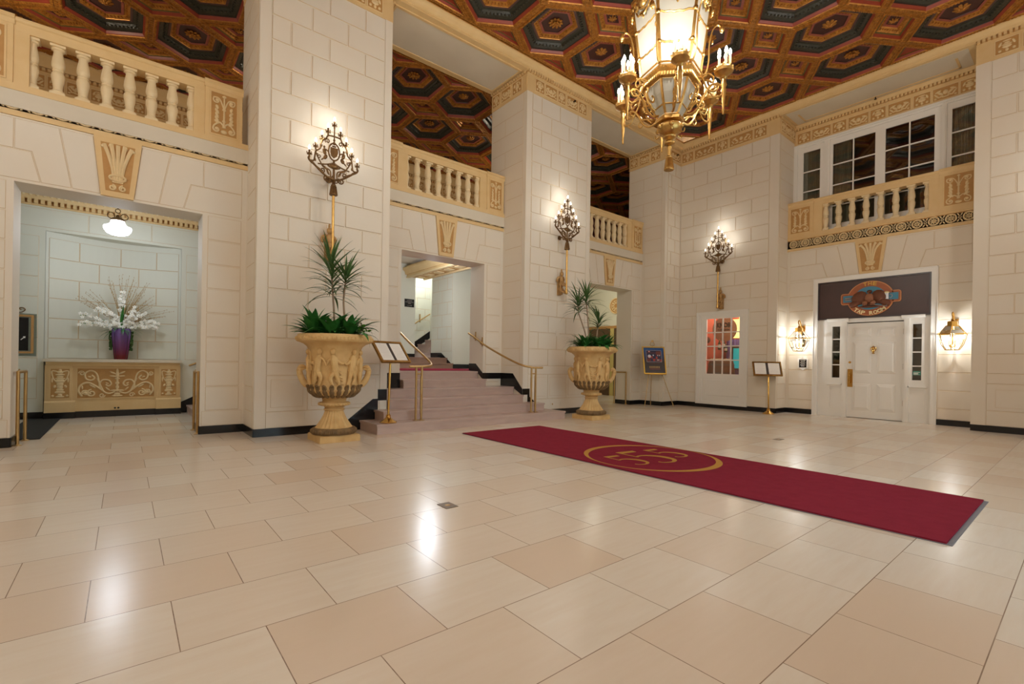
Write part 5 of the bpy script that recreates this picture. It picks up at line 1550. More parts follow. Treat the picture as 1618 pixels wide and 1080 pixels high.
# arms
def arm_meshes():
    mb = MB()
    P3 = lambda r, z, s=0.0: (r, s, H(z))
    tb = lambda p, r: mb.tube(bez([P3(*q) for q in p], 7), r, 7)
    tb([(.17, 4.12), (.26, 4.10), (.34, 4.16), (.40, 4.27), (.48, 4.36), (.56, 4.33), (.60, 4.30)], .014)
    tb([(.33, 4.50), (.38, 4.47), (.41, 4.38), (.46, 4.30), (.53, 4.28), (.56, 4.33), (.53, 4.36), (.505, 4.33)], .011)
    tb([(.30, 4.44), (.335, 4.36), (.30, 4.28), (.245, 4.27), (.235, 4.32), (.27, 4.34)], .010)
    tb([(.23, 4.14), (.29, 4.20), (.36, 4.20), (.40, 4.16), (.375, 4.12), (.345, 4.14)], .010)
    tb([(.44, 4.32), (.50, 4.22), (.57, 4.20), (.60, 4.24)], .009)
    tb([(.35, 4.50), (.44, 4.50), (.50, 4.44), (.49, 4.39), (.46, 4.40)], .010)
    for r, z, l, an in ((.28, 4.22, .05, .8), (.37, 4.24, .05, 1.0), (.44, 4.42, .045, -.4), (.33, 4.40, .04, 1.3), (.50, 4.31, .04, .3), (.40, 4.48, .045, .5), (.24, 4.18, .035, .4)):
        mb.ell(P3(r, z), l, .016, .014, 7, 4, 0, Matrix.Rotation(-an, 3, 'Y'))
    c = (.61, 0, 0)
    mb.lathe([(.004, H(3.98)), (.012, H(3.985)), (.010, H(4.01)), (.016, H(4.03)), (.012, H(4.05)), (.02, H(4.16)), (.022, H(4.22)), (.03, H(4.25)), (.024, H(4.28)), (.036, H(4.31)), (.028, H(4.34)), (.026, H(4.37)),
              (.042, H(4.39)), (.034, H(4.405)), (.06, H(4.425)), (.098, H(4.45)), (.106, H(4.475)), (.10, H(4.487)), (.03, H(4.48)), (.004, H(4.48))], 18, c)
    for i in range(12):
        a = 2 * PI * i / 12
        mb.ell((.61 + .094 * math.cos(a), .094 * math.sin(a), H(4.495)), .011, .011, .014, 6, 4)
    mb.lathe([(.024, H(4.48)), (.02, H(4.52)), (.028, H(4.54)), (.012, H(4.56)), (.006, H(4.575))], 10, c)
    a_ = mb.mesh('arm', M['gilt'])
    mb = MB(); mb.lathe([(.017, 0), (.019, .01), (.0135, .014), (.013, .15), (.009, .152)], 10); c_ = mb.mesh('candle', M['candle'])
    mb = MB(); mb.lathe([(.008, .148), (.016, .165), (.019, .183), (.015, .203), (.007, .222), (.002, .23)], 10); b_ = mb.mesh('bulb', M['bulb'])
    return a_, c_, b_
AM, CM, BMh = arm_meshes()
for k in range(6):
    Rk = Matrix.Rotation(R(60 * k), 4, 'Z')
    o = place(AM, 'arm', ch, Rk)
    for i in range(5):
        a = 2 * PI * i / 5 + .3
        x, y, zz = (.61 + .062 * math.cos(a), .062 * math.sin(a), H(4.485))
        cnd = place(CM, 'candle', o, Matrix.Translation((x, y, zz)))
        mb = None
        b = bpy.data.objects.new('bulb', BMh); C.objects.link(b); b.parent = o; b.matrix_local = Matrix.Translation((x, y, zz))
    an = R(222 + 60 * k)
    lamp('candle_light', (CX + .74 * math.cos(an), CY + .74 * math.sin(an), 4.84), 40, (255, 251, 240), .05)
for z in (4.36, 4.80, 5.15):
    lamp('lantern_light', (CX, CY, z), 14, (255, 214, 150), .12)

# ================================================================ brass wall lanterns beside the tap room door
def lantern(label, y):
    t = thing('wall_lantern', label, 'lantern', (XB - .007, y, 1.53), -PI / 2, 'wall lanterns beside the tap room door')
    V = lambda z: z - 1.53
    dd = .24
    mb = MB(); mb.fbox(LOC, -.055, .055, V(1.98), V(2.19), 0, .02); mb.fbox(LOC, -.042, .042, V(1.99), V(2.18), .02, .03)
    mb.tube(bez([(0, -.02, V(2.10)), (0, -.10, V(2.16)), (0, -.18, V(2.29)), (0, -.25, V(2.31)), (0, -.285, V(2.26)), (0, -.25, V(2.22)), (0, -dd, V(2.17))], 6), .014, 8)
    mb.lathe([(.02, 0), (.03, .01), (.022, .03)], 10, (0, -dd, V(2.145)))
    part('bracket', mb, M['brass'], t)
    rt, rs_, rb = .115, .235, .115
    N = 6
    def hx(r, z): return [(r * math.cos(2 * PI * k / N + PI / 6), -dd + r * math.sin(2 * PI * k / N + PI / 6), V(z)) for k in range(N)]
    mb = MB()
    mb.lathe([(.02, V(2.15)), (.085, V(2.13)), (.09, V(2.05)), (.12, V(2.045)), (.12, V(2.03)), (.02, V(2.03))], 6, (0, -dd, 0), a0=PI / 6)
    part('cap', mb, M['brass'], t)
    lev = [(rt, 2.035), (.175, 1.95), (rs_, 1.875), (.225, 1.80), (.18, 1.66), (rb, 1.555)]
    mb = MB()
    rows = [hx(r, z) for r, z in lev]
    for k in range(N): mb.tube([rw[k] for rw in rows], .006, 6)
    for i in (0, 5): mb.tube(rows[i] + [rows[i][0]], .007, 6, cap=False)
    h2 = hx(rs_ + .008, 1.875); mb.tube(h2 + [h2[0]], .011, 6, cap=False)
    part('cage', mb, M['brass'], t)
    for k in range(N):
        mb = MB()
        for r0, r1 in zip(rows, rows[1:]):
            mb.add([r0[k], r0[(k + 1) % N], r1[(k + 1) % N], r1[k]], [(0, 1, 2, 3)])
        part('pane', mb, M['glass'], t, 'clear bent pane')
    mb = MB()
    mb.lathe([(.0, V(1.60)), (.025, V(1.61)), (.03, V(1.63)), (.012, V(1.65)), (.012, V(2.03))], 10, (0, -dd, 0))
    for k in range(4):
        a = PI / 4 + PI / 2 * k
        mb.tube(bez([(0, -dd, V(1.63)), (.04 * math.cos(a), -dd + .04 * math.sin(a), V(1.615)), (.06 * math.cos(a), -dd + .06 * math.sin(a), V(1.66))], 4), .006, 6)
    part('candle_cluster', mb, M['brass'], t)
    for k in range(4):
        a = PI / 4 + PI / 2 * k
        mb = MB(); c = (.06 * math.cos(a), -dd + .06 * math.sin(a), V(1.66))
        mb.lathe([(.016, 0), (.012, .006), (.0115, .09), (.008, .092)], 8, c)
        cn = part('candle', mb, M['candle'], t)
        mb = MB(); mb.lathe([(.007, .09), (.015, .106), (.017, .12), (.012, .145), (.003, .165)], 8, c)
        part('bulb', mb, M['bulb'], cn)
    lamp('lantern_light', (XB - .007 - dd, y, 1.83), 32, (250, 250, 255), .035)
    return t
lantern('brass and glass wall lantern above the small black plaque', 4.635)
lantern('brass and glass wall lantern between the tap room door and the plain end pier', 1.82)

# ================================================================ schoolhouse pendant in the flower alcove
pt = thing('pendant_lamp', 'white schoolhouse glass pendant lamp hanging in the flower alcove', 'lamp', (-.117, 10.8, 3.26))
mb = MB(); mb.lathe([(.01, .0), (.09, .005), (.15, .03), (.185, .08), (.197, .125), (.19, .145), (.15, .16), (.115, .185), (.10, .22), (.095, .25)], 32)
part('shade', mb, M['milk'], pt)
mb = MB(); mb.lathe([(.10, .245), (.105, .26), (.08, .29), (.03, .31), (.025, .34), (.0, .36)], 20)
for s in (-1, 1):
    f = Fr((0, 0, .33), (1, 0, 0), (0, 0, 1), (0, -1, 0)); mb.ring(f, s * .09, .0, .05, .008, 0, 16, 6)
mb.ring(Fr((0, 0, .42), (1, 0, 0), (0, 0, 1), (0, -1, 0)), 0, 0, .035, .007, 0, 14, 6)
mb.tube([(0, 0, .45), (0, 0, .86)], .009, 8); mb.lathe([(.07, .885), (.07, .87), (.02, .85)], 16)
part('fitting', mb, M['bronze'], pt)
lamp('pendant_light', (-.117, 10.8, 3.10), 30, (226, 240, 255), .16)
# ================================================================ carpet with the house number
def runner():
    x0, x1, y0, y1 = 4.20, 5.885, .575, 6.40
    t = thing('carpet_runner', 'long crimson carpet runner with a gold ringed number on the stone floor', 'carpet', (CX, 3.5, 0))
    mb = MB(); mb.box(x0, x1, y0, y1, .001, .004); partw('rubber_edge', mb, M['rubber'], t, t, smooth=False)
    mb = MB(); mb.box(x0 + .012, x1 - .012, y0 + .03, y1 - .012, .004, .016); partw('pile', mb, M['carpet'], t, t, smooth=False)
    fr = Fr((0, 0, 0), (1, 0, 0), (0, 1, 0), (0, 0, 1))
    mb = MB(); z = .0175
    cx, cy, r, n = 5.065, 3.47, .785, 72
    for i in range(n):                                       # ring, thicker towards both ends of the runner
        q = []
        for k in (i, i + 1):
            a = 2 * PI * k / n; w = .010 + .034 * abs(math.sin(a)) ** 2.2
            q.append((cx + (r - w) * math.cos(a), cy + (r - w) * math.sin(a), z)); q.append((cx + (r + w) * math.cos(a), cy + (r + w) * math.sin(a), z))
        mb.quad(q[0], q[1], q[3], q[2])
    def five(u, v0, h):
        """old-style 5: top flag, slanting stem, hooked bowl with swelling line"""
        w = h * .46
        P = lambda a, b: (u + a * w, v0 + b * h, z)
        for poly in ([(-.28, 1.0), (.50, .94), (.44, .83), (-.28, .86)], [(-.28, 1.0), (-.30, .55), (-.40, .55), (-.34, 1.0)]):
            mb.add([P(*p) for p in poly], [tuple(range(len(poly)))])
        path = bez([(-.38, .55), (-.1, .585), (.20, .52), (.44, .33), (.36, .10), (.0, .0), (-.36, .045), (-.44, .13)], 6)
        pts = []
        for i, p in enumerate(path):
            a, b = path[max(0, i - 1)], path[min(len(path) - 1, i + 1)]
            dx, dy = b[0] - a[0], b[1] - a[1]; l = math.hypot(dx, dy) or 1
            tt = i / (len(path) - 1); k = .045 + .10 * max(0, math.sin(PI * min(1, tt * 1.5))) * (tt < .67) 
            k = .05 + .085 * math.exp(-((tt - .42) / .2) ** 2)
            pts.append((P(p[0] - dy / l * k, p[1] + dx / l * k * .46), P(p[0] + dy / l * k, p[1] - dx / l * k * .46)))
        for a, b in zip(pts, pts[1:]): mb.quad(a[0], a[1], b[1], b[0])
    five(4.655, 3.24, .56); five(5.03, 3.13, .76); five(5.445, 3.22, .57)
    partw('emblem', mb, M['emblem'], t, t, 'gold ring around three old-style fives', smooth=False)
runner()
for lab, x0, x1, y0, y1 in (('brass floor outlet plate in the open stone floor', 1.965, 2.075, 3.19, 3.335), ('small brass floor outlet plate beyond the crimson runner', 8.0, 8.2, 3.13, 3.22)):
    t = thing('floor_outlet', lab, 'floor outlet', ((x0 + x1) / 2, (y0 + y1) / 2, 0))
    mb = MB(); mb.box(x0, x1, y0, y1, .0005, .004); partw('plate', mb, mat('tarnished_brass', (120, 104, 84), .45, .7), t, t, smooth=False)
    mb = MB(); mb.lathe([(.0, .005), (.022, .005), (.024, .004)], 14, ((x0 + x1) / 2, (y0 + y1) / 2, 0)); partw('cap', mb, M['brass_dull'], t, t)
mb = MB(); mb.box(-1.32, -.88, 9.10, 11.99, .001, .012)
tag(mb.build('floor_mat', mat('charcoal_mat', (46, 46, 44), .95, bump=.5, bs=200), smooth=False), 'dark charcoal mat on the alcove floor below the framed sign', 'mat')

# ================================================================ stone urns
def urn(label, loc, hz, view):
    t = thing('urn', label, 'urn', loc)
    mb = MB(); mb.box(-.28, .28, -.28, .28, .001, .085); mb.box(-.272, .272, -.272, .272, .085, .095)
    part('plinth', mb, M['urn'], t, smooth=False)
    mb = MB(); mb.lathe([(.25, .095), (.295, .10), (.312, .13), (.308, .16), (.285, .185), (.26, .188)], 40)
    for i in range(36):
        a = 2 * PI * i / 36
        mb.ell((.305 * math.cos(a), .305 * math.sin(a), .14), .016, .016, .03, 6, 4)
    part('wreath_base', mb, M['urn_dark'], t)
    mb = MB(); n = 72; prof = [(.262, .185), (.245, .20), (.215, .245), (.178, .30), (.148, .36), (.13, .41), (.126, .43)]
    vs, fs = [], []
    for r, z in prof:
        for j in range(n):
            a = 2 * PI * j / n; m = (j % 3 != 0) * .055
            vs.append((r * (1 - m) * math.cos(a), r * (1 - m) * math.sin(a), z))
    fs = [(i * n + j, i * n + (j + 1) % n, (i + 1) * n + (j + 1) % n, (i + 1) * n + j) for i in range(len(prof) - 1) for j in range(n)]
    mb.add(vs, fs)
    part('fluted_foot', mb, M['urn'], t, ang=50)
    mb = MB(); mb.lathe([(.125, .425), (.142, .432), (.142, .448), (.13, .455), (.13, .475), (.15, .49), (.2, .50), (.214, .52), (.205, .545), (.17, .55), (.158, .565), (.168, .59), (.16, .605)], 36)
    for i in range(26):
        a = 2 * PI * i / 26
        mb.ell((.206 * math.cos(a), .206 * math.sin(a), .522), .018, .014, .022, 6, 4)
    part('collar', mb, M['urn'], t)
    mb = MB()
    mb.lathe([(.15, .60), (.20, .612), (.27, .645), (.325, .69), (.35, .73), (.345, .765), (.328, .79), (.322, .90), (.322, 1.05), (.330, 1.18), (.345, 1.27), (.375, 1.335), (.425, 1.375), (.475, 1.395), (.50, 1.40),
              (.515, 1.41), (.525, 1.435), (.52, 1.465), (.505, 1.485), (.50, 1.505), (.485, 1.505), (.46, 1.48), (.43, 1.45), (.38, 1.44)], 56, cap=False)
    part('bowl', mb, M['urn'], t)
    mb = MB()                                                # egg-and-dart lip
    for i in range(64):
        a = 2 * PI * i / 64
        mb.ell((.52 * math.cos(a), .52 * math.sin(a), 1.447), .014, .016, .024, 6, 4, 0, Matrix.Rotation(a, 3, 'Z'))
    part('lip', mb, M['urn'], t)
    mb = MB()                                                # acanthus round the belly
    for i in range(22):
        a = 2 * PI * i / 22
        Rz = Matrix.Rotation(a, 3, 'Z')
        for z, r, l, tl in ((.755, .352, .048, .25), (.69, .325, .06, .75), (.64, .265, .05, 1.1)):
            mb.ell((r * math.cos(a), r * math.sin(a), z), .022, .036, l, 7, 5, 0, Rz @ Matrix.Rotation(tl, 3, 'Y'))
        mb.ell((.375 * math.cos(a), .375 * math.sin(a), .785), .024, .03, .02, 7, 5)
    part('acanthus', mb, M['urn_dark'], t)
    mb = MB()                                                # dancing figures in relief
    def S(a, z, d=0.0):
        r = .325 + d + max(0, z - 1.15) * .12
        return Vector((r * math.cos(a), r * math.sin(a), z))
    rr = random.Random(3)
    N = 9
    for i in range(N):
        a = 2 * PI * i / N + view
        s = 1 if i % 2 else -1
        lean = .10 * s
        hip, sh, hd = (a - lean * .2, .99), (a + lean * .4, 1.16), (a + lean * .9, 1.255)
        mb.ell(S(*hd, .018), .034, .034, .042, 9, 7, 0); mb.ell(S(hd[0], hd[1] + .012, .01), .04, .04, .036, 8, 5)
        mb.tube([S(hd[0], 1.225, .012), S(*sh, .014), S((hip[0] + sh[0]) / 2, 1.08, .016), S(*hip, .014)], [.018, .052, .046, .052], 8)
        k1, f1 = (a + .16 * s, .90), (a + .06 * s, .80); k2, f2 = (a - .10 * s, .90), (a - .20 * s, .79)
        for kn, ft_ in ((k1, f1), (k2, f2)):
            mb.tube(bez([tuple(S(*hip, .014)), tuple(S(*kn, .024)), tuple(S(*ft_, .012))], 5), [.044, .04, .037, .034, .031, .028, .026, .024, .022, .02, .018], 8)
            mb.ell(S(ft_[0] + .03 * s, ft_[1] - .005, .014), .03, .02, .013, 7, 4)
        e1, h1 = (a + .24, 1.13 + .03 * s), (a + .36, 1.09 - .02 * s); e2, h2 = (a - .22, 1.12 - .03 * s), (a - .34, 1.10 + .02 * s)
        for el, hn in ((e1, h1), (e2, h2)):
            mb.tube(bez([tuple(S(sh[0], 1.17, .016)), tuple(S(*el, .018)), tuple(S(*hn, .012))], 4), [.024, .023, .022, .02, .019, .018, .016, .014, .013], 7)
        if i % 3 != 1:                                       # blown drapery
            for k in range(5):
                z = 1.02 - .045 * k
                mb.tube(bez([tuple(S(a - .02 * s, z + .03, .026)), tuple(S(a - .14 * s, z - .01 + .02 * (k % 2), .018)), tuple(S(a - (.24 + .03 * k) * s, z - .03, .008))], 4), .012, 6)
        else:
            mb.tube(bez([tuple(S(a + .05, 1.30, .005)), tuple(S(a + .20, 1.2, .012)), tuple(S(a + .25, 1.0, .006))], 5), .014, 6)
    part('figure_relief', mb, M['urn'], t, 'ring of dancing figures in relief')
    mb = MB(); mb.lathe([(.0, 1.448), (.3, 1.452), (.44, 1.44)], 32, cap=False); part('soil', mb, M['soil'], t)
    for s in (0, PI):
        a = hz + s
        Rz = Matrix.Rotation(a, 3, 'Z')
        P3 = lambda r, z: Rz @ Vector((r, 0, z))
        mb = MB()
        path = bez([P3(.33, .80), P3(.375, .80), P3(.42, .85), P3(.455, .93), P3(.465, 1.0), P3(.445, 1.045), P3(.415, 1.04), P3(.405, 1.01)], 6)
        nn = len(path); mb.tube(path, [.05 - .018 * i / nn for i in range(nn)], 10)
        for i in range(4, nn - 6, 5): mb.ell(path[i], .048, .048, .016, 8, 4)
        mb.ell(P3(.425, 1.03), .035, .035, .035, 9, 6)
        part('handle', mb, M['urn'] if s == 0 else M['urn'], t)
    return t
U1, U2 = (2.355, 6.925, 0), (7.66, 6.72, 0)
urn('carved stone urn planter of dancing figures beside the menu stand and the wide stairs', U1, R(-18), .2)
urn('carved stone urn planter of dancing figures before the narrow passage, beyond the crimson runner', U2, R(-48), 2.2)

# ================================================================ plants
def blade(mb, base, az, el, length, width, droop, mi=0, n=7, fold=.25, tipw=.06, wmax=.4):
    """strap leaf: starts at elevation el, bends down by droop (radians) along its length"""
    p = Vector(base); d = length / n
    side = Vector((-math.sin(az), math.cos(az), 0))
    vs = []
    for i in range(n + 1):
        t = i / n
        e = el - droop * t ** 1.4
        w = width * .5 * (math.sin(PI * min(1, (t + .08) * .5 / wmax)) if t < wmax else max(tipw, 1 - ((t - wmax) / (1 - wmax)) ** 1.6))
        up = Vector((-math.sin(e) * math.cos(az), -math.sin(e) * math.sin(az), math.cos(e)))
        vs += [p - side * w + up * w * fold, p, p + side * w + up * w * fold]
        p = p + Vector((math.cos(e) * math.cos(az), math.cos(e) * math.sin(az), math.sin(e))) * d
    fs = []
    for i in range(n):
        fs += [(3 * i, 3 * i + 1, 3 * i + 4, 3 * i + 3), (3 * i + 1, 3 * i + 2, 3 * i + 5, 3 * i + 4)]
    mb.add(vs, fs, mi)
def dragon(label, base, path, crowns, seed, group):
    """dragon tree: bare cane with heads of narrow arching leaves"""
    g = random.Random(seed)
    t = thing('dragon_tree', label, 'plant', base, 0, group)
    mb = MB(); pts = bez(path, 6); k = len(pts)
    mb.tube(pts, [.017 - .006 * i / k for i in range(k)], 8)
    part('cane', mb, M['cane'], t)
    for (z0, z1, nl, ln, spread) in crowns:
        mb = MB()
        for i in range(nl):
            f = i / nl
            z = z0 + (z1 - z0) * f
            q = min(pts, key=lambda p: abs(p[2] - min(z, pts[-1][2])))
            az = i * 2.39996 + g.random() * .5
            el = .05 + 1.15 * f + g.uniform(-.22, .22)
            blade(mb, (q[0], q[1], z), az, el, ln * g.uniform(.8, 1.2) * (1 - .25 * max(0, f - .8)), .034, spread * g.uniform(.6, 1.3) * (1.15 - .75 * f), 0, 8)
        part('leaf_crown', mb, M['leaf3'], t, recalc=False, ang=80)
    return t
zs_ = 1.47
g1, g2 = 'dragon trees in the nearer urn', 'dragon trees in the farther urn'
rx, ry = .775, -.632                                         # the camera's right, for the planting layout
def at_u(U, lat, dep, z=zs_): return (U[0] + rx * lat + .632 * dep, U[1] + ry * lat + .775 * dep, z)
dragon('dragon tree with a long ladder of arching leaves in the nearer urn', at_u(U1, -.03, .05), [(0, 0, 0), (-.01, 0, .3), (-.03, .01, .62), (-.05, .03, .95), (-.06, .05, 1.10)], [(.58, 1.10, 58, .46, 1.0)], 4, None)
dragon('dragon tree with one upright spiky head in the nearer urn', at_u(U1, .17, .02), [(0, 0, 0), (-.03, .02, .22), (-.05, .045, .5), (-.04, .04, .70), (-.03, .03, .84)], [(.70, .90, 44, .42, .85)], 9, None)
dragon('dragon tree leaning towards the stairs from the farther urn', at_u(U2, -.10, .05), [(0, 0, 0), (-.03, .02, .3), (-.10, .07, .56), (-.155, .12, .78), (-.16, .12, .95)], [(.76, 1.0, 40, .46, 1.2)], 14, None)
dragon('tallest dragon tree of the farther urn with an upright head', at_u(U2, -.09, -.05), [(0, 0, 0), (0, 0, .35), (-.02, .01, .65), (-.045, .03, .95), (-.05, .03, 1.06)], [(.86, 1.12, 42, .44, 1.0)], 21, None)
dragon('low dragon tree leaning over the passage side of the farther urn', at_u(U2, .09, .0), [(0, 0, 0), (.01, 0, .25), (.02, -.01, .45), (.03, -.02, .58)], [(.40, .62, 40, .40, 1.1)], 33, None)
def clump(name, label, base, n, ln, w, el, droop, m, seed, n2=7, wmax=.45, azr=None):
    g = random.Random(seed)
    t = thing(name, label, 'plant', base)
    mb = MB()
    for i in range(n):
        az = i * 2.39996 + g.random() * .7
        if azr: az = azr[0] + azr[1] * g.uniform(-1, 1)
        r = g.random() * .05
        e = el * g.uniform(.35, 1.25); l = ln * g.uniform(.65, 1.15)
        b = (r * math.cos(az), r * math.sin(az), .0)
        blade(mb, b, az, e, l, w * g.uniform(.8, 1.2), droop * g.uniform(.5, 1.3), 0, n2, .3, .03, wmax)
    part('leaves', mb, m, t, recalc=False, ang=80)
    mb = MB(); mb.lathe([(.03, -.005), (.025, .02), (.01, .05)], 8); part('stem', mb, M['leaf2'], t)
    return t
clump('peace_lily', 'broad-leaved green plant on the alcove side of the nearer urn', at_u(U1, -.27, -.05), 44, .44, .10, 1.25, 1.1, M['leaf'], 1)
clump('peace_lily', 'glossy broad-leaved plant at the middle front of the nearer urn', at_u(U1, .03, -.16), 34, .40, .11, 1.25, 1.4, M['leaf'], 2)
clump('peace_lily', 'broad-leaved plant on the stairs side of the nearer urn', at_u(U1, .24, -.10), 34, .42, .10, 1.2, 1.4, M['leaf'], 3)
clump('spider_plant', 'thin arching grassy plant at the back of the nearer urn', at_u(U1, .02, .16), 46, .46, .018, 1.25, 2.0, M['leaf3'], 5, 9)
clump('spider_plant', 'thin arching grassy plant over the stairs side of the nearer urn', at_u(U1, .25, .06), 40, .42, .018, 1.1, 2.1, M['leaf3'], 6, 9)
clump('fern', 'dense bright green fern filling the front of the farther urn', at_u(U2, .12, -.14), 90, .38, .07, 1.3, 1.5, M['leaf'], 7)
clump('fern', 'leafy green fern on the stairs side of the farther urn', at_u(U2, -.16, -.12), 60, .36, .075, 1.2, 1.4, M['leaf'], 8)
clump('fern', 'leafy green fern on the passage side of the farther urn', at_u(U2, .28, .02), 60, .36, .07, 1.2, 1.4, M['leaf'], 18)
clump('spider_plant', 'thin arching grassy plant over the stairs side of the farther urn', at_u(U2, -.26, .0), 44, .44, .016, 1.2, 2.1, M['leaf3'], 10, 9)
iv = thing('ivy', 'small trailing ivy at the lip of the nearer urn beside the menu frame', 'plant', at_u(U1, .36, -.12))
mb = MB(); vine = []
for k, (a, b) in enumerate(((.10, .16), (.17, .10), (.14, .02), (.05, .14))):
    p = bez([(0, 0, 0), (a * .5 * rx, a * .5 * ry, b), (a * rx, a * ry, b * .7 + .01)], 6); vine.append(p); mb.tube(p, .003, 5)
part('stems', mb, M['leaf2'], iv)
mb = MB(); g = random.Random(2)
for p in vine:
    for q in p[3::2]:
        for s in (-1, 1):
            blade(mb, q, g.random() * 6.28, g.uniform(-.2, .8), .07, .05, .8, 0, 4, .1, .02, .4)
part('leaves', mb, M['leaf2'], iv, recalc=False, ang=80)

# ================================================================ menu stands
def menu_stand(label, base, az, w, h, tilt, bc):
    """brass pole stand; az: heading the board faces; bc: bottom middle of the board"""
    t = thing('menu_stand', label, 'menu stand', base)
    b = Vector(base)
    mb = MB(); mb.lathe([(.135, .002), (.137, .012), (.12, .022), (.085, .042), (.05, .07), (.036, .09), (.034, .10), (.04, .11), (.03, .125), (.022, .135)], 32); part('base', mb, M['brass'], t)
    n = Vector((math.cos(az), math.sin(az), 0)); u = Vector((-math.sin(az), math.cos(az), 0))
    v = -n * math.sin(tilt) + Vector((0, 0, 1)) * math.cos(tilt); nn = u.cross(v)
    fr = Fr(Vector(bc) - b, u, v, nn)
    top = fr(0, h * .28, -.03)
    mb = MB(); mb.tube([(0, 0, .13), (top.x * .3, top.y * .3, top.z * .96), tuple(top)], .0185, 12); part('pole', mb, M['brass'], t)
    mb = MB(); mb.fbox(fr, -w / 2, w / 2, 0, h, -.02, .0); part('backboard', mb, mat('dark_menu_mat', (66, 56, 52), .6), t, smooth=False)
    mb = MB(); f = .032
    for q in ((-w / 2, w / 2, 0, f), (-w / 2, w / 2, h - f, h), (-w / 2, -w / 2 + f, f, h - f), (w / 2 - f, w / 2, f, h - f)): mb.fbox(fr, *q, -.025, .014)
    part('frame', mb, M['gilt'], t, smooth=False)
    for s in (-1, 1):
        mb = MB(); a, c = (-w / 2 + f + .012, -.028) if s < 0 else (.028, w / 2 - f - .012)
        mb.fbox(fr, a, c, f + .006, h - f - .006, .0, .003, 0)
        o = part('page', mb, M['paper'], t, smooth=False)
        mb = MB()
        for k in range(9):
            ww = (c - a) * (.36 if k % 3 else .28); m = (a + c) / 2
            mb.fbox(fr, m - ww, m + ww, h - .085 - k * .03, h - .081 - k * .03, .003, .0035)
        part('lines', mb, mat('faint_print', (206, 198, 194), .8), o, smooth=False)
    return t
menu_stand('brass menu stand with two white pages on the lowest stair beside the nearer urn', (3.297, 7.16, RH + .002), R(285.8), .594, .425, R(38.8), (3.385, 7.06, 1.128))
menu_stand('brass menu stand with two white pages beside the bar window', (12.26, 5.05, 0), R(212), .64, .433, R(39), (12.202, 5.046, .941))

# ================================================================ easel with a framed poster
eb = (11.60, 7.70, 0)
es = thing('easel', 'thin brass tripod easel holding the framed bar poster', 'easel', eb)
ez_ = Vector(eb)
apex = Vector((11.60, 7.93, 1.80))
MAZ, MT = R(234.7), R(15.7)
n_ = Vector((math.cos(MAZ), math.sin(MAZ), 0)); u_ = Vector((-math.sin(MAZ), math.cos(MAZ), 0))
v_ = -n_ * math.sin(MT) + Z * math.cos(MT); nn_ = u_.cross(v_)
pf = Fr((11.45, 7.72, .90), u_, v_, nn_)
hb = pf(0, .84, -.05)
for foot in ((11.23, 7.90, 0), (11.87, 7.40, 0), (11.72, 8.05, 0)):
    mb = MB(); top = hb + (Vector(foot) - hb) * .06; top = pf(0, .88, -.045) if False else hb
    mb.tube([Vector(foot) + Z * .004, hb], [.010, .008], 8)
    partw('leg', mb, M['brass_dull'], es, es)
mb = MB(); mb.tube([pf(-.30, -.016, .02), pf(.30, -.016, .02)], .010, 8); mb.tube([pf(-.2, -.016, .02), pf(-.2, -.016, -.05)], .008, 6); mb.tube([pf(.2, -.016, .02), pf(.2, -.016, -.05)], .008, 6)
partw('ledge', mb, M['brass_dull'], es, es)
mb = MB(); mb.tube(bez([hb, pf(-.06, .86, -.04), pf(-.045, .93, -.04), hb + Z * .13, pf(.045, .93, -.04), pf(.06, .86, -.04), hb], 5), .008, 6, cap=False)
mb.disc(Fr(hb + Z * .135, u_, Z, n_), 0, 0, 0, .034, -.006, .006, 20); mb.disc(Fr(hb + Z * .135, u_, Z, n_), 0, 0, 0, .034, .006, -.006, 20)
partw('finial', mb, M['brass_dull'], es, es)
po = thing('framed_poster', 'gold framed dark poster with a bar picture resting on the easel', 'poster', (11.45, 7.72, .90))
W_, H_ = .641, .797
mb = MB(); 
for q in ((-W_ / 2, W_ / 2, 0, .03), (-W_ / 2, W_ / 2, H_ - .03, H_), (-W_ / 2, -W_ / 2 + .03, .03, H_ - .03), (W_ / 2 - .03, W_ / 2, .03, H_ - .03)): mb.fbox(pf, *q, -.012, .014)
partw('frame', mb, mat('bright_gold_frame', (206, 164, 70), .35, .8), po, po, smooth=False)
def poster_mat():
    m = mat('poster_print', (44, 30, 26), .3)
    nt = m.node_tree; b = nt.nodes['Principled BSDF']
    tc = nt.nodes.new('ShaderNodeTexCoord'); sp = nt.nodes.new('ShaderNodeSeparateXYZ'); nt.links.new(tc.outputs['Generated'], sp.inputs[0])
    r = nt.nodes.new('ShaderNodeValToRGB'); r.color_ramp.elements[0].position = .45; r.color_ramp.elements[0].color = lin((44, 30, 26)); r.color_ramp.elements[1].position = .98; r.color_ramp.elements[1].color = lin((28, 84, 150))
    nt.links.new(sp.outputs[2], r.inputs[0]); nt.links.new(r.outputs[0], b.inputs['Base Color'])
    return m
mb = MB(); mb.fbox(pf, -W_ / 2 + .03, W_ / 2 - .03, .03, H_ - .03, -.01, .0); sheet = partw('sheet', mb, poster_mat(), po, po, smooth=False)
mb = MB()                                                    # printed picture: chairs and lamps in a blue and red bar
PM = [mat('print_navy', (30, 34, 66), .4), mat('print_red', (168, 60, 52), .4), mat('print_pink', (220, 150, 140), .4), mat('print_white', (214, 214, 222), .4), mat('print_rust', (110, 52, 46), .4), mat('print_gold', (168, 136, 80), .4)]
pb = lambda a, b, c, d, k, e=.002: mb.fbox(pf, a * W_, b * W_, c * H_, d * H_, 0, e, k)
pb(-.34, .34, .44, .87, 3, .0012); pb(-.332, .332, .447, .863, 0, .0016)
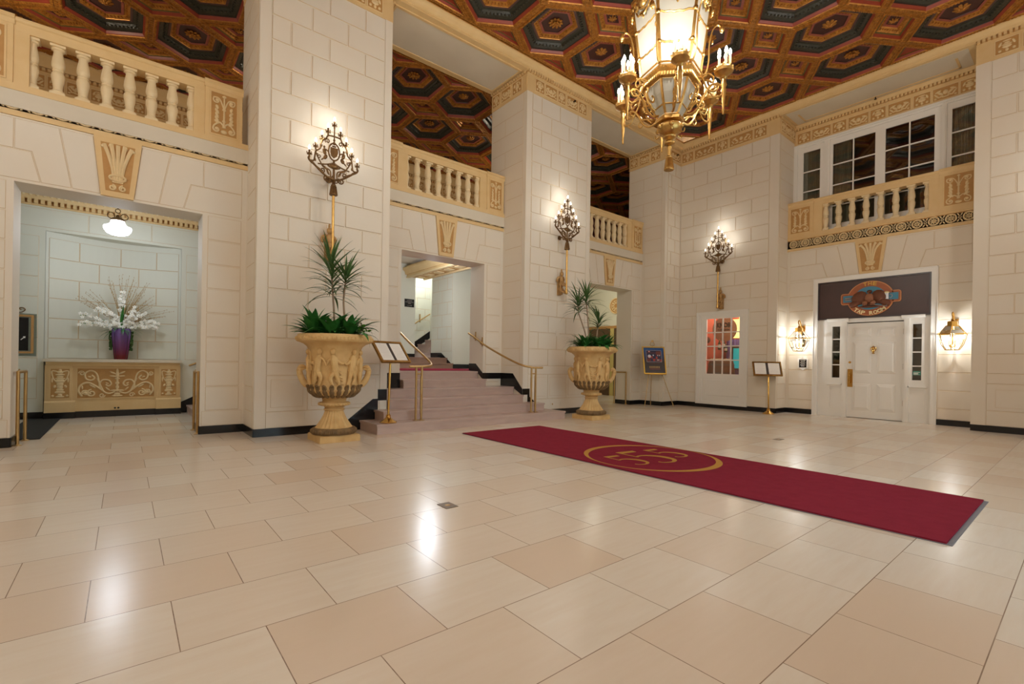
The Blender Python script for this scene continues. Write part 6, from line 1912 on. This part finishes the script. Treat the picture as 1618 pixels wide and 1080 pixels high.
for a, b, c, d, k in ((-.33, -.15, .45, .56, 4), (-.05, .05, .47, .56, 1), (.08, .16, .55, .64, 1), (.1, .25, .46, .56, 4), (.13, .23, .50, .53, 3), (.26, .33, .45, .54, 1), (-.12, -.06, .57, .65, 1), (-.33, .33, .76, .78, 4), (.1, .33, .68, .83, 4), (-.24, -.16, .80, .84, 2), (-.05, 0, .66, .71, 3), (.16, .19, .66, .71, 3), (.24, .27, .66, .71, 3)):
    pb(a, b, c, d, k)
mb.disc(pf, -.2 * W_, .645 * H_, 0, .05, .0, .0025, 18, 2); mb.disc(pf, -.2 * W_, .66 * H_, 0, .04, .0, .003, 18, 3)
for a, b, c in ((-.24, -.1, .385), (-.08, .04, .385), (.06, .24, .385)): pb(a, b, c - .006, c + .006, 4)
for k in range(7): pb(-.24 + k * .069, -.24 + k * .069 + .045, .22, .29, 5)
pb(-.23, .24, .165, .205, 4)
partw('picture', mb, PM, sheet, po, 'printed scene of red chairs in a dark bar', smooth=False)

# ================================================================ console, vase and flowers in the alcove
fr = FA(11.88)
co = thing('console', 'ochre carved console with urn panels standing under the niche', 'console', (-.10, 11.88, 0))
mb = MB(); mb.fbox(fr, -1.10, .90, .12, .97, -.15, .0); mb.fbox(fr, -1.10, .90, .0, .12, -.15, .012, 3)
mb.fbox(fr, -.74, .545, .12, .28, 0, .008)
partw('body', mb, BM + [M['black']], co, co, smooth=False)
for a, b in ((-1.055, -.735), (.545, .865)):
    mb = MB(); mb.fbox(fr, a - .045, b + .045, .115, .30, 0, .05); mb.prism(FB(a - .045), [(-11.88, .30), (-11.83, .30), (-11.85, .325), (-11.88, .325)], 0, -(b - a + .09)); mb.fbox(fr, a, b, .30, .965, 0, .03); mb.fbox(fr, a - .05, b + .05, .0, .115, 0, .058, 3)
    pl = partw('pilaster', mb, BM + [M['black']], co, co, smooth=False)
    c = (a + b) / 2; w = .125; z0, z1 = .375, .905
    mb = MB(); mb.fbox(fr, c - w, c + w, z0, z1, .03, .033, 1)
    for q in ((c - w - .012, c + w + .012, z1, z1 + .012), (c - w - .012, c + w + .012, z0 - .012, z0), (c - w - .012, c - w, z0, z1), (c + w, c + w + .012, z0, z1)): mb.fbox(fr, *q, .03, .04, 0)
    V = lambda f: z0 + (z1 - z0) * f; d = .034
    for f, ru, rv in ((.05, .065, .02), (.10, .035, .03), (.20, .075, .03), (.28, .055, .03), (.38, .045, .045), (.48, .05, .05), (.58, .07, .045), (.67, .075, .018), (.73, .05, .02), (.80, .07, .018), (.88, .045, .03), (.95, .025, .025)):
        mb.fell(fr, c, V(f), d, ru, rv, .02, 0, 10, 5, 2)
    for s in (-1, 1):
        mb.ftube(fr, bez([(c + s * .03, V(.90)), (c + s * .10, V(.93)), (c + s * .11, V(.85)), (c + s * .085, V(.66)), (c + s * .05, V(.58)), (c, V(.55))], 5), .011, d, 6, 2)
        mb.fell(fr, c + s * .105, V(.62), d, .012, .05, .012, 0, 7, 4, 2); mb.fell(fr, c + s * .095, V(.08), d, .02, .02, .014, 0, 7, 4, 2); mb.fell(fr, c + s * .07, V(.40), d, .022, .03, .014, s * .5, 7, 4, 2)
    partw('urn_panel', mb, TRIMM, pl, co, 'carved urn with garlands')
mb = MB(); c, w, z0, z1 = -.097, .568, .363, .912
mb.fbox(fr, c - w, c + w, z0, z1, .0, .004, 1)
for q in ((c - w - .02, c + w + .02, z1, z1 + .02), (c - w - .02, c + w + .02, z0 - .02, z0), (c - w - .02, c - w, z0, z1), (c + w, c + w + .02, z0, z1)): mb.fbox(fr, *q, .0, .014, 0)
H_c = z1 - z0; V = lambda f: z0 + H_c * f; d = .006
mb.ftube(fr, [(c, V(.2)), (c, V(.72))], .018, d, 7, 2)
for f, ru, rv in ((.06, .09, .02), (.12, .05, .03), (.24, .12, .02), (.36, .03, .04), (.50, .035, .03), (.66, .045, .02), (.80, .028, .08), (.92, .02, .05)): mb.fell(fr, c, V(f), d, ru, rv, .02, 0, 9, 5, 2)
for s in (-1, 1):
    U = lambda a: c + s * a
    for p, r in ((bez([(U(.03), V(.20)), (U(.12), V(.14)), (U(.20), V(.22)), (U(.26), V(.42)), (U(.22), V(.60)), (U(.13), V(.60)), (U(.09), V(.48)), (U(.13), V(.40)), (U(.17), V(.46))], 5), .016),
                 (bez([(U(.20), V(.22)), (U(.26), V(.50)), (U(.30), V(.82)), (U(.38), V(.93)), (U(.46), V(.84)), (U(.45), V(.66)), (U(.38), V(.60)), (U(.33), V(.68)), (U(.37), V(.78))], 5), .016),
                 (bez([(U(.22), V(.26)), (U(.32), V(.42)), (U(.42), V(.52)), (U(.52), V(.44)), (U(.55), V(.24)), (U(.50), V(.06))], 5), .018),
                 (spiral(U(.37), V(.16), .07, .012, -1.5 * s, PI / 2, 20), .015), (spiral(U(.51), V(.84), .045, .010, 1.4 * s, PI, 18), .012), (spiral(U(.22), V(.08), .045, .01, 1.3 * s, 0, 14), .012)):
        mb.ftube(fr, p, r, d, 6, 2)
    for a, f, l, wd, an in ((.07, .86, .06, .018, .5), (.06, .74, .06, .016, .1), (.42, .18, .05, .022, 1.2), (.46, .14, .045, .022, .4), (.50, .18, .05, .02, 2.0), (.46, .24, .05, .02, .0), (.36, .40, .06, .016, .6), (.45, .52, .05, .016, -.2), (.28, .60, .05, .014, 1.2), (.14, .30, .05, .014, .8), (.50, .36, .04, .014, 1.5), (.40, .72, .03, .014, .3), (.15, .50, .03, .012, .5)):
        mb.fell(fr, U(a), V(f), d, l, wd, .018, an * s + (0 if s > 0 else PI), 7, 4, 2)
    mb.fell(fr, U(.455), V(.17), d + .01, .03, .03, .02, 0, 8, 5, 2)
partw('scroll_panel', mb, TRIMM, co, co, 'carved panel of scrolling leaves')
mb = MB()
run(mb, fr, -1.085, .885, [(-.15, .955), (.03, .955), (.036, .98), (.05, 1.0), (.075, 1.015), (.08, 1.035), (-.15, 1.035)])
partw('cornice', mb, BM, co, co)
mb = MB(); Nn = 16
pts = [(-1.125, 11.775), (.915, 11.775), (.915, 12.03), (.885, 12.03)] + [(nx0 + .004 + (nx1 - nx0 - .008) * (1 - i / Nn), NY + .025 + .30 * math.sin(PI * (1 - i / Nn))) for i in range(Nn + 1)] + [(-1.125, 12.03)]
mb.prism(Fr((0, 0, 0), (1, 0, 0), (0, 1, 0), (0, 0, 1)), pts, 1.036, 1.09)
partw('slab', mb, mat('marble_slab', (226, 214, 190), .25, var=.3, vs=4), co, co, 'pale marble slab', smooth=False)
mb = MB(); mb.fbox(fr, -.165, -.035, .135, .19, .008, .013, 0); mb.fell(fr, -.125, .162, .013, .018, .017, .004, 0, 10, 4, 1); mb.fell(fr, -.075, .162, .013, .018, .017, .004, 0, 10, 4, 1)
tag(mb.build('wall_outlet', [M['ochre'], M['black']]), 'ochre double wall outlet low on the console front', 'outlet')
# vase
vx, vy, vz = -.05, 12.02, 1.0905
va = thing('vase', 'tall square-shouldered purple and red glazed vase on the console slab', 'vase', (vx, vy, vz))
def vase_mat():
    m = mat('purple_red_glaze', (110, 70, 130), .25)
    nt = m.node_tree; b = nt.nodes['Principled BSDF']
    tc = nt.nodes.new('ShaderNodeTexCoord'); sp = nt.nodes.new('ShaderNodeSeparateXYZ'); nt.links.new(tc.outputs['Generated'], sp.inputs[0])
    r = nt.nodes.new('ShaderNodeValToRGB'); r.color_ramp.elements[0].position = .1; r.color_ramp.elements[0].color = lin((112, 30, 34)); r.color_ramp.elements[1].position = .8; r.color_ramp.elements[1].color = lin((112, 82, 146))
    nt.links.new(sp.outputs[2], r.inputs[0]); nt.links.new(r.outputs[0], b.inputs['Base Color'])
    return m
mb = MB()
def sq_ring(r, c, z): return [(r * (1 if abs(math.cos(a)) > .999 else 1) * x, r * y, z) for (x, y, a) in ((1, -1 + c, 0), (1, 1 - c, 0), (1 - c, 1, 0), (-1 + c, 1, 0), (-1, 1 - c, 0), (-1, -1 + c, 0), (-1 + c, -1, 0), (1 - c, -1, 0))]
pr_ = [(.098, 0), (.10, .01), (.12, .2), (.142, .42), (.148, .50), (.140, .57), (.134, .595), (.12, .595), (.12, .50)]
vs = []
for r, z in pr_: vs += sq_ring(r, .28, z)
fs = [(i * 8 + j, i * 8 + (j + 1) % 8, (i + 1) * 8 + (j + 1) % 8, (i + 1) * 8 + j) for i in range(len(pr_) - 1) for j in range(8)] + [tuple(range(7, -1, -1)), tuple(range((len(pr_) - 1) * 8, len(pr_) * 8))]
mb.add(vs, fs); part('body', mb, vase_mat(), va, ang=50)
mb = MB()
for i in range(8):
    mb.tube([vs[k * 8 + i] for k in range(0, 6)], .0035, 5)
part('glaze_lines', mb, mat('dark_glaze_line', (44, 28, 40), .3), va, 'dark lines along the edges')
# arrangement
fl = thing('flower_arrangement', 'large spray of white orchids, dry grasses and blades standing in the purple vase', 'flowers', (vx, vy, vz + .56))
g = random.Random(12)
def spray(a, el, ln, droop, n=9):
    p = Vector((0, 0, 0)); out = [p.copy()]
    for i in range(n):
        e = el - droop * ((i + 1) / n) ** 1.5
        p = p + Vector((math.cos(a) * math.cos(e), -abs(math.sin(a)) * math.cos(e) * .5, math.sin(e))) * (ln / n)
        out.append(p.copy())
    return out
def orchid(mb, c, s):
    f = Vector((g.uniform(-.5, .5), -1, g.uniform(-.3, .5))).normalized()
    Rm = f.to_track_quat('Z', 'Y').to_matrix()
    for k in range(5):
        a = 2 * PI * k / 5 + .3
        mb.ell(Vector(c) + Rm @ Vector((math.cos(a) * s * .55, math.sin(a) * s * .55, 0)), s * .52, s * .36, s * .12, 6, 4, 0, Rm @ Matrix.Rotation(a, 3, 'Z'))
    mb.ell(Vector(c) + Rm @ Vector((0, 0, s * .15)), s * .16, s * .16, s * .2, 5, 3, 1)
OM = [M['petal'], mat('orchid_lip', (226, 206, 110), .5)]
for k, (a, el, ln, dr) in enumerate(((PI, .75, .66, .75), (PI - .2, .38, .60, .45), (PI + .3, 1.05, .56, .6), (PI, 1.2, .46, .45), (0, .65, .60, .7), (.2, .35, .54, .4), (-.3, 1.0, .52, .6), (0, 1.15, .42, .5), (2.4, 1.3, .44, .8), (.8, 1.25, .38, .9), (PI / 2, 1.5, .74, .12), (.2, 1.35, .50, .5), (1.9, .7, .36, .8))):
    pts = spray(a, el, ln, dr, 11)
    mb = MB(); mb.tube(pts, .0045, 5)
    for q in pts[-2:]: mb.ell(q, .014, .011, .011, 5, 4)
    b = part('orchid_stem', mb, M['leaf2'], fl)
    mb = MB()
    for q in pts[3:]:
        for _ in range(3): orchid(mb, q + Vector((g.uniform(-.035, .035), g.uniform(-.05, .01), g.uniform(-.035, .035))), g.uniform(.026, .038))
    part('blossoms', mb, OM, b, 'white orchid blossoms')
for nm, lo, hi, ln, m_ in (('dry_grass', -.20, .16, 1.02, M['straw']), ('dry_grass', -.75, -.35, .80, M['straw']), ('dry_grass', .40, .95, .80, M['straw']), ('dry_grass', .12, .34, .98, M['straw'])):
    mb = MB()
    for i in range(16):
        t_ = g.uniform(lo, hi); l = ln * g.uniform(.7, 1.1)
        p = [(0, 0, 0), (math.sin(t_) * l * .5, g.uniform(-.05, .06), math.cos(t_) * l * .5), (math.sin(t_ * 1.3) * l + g.uniform(-.03, .03), g.uniform(-.08, .1), math.cos(t_ * 1.2) * l)]
        pp = bez(p, 5); mb.tube(pp, [.004, .004, .0035, .0035, .003, .003, .0025, .0025, .002, .002, .001], 4)
        for q in pp[5::1]: mb.ell((q[0] + g.uniform(-.012, .012), q[1], q[2]), .004, .004, .014, 4, 3)
    part(nm, mb, m_, fl, 'straw coloured dry grasses')
mb = MB()
for i in range(26):
    a = g.uniform(0, 6.28); blade(mb, (0, -.02, .0), a, g.uniform(-.1, .5), g.uniform(.25, .45), .022, 1.2, 0, 7)
for a, e, l in ((-.2, 1.45, .62), (.3, 1.25, .60), (2.9, 1.2, .4), (-1.2, 1.5, .5)): blade(mb, (0, -.03, 0), a, e, l, .06, .3, 0, 8)
part('blades', mb, M['leaf'], fl, recalc=False, ang=80)
mb = MB()
for s in (-1, 1):
    for i in range(120):
        z = -.02 - g.random() * .36
        mb.ell((s * (.15 + g.uniform(-.03, .035) * (1 - abs(z))), -.05 + g.uniform(-.05, .05), z), .012, .012, .018, 5, 3)
part('hanging_moss', mb, mat('moss_green', (62, 92, 40), .8), fl, 'green trailing moss')
mb = MB(); blade(mb, (.03, -.13, .02), -PI / 2, .2, .34, .03, 1.75, 0, 8); blade(mb, (-.05, -.13, .02), -PI / 2 - .3, .2, .22, .024, 1.7, 0, 8)
part('hanging_blades', mb, M['leaf'], fl, recalc=False, ang=80)
# framed glass sign on the alcove wall
fr = FA(NY)
px1 = -1.219 * NY / 12; 
fs_ = thing('framed_sign', 'black glass direction sign in a brown frame with a scroll top on the alcove wall', 'sign', (-1.55, NY, 1.13))
mb = MB(); mb.fbox(fr, -1.86, -1.225, 1.13, 1.885, .008, .016); partw('glass_plate', mb, M['glass'], fs_, fs_, smooth=False)
mb = MB(); fframe(mb, fr, -1.82, -1.262, 1.175, 1.86, .035, .016, .034); partw('frame', mb, M['ochre_dark'], fs_, fs_, smooth=False)
mb = MB(); mb.fbox(fr, -1.76, -1.33, 1.225, 1.81, .016, .022, 0)
for z in (1.62, 1.50, 1.43, 1.36): mb.fbox(fr, -1.70, -1.50, z, z + .03, .022, .023, 1)
mb.prism(fr, [(-1.43, 1.42), (-1.39, 1.46), (-1.40, 1.475), (-1.365, 1.48), (-1.37, 1.445), (-1.385, 1.45), (-1.42, 1.41)], .022, .023, 1)
partw('panel', mb, [M['darkglass'], M['paper']], fs_, fs_, smooth=False)
mb = MB(); mb.ftube(fr, bez([(-1.56, 1.93), (-1.50, 1.90), (-1.42, 1.905), (-1.375, 1.95), (-1.40, 1.985), (-1.44, 1.98), (-1.44, 1.955), (-1.42, 1.95)], 5), .008, .02); mb.ftube(fr, bez([(-1.56, 1.93), (-1.62, 1.90), (-1.70, 1.905), (-1.745, 1.95), (-1.72, 1.985), (-1.68, 1.98), (-1.68, 1.955), (-1.70, 1.95)], 5), .008, .02)
partw('scroll', mb, M['bronze'], fs_, fs_)
# small plates and fittings
def plate(name, lab, cat, fr, u, v, w, h, m, d0=.008):
    mb = MB(); mb.fbox(fr, u - w, u + w, v - h, v + h, d0, d0 + .008, 0)
    mb.fbox(fr, u - w * .3, u + w * .3, v - h * .5, v + h * .5, d0 + .008, d0 + .010, 1)
    tag(mb.build(name, [M['wall'], m], smooth=False), lab, cat)
fr = FA(YP)
plate('wall_plate', 'blank cream wall plate at head height behind the farther planted urn', 'wall plate', fr, 7.62, 1.83, .055, .06, M['wall'])
plate('wall_outlet', 'cream wall outlet just above the black base near the stairs', 'outlet', fr, 7.49, .235, .05, .035, M['ochre_dark'])
plate('wall_plate', 'low cream wall plate beside the outlet behind the farther urn', 'wall plate', fr, 7.80, .24, .045, .045, M['wall'])
plate('wall_plate', 'low cream access plate on the pier behind the nearer urn', 'wall plate', fr, 2.26, .28, .085, .05, M['wall'])
def sprinkler(lab, p, dvec):
    t = thing('sprinkler', lab, 'sprinkler', p)
    mb = MB(); d = Vector(dvec)
    mb.tube([(0, 0, 0), d * .05], .012, 8); mb.tube([d * .05, d * .06], .026, 10)
    part('head', mb, M['black'], t)
sprinkler('black sprinkler head in the frieze of the tall pier beside the narrow passage', (8.0, YP - .02, 7.22), (0, -1, 0))
sprinkler('black sprinkler head in the frieze of the corner pier', (12.3, YP - .02, 7.22), (0, -1, 0))
sprinkler('black sprinkler head in the soffit over the french windows', (13.30, 3.25, 7.395), (0, 0, -1))
# carved chair back in the gallery
gx, gy = 11.6, 9.9
cz = 4.44
gchair = thing('carved_chair', 'dark red carved high-back chair behind the balcony rail over the narrow passage', 'chair', (gx, gy, cz))
CH = mat('dark_red_wood', (92, 48, 42), .4)
for sx in (-.26, .26):
    mb = MB(); mb.box(sx - .03, sx + .03, .22, .28, 0, 1.62); mb.ell((sx, .25, 1.66), .035, .035, .06, 8, 6); part('back_post', mb, CH, gchair)
    mb = MB(); mb.box(sx - .03, sx + .03, -.28, -.22, 0, .66); part('front_leg', mb, CH, gchair)
    mb = MB(); mb.box(sx - .035, sx + .035, -.28, .25, .66, .71); part('armrest', mb, CH, gchair)
mb = MB(); mb.box(-.29, .29, -.28, .28, .40, .48); part('seat', mb, CH, gchair)
mb = MB(); mb.prism(Fr((0, .25, 0), (1, 0, 0), (0, 0, 1), (0, -1, 0)), [(-.23, .6), (.23, .6), (.23, 1.46), (.15, 1.55), (.08, 1.52), (0, 1.46), (-.08, 1.52), (-.15, 1.55), (-.23, 1.46)], -.02, .02); part('carved_back', mb, CH, gchair)
# ================================================================ daylight, added fill lamps, view settings
w = bpy.data.worlds.new('daylight'); bpy.context.scene.world = w; w.use_nodes = True
bg = w.node_tree.nodes['Background']; bg.inputs[0].default_value = (.66, .82, 1, 1); bg.inputs[1].default_value = 5
for x, y, z, p, c in ((6.0, 10.6, 3.3, 90, (236, 244, 255)), (7.6, 14.0, 4.2, 75, (236, 246, 255)), (12.2, 10.6, 3.4, 50, (255, 244, 220)),
                      (3.0, 11.4, 6.6, 30, (255, 236, 208)), (9.0, 11.4, 6.6, 30, (255, 236, 208)), (-1.5, 11.4, 6.6, 30, (255, 236, 208)),
                      (13.2, 6.2, 2.8, 48, (255, 240, 220)), (14.9, 7.0, 2.8, 48, (255, 240, 220))):
    lamp('fill_light', (x, y, z), p, c, .12)  # lamps without fixtures, added to brighten hall, passage, gallery and bar
sc = bpy.context.scene
sc.view_settings.view_transform = 'Standard'; sc.view_settings.look = 'None'
sc.view_settings.exposure = 0.0; sc.view_settings.gamma = 1.0
sc.cycles.max_bounces = 10; sc.cycles.diffuse_bounces = 5; sc.cycles.glossy_bounces = 4; sc.cycles.transparent_max_bounces = 16
sc.cycles.caustics_reflective = True; sc.cycles.caustics_refractive = False; sc.cycles.sample_clamp_indirect = 6
sc.cycles.use_denoising = True
